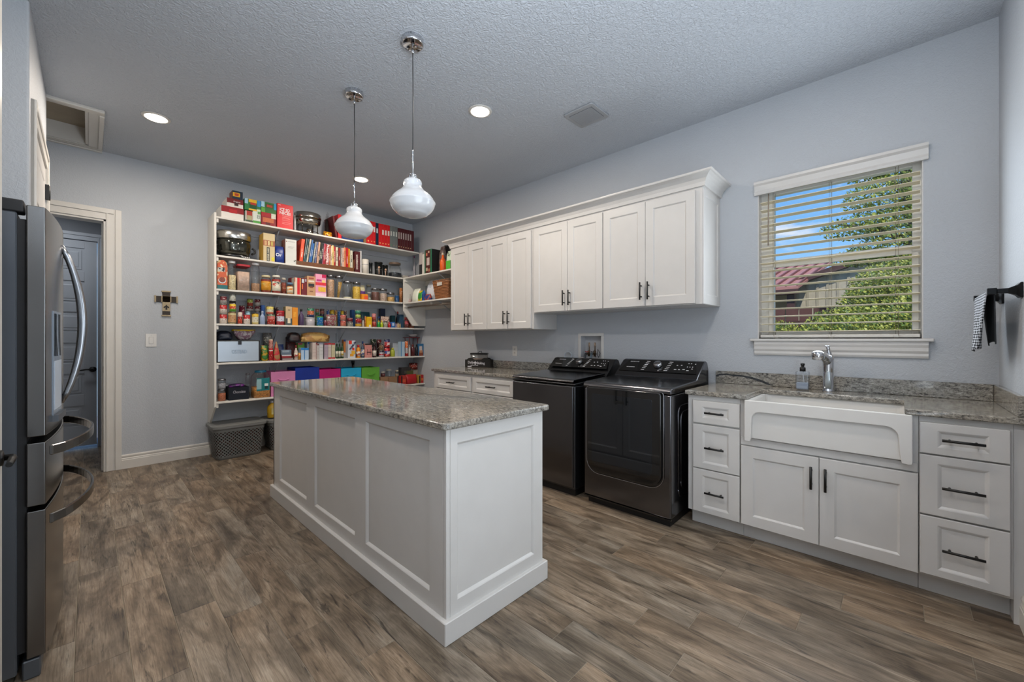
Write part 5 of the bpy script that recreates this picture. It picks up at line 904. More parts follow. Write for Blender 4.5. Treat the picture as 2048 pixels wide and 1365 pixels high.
('bag', 'chip_bag', 'bag', 'dark teal bag lying at the back above the yellow box', 2.6394, 5.3, 1.422, 0.1358, 0.08, 0.2141, 0, {'pc': ('14424c', '14424c', '1c5c68'), 'sc': 5}),
('bottle', 'spice_bottle', 'bottle', 'small white bottle left of the bright yellow box', 2.5319, 5.16, 1.422, 0.0308, 0.0308, 0.1152, 0, {'c': 'b8b0a8', 'cap': '3c3c3c'}),
('box', 'mustard_box', 'box', 'bright yellow box with a white barcode patch on the fourth shelf', 2.6015, 5.13, 1.422, 0.063, 0.06, 0.1356, 0, {'c': 'e0b414', 't': [(0.35, 0.0, 0.75, 0.22, 'd8d0c4'), (0.2, 0.6, 0.8, 0.85, 'd89c14')]}),
('can', 'food_can', 'can', 'slim amber bottle-shaped can left of the bright yellow box', 2.5596, 5.16, 1.422, 0.0186, 0.0287, 0.1478, 0, {'lab': [(0, 1, 'a8641c')], 'rim': '9a9490'}),
('can', 'food_can', 'can', 'red jar-shaped can, lower, right of the yellow box', 2.6802, 5.13, 1.422, 0.0536, 0.0536, 0.0802, 0, {'lab': [(0, 1, 'a02c1c')], 'rim': '9a9490'}),
('can', 'food_can', 'can', 'white and pink can stacked right of the yellow box', 2.6783, 5.13, 1.5022, 0.0544, 0.0544, 0.1076, 0, {'lab': [(0, 0.5, 'a04038'), (0.5, 1, 'b87474')], 'rim': '9a9490'}),
('bottle', 'lemon_bottle', 'bottle', 'small green juice bottle with yellow cap', 2.7439, 5.13, 1.422, 0.0406, 0.0406, 0.0901, 0, {'c': '1c8c2c', 'cap': 'e0b418'}),
('bottle', 'lemon_bottle', 'bottle', 'small yellow-green juice bottle with yellow cap', 2.7882, 5.13, 1.422, 0.0386, 0.0386, 0.0915, 0, {'c': 'a8b81c', 'cap': 'e4b818'}),
('jar', 'jam_jar', 'jar', 'small jar with blue lid behind the juice bottles', 2.7999, 5.24, 1.422, 0.0376, 0.0499, 0.1533, 0, {'cc': '4c7c7c', 'fill': 0.8, 'lid': '2c4c8c'}),
('box', 'tall_carton', 'box', 'tall navy carton at the back right of the fourth shelf', 2.8895, 5.3, 1.422, 0.0706, 0.06, 0.2731, 0, {'c': '0c1c38'}),
('bag', 'cookie_bag', 'bag', 'crumpled pinkish bag above the small white can', 2.8817, 5.2, 1.422, 0.124, 0.07, 0.1602, 0, {'pc': ('a8887c', 'c8b0a0', '7c5c54'), 'sc': 14}),
('can', 'food_can', 'can', 'small white can with black print under the pinkish bag', 2.8486, 5.13, 1.422, 0.0568, 0.0568, 0.0856, 0, {'lab': [(0, 0.8, 'b8b8a4'), (0.8, 1, '242424')], 'rim': '9a9490'}),
('bottle', 'sauce_bottle', 'bottle', 'squat red bottle left of the blue and white packet', 2.9037, 5.13, 1.422, 0.0433, 0.0475, 0.0791, 0, {'c': 'b01c20', 'cap': 'b81c20'}),
('box', 'tissue_pack', 'box', 'blue and white packet left of the little spice bottles', 2.9534, 5.13, 1.422, 0.0541, 0.05, 0.0799, 0, {'c': '2c64a8', 't': [(0.2, 0.3, 0.8, 0.8, 'b8c4d4')]}),
('bottle', 'spice_bottle', 'bottle', 'first of four little cream and brown spice bottles in a row', 3.0013, 5.13, 1.422, 0.0182, 0.0182, 0.0775, 0, {'c': '9c8cac', 'cap': '54483c'}),
('bottle', 'spice_bottle', 'bottle', 'second of four little cream and brown spice bottles in a row', 3.0226, 5.13, 1.422, 0.0183, 0.0183, 0.0765, 0, {'c': 'b89c7c', 'cap': '54483c'}),
('bottle', 'spice_bottle', 'bottle', 'third of four little cream and brown spice bottles in a row', 3.0441, 5.13, 1.422, 0.0184, 0.0184, 0.0755, 0, {'c': 'c0a070', 'cap': '54483c'}),
('bottle', 'spice_bottle', 'bottle', 'last of four little cream and brown spice bottles in a row', 3.0656, 5.13, 1.422, 0.0185, 0.0185, 0.0745, 0, {'c': 'b89468', 'cap': '54483c'}),
('box', 'tea_box', 'box', 'teal carton at the back behind the blue and white packet', 3.0557, 5.3, 1.422, 0.0547, 0.06, 0.1801, 0, {'c': '14444c'}),
('bottle', 'wine_bottle', 'bottle', 'dark bottle with red cap at the back of the fourth shelf', 3.1386, 5.3, 1.422, 0.0525, 0.0525, 0.2424, 0, {'c': '201c1c', 'cap': '981c28'}),
('box', 'tall_carton', 'box', 'dull blue carton near the right end of the fourth shelf', 3.1415, 5.22, 1.422, 0.0628, 0.08, 0.1951, 0, {'c': '2c4c64'}),
('can', 'food_can', 'can', 'red and pink tin, lower, near the right end of the fourth shelf', 3.2077, 5.16, 1.422, 0.0621, 0.0808, 0.1073, 0, {'lab': [(0, 0.5, '5c2420'), (0.5, 1, 'a02c38')], 'rim': '9a9490'}),
('can', 'food_can', 'can', 'small dark red tin stacked near the right end of the fourth shelf', 3.2073, 5.16, 1.5293, 0.0668, 0.0696, 0.0509, 0, {'lab': [(0, 1, '7c1c20')], 'rim': '9a9490'}),
('bag', 'snack_bag', 'bag', 'small dark red and brown pouch at the right end of the fourth shelf', 3.2721, 5.13, 1.422, 0.0647, 0.08, 0.0879, 0, {'pc': ('4c1414', '7c4c2c', '4c1414'), 'sc': 12}),
('sbox', 'breadmaker_case', 'case', 'silver metal case with dark frame and embossed lettering on the fifth shelf', 1.1169, 5.125, 1.012, 0.3907, 0.27, 0.2347, 0, {}),
('bag', 'lunch_bag', 'bag', 'navy soft bag lying on top of the silver case', 0.9975, 5.15, 1.2467, 0.1418, 0.2, 0.1025, 0, {'pc': ('0c1628', '0c1628', '141f34'), 'sc': 4, 'soft': 1}),
('bag', 'treat_bag', 'bag', 'yellow-rimmed clear bag of dark sweets on top of the silver case', 1.1795, 5.17, 1.2497, 0.2086, 0.12, 0.1058, 0, {'pc': ('a8a0a0', '7c5c6c', 'c8c4c8'), 'sc': 16, 'flare': 1, 'rimc': 'c8a81c'}),
('bag', 'snack_bag', 'bag', 'tall yellow and green snack bag right of the silver case', 1.3706, 5.16, 1.012, 0.07, 0.06, 0.1747, 0, {'pc': ('b08c14', '2c6c24', 'c05c1c'), 'sc': 12}),
('can', 'steel_canister', 'canister', 'silver canister standing behind the yellow snack bag', 1.442, 5.3, 1.012, 0.0915, 0.0915, 0.3196, 0, {'lab': [(0, 0.7, '5c5c58'), (0.7, 0.85, '84847c'), (0.85, 1, '6c6a68')], 'rim': '9a9490'}),
('can', 'chip_tube', 'tube', 'slim red and white cylinder in front of the silver canister', 1.4259, 5.13, 1.012, 0.0417, 0.0435, 0.2461, 0, {'lab': [(0, 0.45, 'c01c24'), (0.45, 0.5, 'd8d0c8'), (0.5, 0.58, 'b81c24'), (0.58, 0.95, 'b87c70'), (0.95, 1, 'd8ccb8')], 'rim': 'd4c8b4'}),
('bag', 'cracker_bag', 'bag', 'red pointed bag right of the red and white cylinder', 1.4854, 5.13, 1.012, 0.0753, 0.08, 0.2173, 0, {'pc': ('b8202c', '9c7448', 'b8202c'), 'sc': 12, 'tri': 1}),
('bag', 'snack_bag', 'bag', 'navy and blue bag behind the red pointed bag', 1.5688, 5.27, 1.012, 0.0646, 0.06, 0.1866, 0, {'pc': ('0c2c64', '1c4c94', '0c2c64'), 'sc': 6}),
('box', 'sardine_tin', 'box', 'flat silver and dark red tin, bottom of the little stack on the fifth shelf', 1.596, 5.13, 1.012, 0.1154, 0.09, 0.0295, 0, {'c': '6c5450', 't': [(0, 0.3, 1, 0.6, 'a8a0a0')]}),
('box', 'snack_pack', 'box', 'dark red and white flat packet above the flat silver tin', 1.5835, 5.13, 1.0415, 0.1025, 0.09, 0.0344, 0, {'c': '8c1420', 't': [(0.0, 0.6, 1, 1, 'c8c4c8')]}),
('box', 'snack_pack', 'box', 'grey-blue flat packet topping the little stack on the fifth shelf', 1.5798, 5.13, 1.0759, 0.1074, 0.09, 0.0579, 0, {'c': '5c6c7c', 't': [(0.1, 0.5, 0.8, 0.9, '8c98a4')]}),
('bag', 'fruit_bag', 'bag', 'dark maroon mesh bag behind the flat packets', 1.6926, 5.3, 1.012, 0.111, 0.08, 0.2759, 0, {'pc': ('3c1014', '5c1c1c', '2c0c10'), 'sc': 18}),
('bottle', 'sauce_bottle', 'bottle', 'slim bottle with white and red label left of the blue-topped cartons', 1.6903, 5.13, 1.012, 0.0411, 0.0411, 0.1726, 0, {'c': 'c8b4ac', 'cap': '7c1c20', 'lb': 'a83034'}),
('can', 'food_can', 'can', 'short can with orange label beside the slim white bottle', 1.7267, 5.13, 1.012, 0.0257, 0.0275, 0.0873, 0, {'lab': [(0, 1, 'c07c24')], 'rim': '9a9490'}),
('box', 'oat_box', 'box', 'first blue-topped white carton on the fifth shelf', 1.7612, 5.13, 1.012, 0.0415, 0.1, 0.1428, 0, {'c': 'a8c0d8', 't': [(0, 0.82, 1, 1, '1c78c0'), (0.85, 0, 1, 0.8, '2c80c4')]}),
('box', 'oat_box', 'box', 'second blue-topped white carton on the fifth shelf', 1.8052, 5.13, 1.012, 0.0425, 0.1, 0.1407, 0, {'c': 'b0c4d8', 't': [(0, 0.82, 1, 1, '1c78c0')]}),
('box', 'pudding_box', 'box', 'green and red carton behind the first blue-topped carton', 1.7883, 5.27, 1.012, 0.0737, 0.06, 0.1975, 0, {'c': '6ca83c', 't': [(0, 0.9, 0.7, 1, 'b84c5c')]}),
('box', 'salt_box', 'box', 'white carton with bright blue top at the back of the fifth shelf', 1.882, 5.25, 1.012, 0.057, 0.08, 0.2201, 0, {'c': 'b8c4d0', 't': [(0.1, 0.85, 1, 1, '1c80c8')]}),
('box', 'rice_box', 'box', 'cream printed carton left of the narrow red-edged cartons', 1.8917, 5.13, 1.012, 0.0457, 0.1, 0.2048, 0, {'c': 'c8b8b0', 't': [(0.1, 0.2, 0.9, 0.21, '8c8078'), (0.1, 0.4, 0.9, 0.41, '8c8078'), (0.1, 0.6, 0.9, 0.61, '8c8078'), (0.88, 0, 1, 1, '7c4c54')]}),
('box', 'food_carton', 'box', 'first, red-topped white food carton of the six before the green bottles', 1.9195, 5.13, 1.012, 0.008, 0.12, 0.2013, 0, {'c': 'cfc6bc', 't': [(0, 0.9, 1, 1, '8c1c28'), (0.1, 0.3, 0.9, 0.31, '8c8480'), (0.1, 0.5, 0.9, 0.51, '8c8480'), (0.1, 0.7, 0.9, 0.71, '8c8480')]}),
('box', 'food_carton', 'box', 'second, narrow grey white food carton of the six before the green bottles', 1.9355, 5.13, 1.012, 0.0185, 0.12, 0.1888, 0, {'c': 'bcb4b0', 't': [(0, 0.9, 1, 1, '6c3838'), (0.1, 0.3, 0.9, 0.31, '8c8480'), (0.1, 0.5, 0.9, 0.51, '8c8480'), (0.1, 0.7, 0.9, 0.71, '8c8480')]}),
('box', 'food_carton', 'box', 'third, plain white food carton of the six before the green bottles', 1.9721, 5.13, 1.012, 0.0468, 0.12, 0.2023, 0, {'c': 'c8c8c8', 't': [(0, 0.9, 1, 1, '8c8c9c'), (0.1, 0.3, 0.9, 0.31, '8c8480'), (0.1, 0.5, 0.9, 0.51, '8c8480'), (0.1, 0.7, 0.9, 0.71, '8c8480')]}),
('box', 'food_carton', 'box', 'fourth, mauve and red white food carton of the six before the green bottles', 2.0315, 5.13, 1.012, 0.0449, 0.12, 0.1963, 0, {'c': 'a898a4', 't': [(0, 0.9, 1, 1, '8c2c3c'), (0.1, 0.3, 0.9, 0.31, '8c8480'), (0.1, 0.5, 0.9, 0.51, '8c8480'), (0.1, 0.7, 0.9, 0.71, '8c8480')]}),
('box', 'food_carton', 'box', 'fifth, red-edged white food carton of the six before the green bottles', 2.0746, 5.13, 1.012, 0.0358, 0.12, 0.1981, 0, {'c': 'c8bcb4', 't': [(0, 0.9, 1, 1, 'b01c28'), (0.1, 0.3, 0.9, 0.31, '8c8480'), (0.1, 0.5, 0.9, 0.51, '8c8480'), (0.1, 0.7, 0.9, 0.71, '8c8480'), (0, 0, 1, 0.1, 'b01c28')]}),
('box', 'food_carton', 'box', 'sixth, cream with red base white food carton of the six before the green bottles', 2.119, 5.13, 1.012, 0.0447, 0.12, 0.1957, 0, {'c': 'c4bc98', 't': [(0, 0.9, 1, 1, 'a82830'), (0.1, 0.3, 0.9, 0.31, '8c8480'), (0.1, 0.5, 0.9, 0.51, '8c8480'), (0.1, 0.7, 0.9, 0.71, '8c8480'), (0, 0, 1, 0.1, 'a82830')]}),
('bottle', 'olive_oil_bottle', 'bottle', 'left dark green bottle with a pale label on the fifth shelf', 2.1689, 5.13, 1.012, 0.03, 0.03, 0.1903, 0, {'c': '1c4020', 'cap': '143c18', 'lb': '9ca888', 'wide': 1}),
('bottle', 'olive_oil_bottle', 'bottle', 'middle dark green bottle with a pale label on the fifth shelf', 2.2033, 5.13, 1.012, 0.0296, 0.0296, 0.19, 0, {'c': '1c4020', 'cap': '143c18', 'lb': 'a8a890', 'wide': 1}),
('bottle', 'olive_oil_bottle', 'bottle', 'right dark green bottle with a pale label on the fifth shelf', 2.2389, 5.13, 1.012, 0.0313, 0.0313, 0.1898, 0, {'c': '1c4020', 'cap': '143c18', 'lb': 'c0a838', 'wide': 1}),
('box', 'cracker_box', 'box', 'orange and blue carton behind the diagonally lettered cracker carton', 2.2945, 5.2, 1.012, 0.0252, 0.06, 0.24, 0, {'c': 'b06c30', 't': [(0, 0.9, 1, 1, '2c4484'), (0, 0, 1, 0.3, 'a0a0a0')]}),
('box', 'cracker_box', 'box', 'white cracker carton with diagonal dark lettering on the fifth shelf', 2.3567, 5.13, 1.012, 0.097, 0.1, 0.2276, 0, {'c': 'c8ccd4', 'dg': ('PREMIUM', '14204c'), 't': [(0.08, 0.8, 0.5, 1, 'd8301c'), (0.55, 0.45, 0.85, 0.6, 'd83c24'), (0.25, 0.1, 0.75, 0.25, 'd8941c'), (0.45, 0.22, 0.95, 0.42, 'dca834')]}),
('bottle', 'mustard_bottle', 'bottle', 'yellow mustard jar with a red lid on the fifth shelf', 2.4573, 5.13, 1.012, 0.0542, 0.0542, 0.1695, 0, {'c': 'd8881c', 'cap': 'b81c24', 'wide': 1, 'lb': 'b83c1c'}),
('bottle', 'dressing_bottle', 'bottle', 'blue labelled bottle with navy cap right of the yellow mustard jar', 2.5138, 5.13, 1.012, 0.0449, 0.0477, 0.2175, 0, {'c': '3c4c5c', 'cap': '142c64', 'lb': '1c4894'}),
('box', 'tea_tin', 'tin', 'pink tin with black lid and writing on the fifth shelf', 2.5858, 5.13, 1.012, 0.0972, 0.1, 0.1872, 0, {'c': 'c8847c', 't': [(0, 0.9, 1, 1, '1c1818'), (0.25, 0.35, 0.9, 0.42, '3c2428'), (0.3, 0.2, 0.36, 0.6, '5c3438'), (0.75, 0.2, 0.8, 0.6, '5c3438'), (0.1, 0.1, 0.9, 0.14, 'dca8a0')]}),
('bottle', 'sauce_bottle', 'bottle', 'dark bottle with white and red label right of the pink tin', 2.6827, 5.13, 1.012, 0.0521, 0.0521, 0.1824, 0, {'c': '3c1c20', 'cap': '14141c', 'lb': 'b8a8a8'}),
('can', 'food_can', 'can', 'dark green lidded jar at the back above the pink tin', 2.7609, 5.3, 1.012, 0.0791, 0.0791, 0.2475, 0, {'lab': [(0, 0.8, '2c2c20'), (0.8, 1, '143018')], 'rim': '9a9490'}),
('can', 'food_can', 'can', 'dark red lidded jar at the back right of the green lidded jar', 2.8457, 5.3, 1.012, 0.0662, 0.0662, 0.2435, 0, {'lab': [(0, 0.8, '3c1418'), (0.8, 1, '7c1c24')], 'rim': '9a9490'}),
('can', 'food_can', 'can', 'dark jar with red and white bands, lower of the pair left of the peanut butter', 2.7893, 5.13, 1.012, 0.0663, 0.0663, 0.0923, 0, {'lab': [(0, 0.3, 'b8b0b8'), (0.3, 0.5, 'a82430'), (0.5, 0.7, 'c0b8bc'), (0.7, 1, '1c1c30')], 'rim': '9a9490'}),
('can', 'food_can', 'can', 'dark jar with tan label, upper of the pair left of the peanut butter', 2.7888, 5.13, 1.1043, 0.0615, 0.0615, 0.0892, 0, {'lab': [(0, 0.75, '84684c'), (0.75, 1, '2c1c1c')], 'rim': '9a9490'}),
('can', 'peanut_butter_jar', 'jar', 'red and blue peanut butter jar, lower of two', 2.8774, 5.13, 1.012, 0.0775, 0.0775, 0.1258, 0, {'lab': [(0, 0.12, '8c5c40'), (0.12, 0.35, 'c01c24'), (0.35, 0.65, '20408c'), (0.65, 1, 'b81820')], 'rim': 'a81c24', 'tx': ('JIF', 'f0ece8', 0.55, 0.42, 0.55)}),
('can', 'peanut_butter_jar', 'jar', 'red and blue peanut butter jar, upper of two', 2.8774, 5.13, 1.1378, 0.0775, 0.0775, 0.1178, 0, {'lab': [(0, 0.3, 'c01c24'), (0.3, 0.7, 'b01c28'), (0.7, 0.85, '20306c'), (0.85, 1, '1c2450')], 'rim': '1c2450', 'tx': ('JIF', 'f0ece8', 0.55, 0.45, 0.55)}),
('bottle', 'lemon_bottle', 'bottle', 'yellow-green squat bottle right of the peanut butter jars', 2.9607, 5.13, 1.012, 0.0659, 0.0659, 0.1246, 0, {'c': 'a0a838', 'cap': 'b8b43c', 'wide': 1}),
('box', 'muffin_box', 'box', 'white gridded carton behind the yellow-green bottle', 3.0519, 5.22, 1.012, 0.1106, 0.08, 0.191, 0, {'c': 'b8bcc0', 't': [(0, 0.45, 1, 0.46, '788788'), (0, 0.7, 1, 0.71, '788788'), (0.48, 0.2, 0.5, 1, '788788')]}),
('box', 'muffin_box', 'box', 'white and blue carton left of the orange can', 3.1034, 5.13, 1.012, 0.0635, 0.08, 0.2097, 0, {'c': 'a8bccc', 't': [(0, 0, 0.2, 1, '3c7ca8')]}),
('can', 'food_can', 'can', 'slim can, orange above and red below, near the right end of the fifth shelf', 3.1782, 5.13, 1.012, 0.0461, 0.0461, 0.2191, 0, {'lab': [(0, 0.2, 'a8141c'), (0.2, 0.55, 'b0a8a8'), (0.55, 1, 'c8601c')], 'rim': 'c05c1c'}),
('bottle', 'creamer_bottle', 'bottle', 'small white bottle right of the slim orange can', 3.2229, 5.13, 1.012, 0.0334, 0.0334, 0.1617, 0, {'c': 'b8b4b0', 'cap': 'a8a4a0'}),
('bottle', 'syrup_bottle', 'bottle', 'dark red bottle under the wire rack on the fifth shelf', 3.2858, 5.13, 1.012, 0.0607, 0.0607, 0.1692, 0, {'c': '4c1418', 'cap': '5c1c1c', 'wide': 1}),
('bottle', 'syrup_bottle', 'bottle', 'black bottle left of the blue and brown box', 3.3457, 5.13, 1.012, 0.0394, 0.0508, 0.1686, 0, {'c': '14141c', 'cap': '0c0c10', 'wide': 1}),
('box', 'cocoa_box', 'box', 'blue box with a swirl of cream at the right end of the fifth shelf', 3.4097, 5.13, 1.012, 0.0866, 0.05, 0.1783, 0, {'c': '2c648c', 't': [(0.1, 0, 0.9, 0.3, '7c3c24'), (0.2, 0.25, 0.8, 0.5, 'b8805c'), (0.15, 0.45, 0.7, 0.8, 'c8b8b0')]}),
('rackr', 'wire_rack', 'rack', 'dark red wire stand at the right end of the fifth shelf', 3.3465, 5.22, 1.012, 0.213, 0.14, 0.2753, 0, {}),
('bowl', 'shallow_bowl', 'bowl', 'pale grey shallow bowl lying on the dark red wire stand', 3.3678, 5.2, 1.2873, 0.1705, 0.12, 0.045, 0, {'c': 'a8a4a4'}),
('bag', 'chip_bag', 'bag', 'large tan and gold chip bag lying across the cartons on the fifth shelf', 1.9247, 5.155, 1.2251, 0.3448, 0.09, 0.117, 0, {'pc': ('a87c44', 'c09c5c', '7c5830'), 'sc': 7, 'soft': 1}),
('bag', 'chip_bag', 'bag', 'dark crumpled bag left of the tan chip bag on the fifth shelf', 1.6817, 5.15, 1.2214, 0.1379, 0.13, 0.1177, 0, {'pc': ('14141c', '2c1818', '1c1c28'), 'sc': 10, 'soft': 1}),
('jar', 'trail_mix_jar', 'jar', 'glass jar of brown trail mix, lower of two left of the black bin', 0.9682, 5.13, 0.606, 0.0722, 0.0722, 0.124, 0, {'cc': '8c5034', 'fill': 0.9, 'lid': 'M', 'sp': 1}),
('jar', 'trail_mix_jar', 'jar', 'glass jar with silver contents, upper of two left of the black bin', 0.9679, 5.13, 0.73, 0.0692, 0.0692, 0.1084, 0, {'cc': '7c7c80', 'fill': 0.8, 'lid': 'M', 'sp': 1}),
('bin', 'fabric_bin', 'bin', 'black bin with white script reading Chocolate on the sixth shelf', 1.1159, 5.13, 0.606, 0.1818, 0.2, 0.136, 0, {'c': '0a1220', 'tx': ('Chocolate', 'b8b8c0', 0.5, 0.62, 0.32)}),
('bag', 'candy_bag', 'bag', 'purple and dark candy packets heaped in the black bin', 1.1115, 5.18, 0.7383, 0.1425, 0.1, 0.0349, 0, {'pc': ('2c1440', '6c2c7c', '1c0c24'), 'sc': 14, 'soft': 1}),
('jar', 'glass_pitcher', 'pitcher', 'clear glass pitcher behind the large nut jar', 1.2309, 5.26, 0.606, 0.0462, 0.0505, 0.2715, 0, {'cc': '787470', 'fill': 0.3, 'lid': '6c6c70'}),
('jar', 'nut_jar', 'jar', 'large square-shouldered clear jar of cashews with teal lid and label', 1.3386, 5.125, 0.606, 0.1672, 0.1748, 0.301, 0, {'cc': 'a8743c', 'fill': 0.42, 'lid': '1c6c8c', 'big': 1, 'lab': ('147478', '8cb0b4'), 'sp': 1}),
('bin', 'fabric_bin', 'bin', 'pink fabric bin on the sixth shelf behind the island corner', 1.5496, 5.13, 0.606, 0.2528, 0.28, 0.2784, 0, {'c': 'c87ca8', 'loop': 1}),
('bin', 'fabric_bin', 'bin', 'royal blue fabric bin right of the pink bin', 1.8125, 5.13, 0.606, 0.2712, 0.28, 0.3113, 0, {'c': '0c2c88'}),
('bin', 'fabric_bin', 'bin', 'magenta fabric bin between the blue and cyan bins', 2.0808, 5.13, 0.606, 0.2588, 0.28, 0.2781, 0, {'c': 'b00c68'}),
('bin', 'fabric_bin', 'bin', 'cyan fabric bin between the magenta and green bins', 2.3513, 5.13, 0.606, 0.2636, 0.28, 0.2767, 0, {'c': '1c9cc4', 'loop': 1}),
('bin', 'fabric_bin', 'bin', 'lime green fabric bin, rightmost of the fabric bins', 2.6188, 5.13, 0.606, 0.2498, 0.28, 0.272, 0, {'c': '5c9c34', 'loop': 1}),
('bottle', 'pepper_mill', 'mill', 'tall black pepper mill rising out of the cyan bin', 2.4171, 5.2, 0.606, 0.0517, 0.0517, 0.3668, 0, {'c': '0c1014', 'cap': '0c1014', 'mill': 1}),
('box', 'tan_carton', 'box', 'tan carton below the red-lidded jar on the sixth shelf', 2.8201, 5.14, 0.606, 0.114, 0.12, 0.1292, 0, {'c': '8c6c50'}),
('jar', 'honey_jar', 'jar', 'jar with white lid and red contents on the left tan carton', 2.8289, 5.16, 0.7352, 0.0622, 0.0622, 0.0705, 0, {'cc': '4c1c1c', 'fill': 0.85, 'lid': 'c0b8ac'}),
('box', 'tan_carton', 'box', 'wider tan carton below the two white-lidded jars', 2.9514, 5.14, 0.606, 0.14, 0.12, 0.1197, 0, {'c': '846448'}),
('jar', 'glass_jar', 'jar', 'taller white-lidded glass jar between the red-contents jar and the last jar', 2.9997, 5.3, 0.606, 0.0806, 0.0806, 0.2198, 0, {'cc': '807468', 'fill': 0.5, 'lid': 'c4bcb0'}),
('jar', 'glass_jar', 'jar', 'white-lidded glass jar of brown rice on the wider tan carton', 3.049, 5.17, 0.7201, 0.0531, 0.0783, 0.0942, 0, {'cc': '74604c', 'fill': 0.6, 'lid': 'c4b8a0'}),
('box', 'ramen_box', 'box', 'black and red packet at the right of the sixth shelf', 3.1182, 5.13, 0.606, 0.0834, 0.08, 0.126, 0, {'c': 'a82c24', 't': [(0, 0, 0.25, 1, '140c0c'), (0.3, 0.3, 0.9, 0.6, 'c8502c')]}),
('box', 'snack_box', 'box', 'dark grey and purple carton stacked behind the red bags', 3.2443, 5.272, 0.606, 0.1584, 0.08, 0.2335, 0, {'c': '3c3838', 't': [(0.2, 0.2, 0.9, 0.5, '6c4c6c'), (0.3, 0.6, 0.7, 0.8, '5c584c')]}),
('bag', 'coffee_bag', 'bag', 'glossy red bag at the front right of the sixth shelf', 3.2634, 5.13, 0.606, 0.1793, 0.09, 0.1369, 0, {'pc': ('a01018', 'a01018', 'c81c24'), 'sc': 5}),
('bag', 'coffee_bag', 'bag', 'red bag with an olive badge behind the glossy red bag', 3.3031, 5.25, 0.606, 0.1197, 0.02, 0.1857, 0, {'pc': ('a01818', '5c5c30', 'a01818'), 'sc': 4}),
('box', 'flour_box', 'box', 'cream carton under the round red pack at the right end', 3.3951, 5.272, 0.606, 0.1158, 0.08, 0.1975, 0, {'c': 'b0a698', 't': [(0.3, 0.3, 0.8, 0.6, 'a08070')]}),
('can', 'noodle_cup', 'cup', 'round dark red pack on top of the cream carton', 3.3888, 5.24, 0.8035, 0.1285, 0.1412, 0.0953, 0, {'lab': [(0, 0.35, '6c1810'), (0.35, 0.7, 'a03420'), (0.7, 1, '6c1410')], 'rim': '741810'}),
('box', 'cocoa_box', 'box', 'black and yellow carton at the right end of the sixth shelf', 3.3837, 5.13, 0.606, 0.0458, 0.06, 0.1208, 0, {'c': 'a8883c', 't': [(0.3, 0, 0.8, 0.9, '14140c')]}),
('box', 'cocoa_box', 'box', 'red carton, rightmost thing on the sixth shelf', 3.4303, 5.13, 0.606, 0.0454, 0.06, 0.1215, 0, {'c': 'a01c24', 't': [(0.1, 0.3, 0.9, 0.6, 'c8642c')]}),
]
# ================================================================== CEILING THINGS
MILK=pm('d2d4d7',.12,var=0,coat=.6,name='opal_glass')
def pendant(x,y,label,zb):
    t=thing('pendant_lamp',label,'pendant lamp',(x,y,HC),group='pendant lamps over the island'); o=zb-1.992
    MB().lathe([(.064,HC),(.064,HC-.026),(.060,HC-.034),(.058,HC-.035),(.058,HC-.030),(0,HC-.030)],(x,y,0),32).build('canopy',CHR,t)
    MB().lathe([(.009,HC-.030),(.009,HC-.075),(.005,HC-.085)],(x,y,0),12).build('cord_grip',CHR,t)
    MB().tube([(x,y,HC-.08),(x+.002,y,2.7),(x,y,2.375+o)],.0028,6).build('cord',pm('2c2e30',.6,var=0),t)
    MB().lathe([(.0055,2.225+o),(.0055,2.375+o),(.004,2.385+o)],(x,y,0),10).build('stem',CHR,t)
    q=MB().lathe([(.008,2.235+o),(.024,2.234+o),(.025,2.228+o),(.020,2.226+o),(.020,2.206+o),(.026,2.200+o)],(x,y,0),24)
    for k in range(6): a=k*PI/3; q.tube([(x+.022*math.cos(a),y+.022*math.sin(a),2.203+o),(x+.022*math.cos(a),y+.022*math.sin(a),2.232+o)],.003,5)
    q.build('socket_cup',CHR,t)
    pr=[(.030,2.206),(.044,2.203),(.052,2.194),(.054,2.180),(.051,2.168),(.054,2.160),(.072,2.138),(.094,2.122),(.113,2.104),(.125,2.085),(.129,2.074),(.133,2.071),(.133,2.066),(.129,2.061),(.126,2.045),(.116,2.028),(.102,2.013),(.092,2.007),(.088,2.001),(.080,1.996),(.055,1.990),(.025,1.988),(0,1.9875)]
    MB().lathe([(r_,z+o) for r_,z in pr],(x,y,0),48).build('glass_shade',MILK,t)
pendant(1.325,2.08,'white opal glass pendant lamp nearer the camera, on the right',1.990)
pendant(1.318,2.83,'white opal glass pendant lamp farther back, on the left',1.992)
def downlight(x,y,label):
    t=thing('recessed_light',label,'ceiling light',(x,y,HC),group='recessed ceiling lights')
    q=MB().lathe([(.070,HC-.001),(.088,HC-.001),(.092,HC-.003),(.090,HC-.007),(.078,HC-.012),(.072,HC-.010)],(x,y,0),36); 
    q.f=[f for f in q.f if len(f)==4]; q.m=q.m[:len(q.f)]; q.sm=q.sm[:len(q.f)]
    q.build('trim_ring',TRIM,t)
    MB().lathe([(.0700,HC-.010),(.060,HC-.015),(.03,HC-.018),(.0,HC-.019)],(x,y,0),32).build('lens',emitm('fff2e2',9),t)
downlight(*DL[1],'glowing recessed ceiling light right of the near pendant canopy')
downlight(*DL[0],'glowing recessed ceiling light beside the attic hatch')
downlight(*DL[2],'glowing recessed ceiling light behind the far pendant cord')
downlight(*DL[3],'recessed ceiling light over the refrigerator side, above the frame')
downlight(*DL[4],'recessed ceiling light above the sink cabinets, above the frame')
downlight(*DL[5],'recessed ceiling light above the camera')
t=thing('exhaust_vent','square white exhaust fan grille in the ceiling above the dryer','vent',(2.72,1.785,HC)); VG=pm('9fa1a4',.5,var=0)
q=MB(); q.prism(rr(2.592,2.848,1.653,1.917,.02),'z',HC-.014,HC-.001); q.build('frame',VG,t,bev=.005,seg=2)
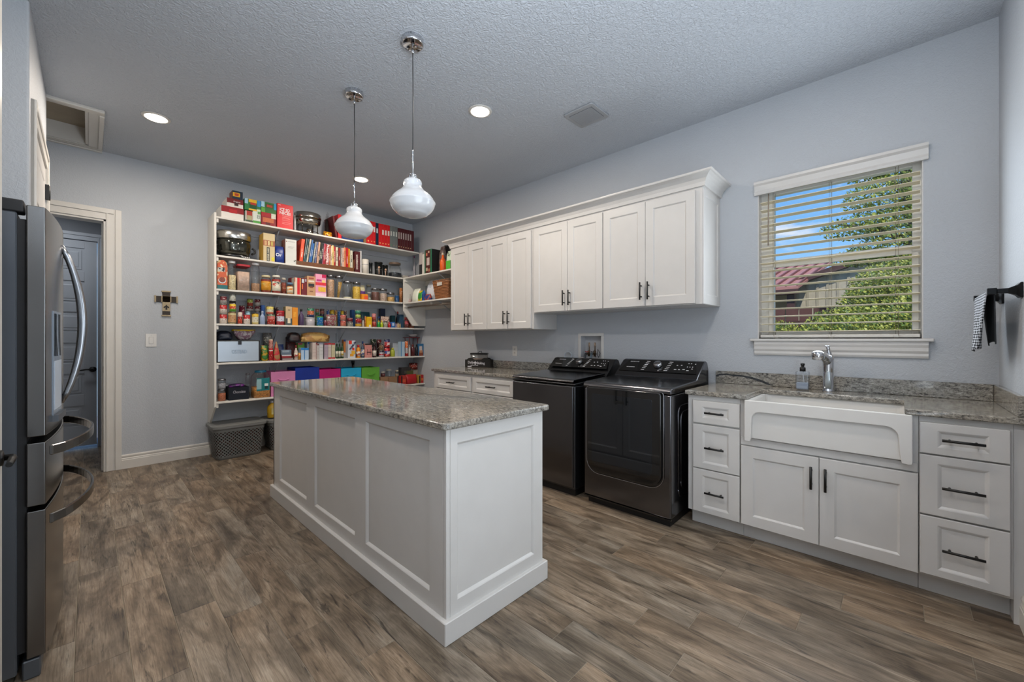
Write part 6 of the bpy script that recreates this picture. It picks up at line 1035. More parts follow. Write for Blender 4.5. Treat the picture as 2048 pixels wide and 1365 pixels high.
q=MB().box(2.628,2.812,1.682,1.888,HC-.0150,HC-.0142); q.build('grille_backing',pm('55585a',.7,var=0),t)
q=MB()
for i in range(22): x=2.632+i*.0082; q.box(x,x+.0035,1.684,1.886,HC-.018,HC-.0152)
for i in range(24): y=1.688+i*.0082; q.box(2.630,2.810,y,y+.003,HC-.0175,HC-.0155)
tag(q.build('grille_mesh',VG,t),kind='stuff')
# ================================================================== BACK WALL THINGS
t=thing('wall_cross','small wooden cross in cream and dark brown with a lily motif on the back wall','cross',(.547,YB,1.62))
WD=pm('2f261f',.6,var=.2,sc=60); CRM=pm('a8987a',.6,var=.1,sc=60)
yy=YB-.001
MB().box(.517,.577,yy-.014,yy,1.498,1.748).build('vertical_bar',WD,t,bev=.002); MB().box(.462,.632,yy-.013,yy,1.638,1.698).build('cross_bar',WD,t,bev=.002)
for (a,b,c,d) in((.510,.584,1.740,1.754),(.510,.584,1.492,1.506),(.455,.468,1.632,1.704),(.626,.639,1.632,1.704)): MB().box(a,b,yy-.018,yy,c,d).build('end_cap',CRM,t,bev=.003)
MB().box(.516,.578,yy-.0165,yy-.013,1.545,1.702).box(.508,.586,yy-.0165,yy-.0135,1.638,1.700).build('cream_face',CRM,t)
fo=[(.547,1.614),(.540,1.600),(.528,1.592),(.524,1.581),(.532,1.576),(.541,1.584),(.541,1.574),(.536,1.566),(.547,1.558),(.558,1.566),(.553,1.574),(.553,1.584),(.562,1.576),(.570,1.581),(.566,1.592),(.554,1.600)]
MB().prism(fo,'y',yy-.0185,yy-.0166).build('lily_motif',pm('14100e',.6,var=0),t)
q=MB()
for (z_,xa_,xb_,ph_) in((1.688,.522,.572,0),(1.668,.514,.580,1),(1.650,.518,.574,2)): q.tube([(xa_+(xb_-xa_)*k/18,yy-.0170,z_+.0045*math.sin(k*1.9+ph_)) for k in range(19)],.0009,4)
q.build('script_lines',pm('4a3c2c',.6,var=0),t)
def plate(name,label,cat,kind,c,u,v,w,h,rocker=True):
    t=thing(name,label,cat,face_map(kind,c)(u,v,0)); f=face_map(kind,c); PW=pm('d6d4d0',.4,var=0)
    def fb(mb,u0,u1,v0,v1,n0,n1): a=f(u0,v0,n0); b=f(u1,v1,n1); return mb.box(min(a[0],b[0]),max(a[0],b[0]),min(a[1],b[1]),max(a[1],b[1]),v0,v1)
    fb(MB(),u-w/2,u+w/2,v-h/2,v+h/2,.0002,.006).build('cover_plate',PW,t,bev=.002,seg=2)
    if rocker:
        fb(MB(),u-.0175,u+.0175,v-.035,v+.035,.0062,.0072).build('rocker_surround',pm('a8a8a6',.5,var=0),t); fb(MB(),u-.0155,u+.0155,v-.033,v+.033,.0072,.0100).build('rocker',PW,t,bev=.001)
    else:
        for dv in(-.020,.020):
            o=fb(MB(),u-.014,u+.014,v+dv-.013,v+dv+.013,.0062,.0082).build('socket_face',pm('c8c4be',.4,var=0),t,bev=.002)
            for du in(-.006,.006): fb(MB(),u+du-.001,u+du+.001,v+dv-.002,v+dv+.006,.0084,.0087).build('slot',BLK,o)
    for dv in(-.048,.048): fb(MB(),u-.002,u+.002,v+dv-.002,v+dv+.002,.0062,.0068).build('screw',pm('a0a0a0',.4,var=0),t)
plate('light_switch','white rocker light switch on the back wall below the cross','switch','-y',YB,.431,1.246,.083,.130)
plate('wall_outlet','white double outlet on the window wall above the left counter','outlet','-x',XW,3.257,1.120,.075,.120,False)
plate('wall_outlet','white outlet plate between washer and dryer consoles, half hidden','outlet','-x',XW,1.800,.985,.075,.115,False)
plate('wall_outlet','white outlet low on the window wall behind the washer','outlet','-x',XW,2.30,.50,.075,.12,False)
# washer valve box recessed in the wall
t=thing('washer_valve_box','white recessed washer outlet box with copper taps above the washer','valve box',(XW,2.216,1.06)); PW=pm('cfcdc9',.45,var=0)
q=MB().box(XW-.006,XW,2.069,2.365,1.29,1.320).box(XW-.006,XW,2.069,2.365,1.045,1.075).box(XW-.006,XW,2.069,2.100,1.075,1.29).box(XW-.006,XW,2.334,2.365,1.075,1.29); q.build('flange',PW,t,bev=.002)
q=MB().box(XW+.0,XW+.085,2.092,2.098,1.066,1.296).box(XW,XW+.085,2.336,2.342,1.066,1.296).box(XW,XW+.085,2.098,2.336,1.29,1.296).box(XW,XW+.085,2.098,2.336,1.066,1.072).box(XW+.08,XW+.086,2.092,2.342,1.066,1.296); q.build('recess_box',pm('b9babd',.5,var=0),t)
COP=pm('b39a84',.3,.8,var=0)
for (y,c) in((2.262,'a8281c'),(2.195,'2c2c30')):
    MB().lathe([(.006,1.14),(.006,1.18),(.008,1.182),(.008,1.222),(.0,1.226)],(XW+.04,y,0),12).build('copper_arrestor',COP,t)
    MB().lathe([(.013,1.085),(.013,1.14),(.009,1.145)],(XW+.035,y,0),12).tube([(XW+.035,y,1.12),(XW-.005,y,1.11)],.010,8).build('valve_body',pm('5a4630',.4,.6,var=0),t)
    q=MB().tube([(XW-.004,y-.018,1.135),(XW-.010,y,1.130),(XW-.004,y+.018,1.135)],.0045,8); q.build('tap_lever',pm(c,.4,var=0),t)
tag(MB().tube([(XW-.02,2.262,1.12),(XW-.035,2.265,1.09),(XW-.036,2.266,1.0),(XW-.038,2.27,.70)],.012,8).build('water_hose',pm('3c3f44',.4,.3,var=0)),'dark braided hose hanging from the left tap of the washer box','hose')
tag(MB().tube([(XW-.02,2.195,1.12),(XW-.035,2.195,1.085),(XW-.036,2.20,1.0),(XW-.038,2.2,.70)],.012,8).build('water_hose',pm('5c6a74',.4,.3,var=0)),'grey-blue hose hanging from the right tap of the washer box','hose')
tag(MB().tube([(XW-.02,2.13,1.11),(XW-.03,2.12,1.16),(XW-.02,2.10,1.12),(XW-.03,2.11,1.08),(XW-.025,2.14,1.12),(XW-.03,2.15,1.08)],.004,6).build('power_cord',pm('1c1c1e',.5,var=0)),'coiled black cord tucked in the right of the washer box','cord')
tag(MB().tube([(XW-.03+.0,2.475+.045*math.cos(k*PI/6),1.085+.045*math.sin(k*PI/6)) for k in range(13)],.007,8,cap=False).build('drain_hose_hook',pm('b4bcc4',.3,var=0)),'pale curved plastic hose hook behind the washer console','hose')
# ================================================================== TOWEL BAR + TOWEL
t=thing('towel_bar','black towel bar fixed to the corner wall at the right edge','towel bar',(2.9,YF,1.48)); TB=pm('131416',.3,.6,var=0)
yb_=-.312
for (x,nm) in((2.885,'bracket'),(3.335,'bracket')):
    q=MB()
    def sq(xc,zc,h,y): return [(xc-h,y,zc-h),(xc+h,y,zc-h),(xc+h,y,zc+h),(xc-h,y,zc+h)]
    vs=sq(x,1.478,.034,YF+.0005)+sq(x,1.478,.034,YF+.008)+sq(x,1.478,.022,YF+.018)+sq(x,1.478,.0115,YF+.040)+sq(x,1.478,.010,yb_-.014)
    fs=[(j*4+k,j*4+(k+1)%4,j*4+4+(k+1)%4,j*4+4+k) for j in range(4) for k in range(4)]+[(0,1,2,3),(16,17,18,19)]
    q.add(vs,fs); q.box(x-.015,x+.015,yb_-.015,yb_+.015,1.463,1.493); q.build(nm,TB,t,bev=.002)
MB().box(2.9,3.32,yb_-.007,yb_+.007,1.471,1.485).build('bar',TB,t,bev=.001)
def towel():
    mb=MB(); nx,ns=26,44; x0,x1=2.915,3.305; vs=[]
    for j in range(ns+1):
        s=j/ns; # 0 front bottom -> top -> back bottom
        for i in range(nx+1):
            u=i/nx; 
            if s<.5: h=(.5-s)/.5*.285; side=1
            else: h=(s-.5)/.5*.255; side=-1
            k=min(1,h/.285)
            x=x0+(x1-x0)*u; xm=(x0+x1)/2-.03; x=xm+(x-xm)*(1-.42*k**1.6)
            bulge=.012+.012*k+.010*k*math.sin(u*9+1)+.006*k*math.sin(u*21)
            yv=yb_+side*(bulge if h>.006 else .010)*(1 if h>.003 else .5)
            if side<0: yv=yb_-(.011+.012*k+.006*k*math.sin(u*8))
            z=1.489-h+.012*k*math.sin(u*5) if h>.0 else 1.493
            vs.append((x,yv,z))
    fs=[(j*(nx+1)+i,j*(nx+1)+i+1,(j+1)*(nx+1)+i+1,(j+1)*(nx+1)+i) for j in range(ns) for i in range(nx)]
    m,t_,p=newmat('towel_weave'); nn=t_.nodes.new; k_=t_.links.new
    tcn=nn('ShaderNodeTexCoord'); mpn=nn('ShaderNodeMapping'); mpn.inputs['Rotation'].default_value=(0,R(45),0); mpn.inputs['Scale'].default_value=(1,.01,1); v=nn('ShaderNodeTexChecker'); v.inputs['Scale'].default_value=105; v.inputs['Color1'].default_value=lin('b9bcc2')+(1,); v.inputs['Color2'].default_value=lin('2a2d31')+(1,)
    k_(tcn.outputs['Object'],mpn.inputs[0]); k_(mpn.outputs[0],v.inputs[0]); geo=nn('ShaderNodeNewGeometry'); mxx=nn('ShaderNodeMixRGB'); k_(geo.outputs['Backfacing'],mxx.inputs[0]); k_(v.outputs[0],mxx.inputs[1]); mxx.inputs[2].default_value=lin('34383d')+(1,); k_(v.outputs[0],p.inputs['Base Color']); p.inputs['Roughness'].default_value=.95
    o=MB(); hf=len(fs)//2; o.add(vs,fs[:hf],0,True); o.add(vs,fs[hf:],1,True); ob=o.build('hand_towel',[m,pm('34383d',.95,var=.1)],None,loc=(3.1,yb_,1.49)); md=ob.modifiers.new('thick','SOLIDIFY'); md.thickness=.004; md.offset=0
    return tag(ob,'black and white patterned hand towel hanging over the towel bar','towel')
towel()
# ================================================================== CADDY
CD=thing('wooden_caddy','black wooden caddy with white lettering on the counter in the corner','caddy',(3.26,3.70,.9145),0); ORG[CD.name]=(0,0,0)
a=Vector((3.187,3.844,0)); b=Vector((3.344,3.555,0)); ang=math.atan2(b.y-a.y,b.x-a.x); CD.rotation_euler=(0,0,ang); CD.location=(a.x,a.y,.9145); cw=(b-a).length
BW=pm('16130f',.5,var=.2,sc=50)
def ogee(w,h): return [(0,0),(w,0),(w,h*.8),(w*.93,h*.82),(w*.86,h*.95),(w*.78,h),(w*.70,h*.93),(w*.64,h*.82),(w*.36,h*.82),(w*.30,h*.93),(w*.22,h),(w*.14,h*.95),(w*.07,h*.82),(0,h*.8)]
MB().prism(ogee(cw,.118),'y',0,.012).build('front_board',BW,CD,bev=.001); MB().prism(ogee(cw,.118),'y',.098,.110).build('back_board',BW,CD,bev=.001)
MB().box(0,.012,.012,.098,0,.09).build('end_board',BW,CD); MB().box(cw-.012,cw,.012,.098,0,.09).build('end_board',BW,CD); MB().box(.012,cw-.012,.012,.098,0,.012).build('bottom_board',BW,CD)
IV=pm('c4c2c6',.5,var=0)
text('Daily',.042,CD,IV,(.075,-.0004,.060),(1,0,0),(0,0,1),bold=.0008,maxw=.075); text('Baking',.042,CD,IV,(.205,-.0004,.052),(1,0,0),(0,0,1),bold=.0008,maxw=.10)
q=MB(); [q.box(.075+k*.011,.082+k*.011,-.0010,-.0002,.022,.030) for k in range(9)]; q.build('small_print',IV,CD)
MB().prism([((x_-.547)*.9+.133,(z_-1.586)*.9+.056) for x_,z_ in fo],'y',-.0012,-.0002).build('lily_motif',IV,CD); MB().box(.035,.085,-.0012,-.0002,.006,.016).build('tag',IV,CD)
J=thing('caddy_jar','wide ribbed glass canister with black lid standing inside the wooden caddy','jar',(0,0,0)); ORG[J.name]=(0,0,0); M=Matrix.Translation(CD.location)@Matrix.Rotation(ang,4,'Z'); J.location=M@Vector((.165,.055,.0125)); J.rotation_euler=(0,0,ang)
MB().prism(rr(-.105,.105,-.040,.040,.02,4),'z',0,.142,sm=True).build('glass_body',glassm((.93,.92,.90),.3),J)
MB().prism(rr(-.100,.100,-.035,.035,.018,4),'z',.004,.095,sm=True).build('contents',speck('a08470',120),J)
MB().prism(rr(-.110,.110,-.044,.044,.02,4),'z',.1425,.162).build('lid',BLK,J,bev=.002)
MB().tube([(-.02,0,.162),(.0,0,.180),(.03,0,.184),(.035,0,.162)],.0035,6).build('lid_handle',BLK,J)
# ================================================================== LAUNDRY BASKETS
def lbasket(label,x0,x1,y0,y1,h,group='lidded laundry baskets'):
    t=thing('laundry_basket',label,'basket',((x0+x1)/2,(y0+y1)/2,0),group=group); PL=pm('6f706e',.5,var=.02)
    e=.035
    def prr(z): k=1-z/h; return rr(x0+e*k,x1-e*k,y0+e*k,y1-e*k,.06,5)
    q=MB(); n=len(prr(0))
    def ringpts(z,o=0): 
        k=(1-z/h)*e-o; return [(px,py,z) for px,py in rr(x0+k,x1-k,y0+k,y1-k,.06,5)]
    # solid base, rim and liner
    for (za,zb_,nm_) in((.001,.035,'basket_base'),(h-.075,h-.03,'basket_rim')):
        q=MB(); vs=ringpts(za)+ringpts(zb_); q.add(vs,[(i,(i+1)%n,n+(i+1)%n,n+i) for i in range(n)],sm=True)
        if za<.01: q.add(ringpts(.001),[tuple(range(n))])
        q.build(nm_,PL,t)
    # diagonal lattice round the basket
    q=MB(); per=[];
    base_=ringpts(0); L_=[0]
    for i in range(n): L_.append(L_[-1]+(Vector(base_[(i+1)%n])-Vector(base_[i])).length)
    tot=L_[-1]; hz0,hz1=.035,h-.075
    def at(s,z,o=0):
        s=s%tot; r_=ringpts(z,o)
        for i in range(n):
            if s<=L_[i+1]: u=(s-L_[i])/max(1e-9,L_[i+1]-L_[i]); A=Vector(r_[i]); B=Vector(r_[(i+1)%n]); return A.lerp(B,u)
        return Vector(r_[0])
    step=.030; H_=hz1-hz0; cnt=int(tot/step); seg=8; wd=.0058
    for sg in(1,-1):
        for i in range(cnt):
            s0=i*tot/cnt; pts=[]
            for k in range(seg+1): u=k/seg; pts.append((s0+sg*u*H_*.9,hz0+u*H_))
            vs=[]
            for (s,z) in pts: vs+=[tuple(at(s-wd,z)),tuple(at(s+wd,z))]
            q.add(vs,[(2*k,2*k+1,2*k+3,2*k+2) for k in range(seg)])
    tag(q.build('lattice_wall',PL,t),kind='stuff')
    q=MB(); vs=ringpts(.006,-.012)+ringpts(h-.06,-.012); q.add(vs,[(i,(i+1)%n,n+(i+1)%n,n+i) for i in range(n)],sm=True); q.add(ringpts(h-.062,-.014),[tuple(range(n))])
    q.build('contents',printm(('060606','3c1c18','141416'),7,.9),t)
    P1=rr(x0-.012,x1+.012,y0-.012,y1+.012,.065,5)
    q=MB(); n=len(P1); vs=[(a,b,h-.035) for a,b in P1]+[(a,b,h-.008) for a,b in P1]+[(a,b,h-.002) for a,b in rr(x0+.005,x1-.005,y0+.005,y1-.005,.055,5)]+[(a,b,h-.010) for a,b in rr(x0+.04,x1-.04,y0+.04,y1-.04,.05,5)]
    q.add(vs,[(j*n+i,j*n+(i+1)%n,(j+1)*n+(i+1)%n,(j+1)*n+i) for j in range(3) for i in range(n)]+[tuple(range(3*n,4*n)),tuple(range(n))[::-1]]); q.build('lid',PL,t)
    return t
lbasket('grey lattice laundry basket with lid, whole in view under the shelves by the side panel',.872,1.352,5.035,5.40,.365)
lbasket('second grey lattice laundry basket with lid, half hidden behind the island corner',1.385,1.86,5.06,5.42,.355)
J=thing('detergent_jug','yellow jug standing on the second laundry basket','jug',(1.44,5.2,.3605)); YM=pm('c89c14',.35,var=.05)
MB().lathe([(.045,.361),(.052,.366),(.054,.45),(.050,.485),(.030,.512),(.018,.522),(.018,.53)],(1.455,5.20,0),24,sy=.75).build('jug_body',YM,J)
MB().tube([(1.50,5.2,.41),(1.522,5.2,.44),(1.515,5.2,.49),(1.48,5.2,.505)],.008,8).build('jug_handle',YM,J)
MB().lathe([(.020,.530),(.022,.532),(.022,.552),(0,.555)],(1.455,5.20,0),18).build('jug_cap',pm('b8b8bc',.4,var=0),J); MB().box(1.435,1.472,5.158,5.1597,.40,.47).build('jug_label',pm('c8bc80',.5,var=0),J)
# ================================================================== SHELF CONTENTS
def lean_root(t,deg): t.rotation_euler=(0,R(deg),t.rotation_euler[2])
GL=glassm((.97,.98,.98),.1)
GRP={'food_can':'food cans on the fourth shelf','cookbook':'cookbooks in the wooden rack','ring_binder':'ring binders on the top shelf','fabric_bin':'fabric bins on the sixth shelf','can_pack':'vegetable cartons on the top shelf','food_carton':'white food cartons on the fifth shelf','olive_oil_bottle':'green bottles on the fifth shelf','oat_box':'blue-topped cartons on the fifth shelf','peanut_butter_jar':'peanut butter jars on the fifth shelf','spice_bottle':'little spice bottles','pasta_jar':'steel-lidded pasta jars on the third shelf','sauce_jar':'sauce jars on the third shelf','lemon_bottle':'lemon bottles','trail_mix_jar':'glass jars left of the black bin','storage_jar':'black canisters','cereal_canister':'white-lidded cereal canisters','tan_carton':'tan cartons on the sixth shelf'}
CACHE={}
def pouch(m,w,d,h,yc,mi=0,n=20,prof=None,flare=0,soft=0,tri=0):
    pr=prof or [(.0,.80,.55),(.04,.97,.95),(.25,1,1),(.5,1,.95),(.75,.98,.75),(.90,.97,.35),(.97,1,.10),(1,1,.06)]
    if soft: pr=[(0,.85,.8),(.1,1,1),(.25,.97,1),(.4,1,1),(.55,.95,.95),(.7,.90,.9),(.82,.82,.75),(.92,.62,.5),(1,.35,.2)]; n=28
    if flare: pr=[(0,.45,.6),(.1,.55,.8),(.4,.75,1),(.7,.92,.9),(1,1,.6)]
    if tri: pr=[(0,1,.9),(.1,1,1),(.4,.85,.9),(.7,.5,.6),(.95,.18,.2),(1,.12,.1)]
    rnd=random.Random(int(w*1e4)+int(h*1e4)); o=len(m.v)
    for (z,a,b) in pr:
        for k in range(n):
            t_=2*PI*k/n; c,s=math.cos(t_),math.sin(t_); e=.55
            x=math.copysign(abs(c)**e,c)*w/2*a; y=math.copysign(abs(s)**e,s)*d/2*b
            if soft or flare: j=1+rnd.uniform(-.11,.11)
            else: j=1+rnd.uniform(-.02,.02)
            m.v.append((x*j,yc+y*j,z*h+(rnd.uniform(-.02,.02)*h if 0<z<1 else 0)))
    J_=len(pr)
    for j in range(J_-1):
        for k in range(n): m.f.append((o+j*n+k,o+j*n+(k+1)%n,o+(j+1)*n+(k+1)%n,o+(j+1)*n+k)); m.m.append(mi); m.sm.append(True)
    m.f.append(tuple(o+k for k in range(n))[::-1]); m.m.append(mi); m.sm.append(False)
    m.f.append(tuple(o+(J_-1)*n+k for k in range(n))); m.m.append(mi); m.sm.append(False)
    return m
def inset_patch(par,w,h,p,off=.0006,name='print'):
    u0,v0,u1,v1,c=p; x0=-w/2+w*u0; x1=-w/2+w*u1
    return (x0,x1,-off-.0006,-off,h*v0,h*v1,c)
def make(it):
    kind,name,cat,label,X,Y,Z,w,d,h,rz,o=it
    t=thing(name,label,cat,(X,Y,Z+.0004),rz,GRP.get(name)); ORG[t.name]=(0,0,0)
    c=o.get('c','888888')
    if o.get('lean'):
        t.rotation_euler=(0,-R(o['lean']),R(rz)) if rz==0 else t.rotation_euler
        if rz==0: t.location.z+=math.sin(R(o['lean']))*w/2; 
    if o.get('cc'): o['cc']='%02x%02x%02x'%tuple(min(255,int(int(o['cc'][i:i+2],16)*1.22+8)) for i in (0,2,4))
    if kind=='box':
        cm_=pm(c,.45,var=.05); sm_=pm(o['side'],.5,var=.12,sc=14) if 'side' in o else cm_
        m=MB(); m.box(-w/2,w/2,0,d,0,h); 
        m.m=[1,1,0,1,1,1] if 'side' in o else m.m
        b=m.build('carton' if cat not in('binder','book') else 'cover',[cm_,sm_],t,bev=min(.0015,w*.08))
        by={}
        for p in o.get('t',[]): by.setdefault(p[4],[]).append(p)
        for k,(cc,ps) in enumerate(by.items()):
            m=MB()
            for p in ps: a=inset_patch(t,w,h,p,.0004+.0003*k); m.box(*a[:6])
            m.build('printed_patch' if cat!='binder' else 'spine_label',pm(cc,.5,var=.1,sc=60),t)
        if o.get('dot'): MB().lathe([(w*.22,-.0012),(w*.22,-.0002)],(0,0,h*.13),12,axis='y').build('spine_dot',pm(o['dot'],.4,var=0),t)
        if cat=='binder' : MB().box(-w/2+.002,w/2-.002,.004,d-.004,h-.0005,h+.0005).build('pages',pm('b8b4ac',.8,var=0),t)
        if 'tx' in o: s,tc_,u,v,sz=o['tx']; text(s,h*sz*.6,t,pm(tc_,.5,var=0),(-w/2+w*u,-.0022,h*v),(1,0,0),(0,0,1),maxw=w*.8)
        for (s,tc_,u,v,sz) in o.get('tx2',[]): text(s,h*.17,t,pm(tc_,.5,var=0),(-w/2+w*u,-.0018,h*v),(1,0,0),(0,0,1),bold=.0012,maxw=w*sz)
        if 'vt' in o: s,tc_,u,v,sz=o['vt']; L2=h*(.44 if v<.4 else .86); text(s,min(w*.45 if v>.4 else w*.2,h),t,pm(tc_,.5,var=0),(-w/2+w*u,-.0024,h*v if v<.4 else h*.5),(0,0,1),(-1,0,0),bold=.0006,maxw=L2)
        if 'dg' in o: s,tc_=o['dg']; text(s,h*.155,t,pm(tc_,.5,var=0),(w*.12,-.0022,h*.70),(.72,0,1),(-1,0,.72),bold=.0012,maxw=h*.55)
    elif kind=='book':
        pat=c=='X'; mm=printm(('a8202c','e0c8c4','a8202c'),22) if pat else pm(c,.5,var=.12,sc=30)
        MB().box(-w/2,w/2,0,d,0,h).build('cover',mm,t,bev=min(.002,w*.1)); MB().box(-w/2+.0015,w/2-.0015,.006,d-.002,.0,h-.003).box(-w/2+.0012,w/2-.0012,.008,d+.0005,.003,h-.002).build('pages',pm('cfc6b0',.8,var=.05),t)
        if not pat:
            k=o['k']; l=sum(lin(c))>.9
            MB().box(-w*.16,w*.16,-.0007,-.0001,h*(.25+.07*(k%3)),h*(.60+.1*(k%4)*.8)).build('spine_print',printm((c,'2a2624' if l else 'd8d0c4',c),28),t)
    elif kind=='can':
        r_=w/2; lab=o['lab']; cols=[]; rim=pm(o.get('rim','9a9490'),.25,.8,var=0)
        n=22; e=.004 if h>.03 else .001
        MB().lathe([(r_*.94,0),(r_,e*.5),(r_,e),(r_*.975,e*1.2),(r_*.975,h-e*1.2),(r_,h-e),(r_,h-e*.4),(r_*.94,h),(r_*.93,h-e*.8),(0,h-e*.8)],(0,r_,0),n).build('tin',rim,t)
        key=('lab',round(r_,3),round(h,3),tuple(lab))
        mats=[printm((x[2],x[2],('e2d8c8' if sum(lin(x[2]))<.8 else '6c2c20')),34) if x[1]-x[0]>.15 and not name=='canister' else pm(x[2],.4,var=.06) for x in lab]
        prof=[]
        for i,x in enumerate(lab):
            za,zb=max(x[0]*h,e*1.4),min(x[1]*h,h-e*1.4); prof+=[(r_*.985,za,i),(r_*.985,zb,i)]
        MB().lathe(prof,(0,r_,0),n).build('label',mats,t)
        if 'tx' in o: s,tc_,u,v,sz=o['tx']; text(s,h*.42,t,pm(tc_,.5,var=0),(0,-.0006,h*v),(1,0,0),(0,0,1),bold=.001,maxw=w*.8)
    elif kind in('jar','cont'):
        steel=o['lid']=='M'; lm=STL if steel else pm(o['lid'],.35,var=.03)
        cm_=speck(o['cc'],130 if w<.12 else 90,.55,1.45) if o.get('sp') else pm(o['cc'],.5,var=.18,sc=35)
        if o.get('strands'): cm_=pm('caa04c',.5,var=.3,sc=60)
        if kind=='cont' or o.get('big'):
            lh=.022; hb=h-lh
            P=lambda k,y0: rr(-w/2+k,w/2-k,y0+k,y0+d-k,min(w,d)*.18,4)
            m=MB(); 
            if o.get('big'):
                n=len(P(0,0)); zs_=[(0,.01),(.02,0),(hb*.80,0),(hb*.90,.012),(hb*.97,w*.16),(hb,w*.17)]; vs=[]
                for z,k in zs_: vs+=[(a,b,z) for a,b in P(k,0)]
                m.add(vs,[(j*n+i,j*n+(i+1)%n,(j+1)*n+(i+1)%n,(j+1)*n+i) for j in range(5) for i in range(n)]+[tuple(range(n))],sm=True); m.build('glass_body',GL,t)
                MB().lathe([(w*.34,hb-.002),(w*.345,hb),(w*.345,h-.002),(w*.33,h),(0,h)],(0,d/2,0),28).build('lid',lm,t)
            else:
                m.prism(P(0,0),'z',0,hb,sm=True).build('glass_body',GL,t); MB().prism(P(-.003,0),'z',hb,h).build('lid',lm,t,bev=.003)
            MB().prism(P(.004,0),'z',.004,hb*o['fill'],sm=True).build('contents',cm_,t)
            if 'lab' in o:
                l1,l2=o['lab']; MB().box(-w*.36,w*.40,-.0012,-.0004,hb*.28,hb*.78).build('label',pm(l1,.4,var=.1,sc=40),t); MB().box(-w*.36,-w*.08,-.002,-.0013,hb*.34,hb*.74).build('label_panel',pm(l2,.5,var=.05),t); MB().box(w*.1,w*.32,-.002,-.0013,hb*.46,hb*.56).build('label_badge',pm('d8dcd8',.5,var=.05),t)
                MB().prism([(w*.12,hb*.34),(w*.30,hb*.34),(w*.30,hb*.46),(w*.12,hb*.46)],'y',-.002,-.0013).build('label_foot',pm('0c3034',.5,var=0),t)
        else:
            r_=w/2; k=.97; lh=min(.022,h*.16) if not o.get('dome') else .03; hb=h-lh; sh=r_*.82
            if steel: sh=r_*.95
            prof=[(r_*.9,0),(r_,.006),(r_,hb*.86),(sh,hb*.96),(sh,hb)]
            if o.get('dome'): prof=[(r_*.7,0),(r_*.95,.01),(r_,hb*.35),(r_*.97,hb*.7),(r_*.7,hb*.95),(r_*.66,hb)]
            MB().lathe(prof,(0,r_,0),26).build('glass_body',GL,t)
            fz_=max(.01,hb*.9*o['fill']); k=.965
            cp_=[(r_*.86,.004),(r_*k,.010),(r_*k,fz_*.97),(r_*.8*k,fz_),(0,fz_)]
            if o.get('strands'):
                m=MB(); rnd=random.Random(5)
                for i in range(34):
                    a=rnd.uniform(0,2*PI); q_=rnd.uniform(0,r_*.55); m.tube([(q_*math.cos(a)*.5-r_*.25,r_+q_*math.sin(a)*.6,.006),(q_*math.cos(a)+r_*.2,r_+q_*math.sin(a),fz_*rnd.uniform(.9,1))],.0028,5)
                tag(m.build('spaghetti',cm_,t),kind='stuff')
            else: MB().lathe(cp_,(0,r_,0),22).build('contents',cm_,t)
            MB().lathe([(sh*1.0,hb-.002),(sh*1.06,hb),(sh*1.06,h-.003),(sh*.98,h),(0,h)],(0,r_,0),26).build('lid',lm,t)
            if 'lab' in o:
                l1,l2=o['lab']; MB().lathe([(r_*1.006,hb*.14,0),(r_*1.006,hb*.38,0),(r_*1.006,hb*.38,1),(r_*1.006,hb*.60,1),(r_*1.006,hb*.60,0),(r_*1.006,hb*.72,0)],(0,r_,0),26).build('label',[pm(l1,.45,var=.08,sc=50),printm((l2,l1,l2),16)],t)
            if 'tx' in o: s,tc_,u,v,sz=o['tx']; text(s,h*.16,t,pm(tc_,.5,var=0),(0,-.0012,h*v*.97),(1,0,0),(0,0,1),bold=.0006,maxw=w*.72)
    elif kind=='bottle':
        r_=w/2; cm_=pm(c,.25,var=.08); ch=min(.03,h*.18); wide=o.get('wide')
        if o.get('mill'): prof=[(r_,0),(r_*.9,h*.2),(r_*.55,h*.35),(r_*.6,h*.55),(r_*.5,h*.7),(r_*.75,h-ch)]
        elif wide: prof=[(r_*.85,0),(r_,.006),(r_,h*.62),(r_*.8,h*.74),(r_*.5,h*.80),(r_*.48,h-ch)]
        else: prof=[(r_*.85,0),(r_,.006),(r_,h*.52),(r_*.85,h*.62),(r_*.42,h*.74),(r_*.38,h-ch)]
        MB().lathe(prof,(0,r_,0),22).build('bottle_body',cm_,t)
        k=prof[-1][0]; MB().lathe([(k,h-ch),(k*1.15,h-ch+.001),(k*1.15,h-.002),(k,h),(0,h)],(0,r_,0),18).build('cap',pm(o.get('cap','333333'),.35,var=0),t)
        if 'lb' in o: MB().lathe([(r_*1.008,h*.12),(r_*1.008,h*.5)],(0,r_,0),22).build('label',printm((o['lb'],'c8c0b0',o['lb']),18),t)
    elif kind=='tub':
        r_=w/2; lh=min(.018,h*.15)
        MB().lathe([(r_*.86,0),(r_*.9,.004),(r_*.97,h-lh)],(0,r_,0),24).build('tub_body',pm(c,.35,var=.05),t); MB().lathe([(r_*.97,h-lh),(r_,h-lh+.001),(r_,h-.002),(r_*.95,h),(0,h)],(0,r_,0),24).build('lid',pm(o.get('lid',c),.35,var=0),t)
        if o.get('spoon'):
            sp_=pm('c09a80',.5,var=.1); MB().tube([(-r_*.4,-.002,h*.06),(-r_*.4,-.002,h*.50)],.0055,8).lathe([(0,-.010),(.013,-.008),(.016,0),(.013,.004),(0,.005)],(-r_*.4,-.004,h*.56),14,axis='y').build('wooden_spoon',sp_,t)
            MB().lathe([(r_*1.01,h*.42),(r_*1.01,h*.44)],(0,r_,0),24).build('wire_clip',CHR,t)
    elif kind=='bag':
        pc=o.get('pc',(c,c,c)); mt=printm(pc,o.get('sc',10),.4,o.get('cl',0)); m=MB()
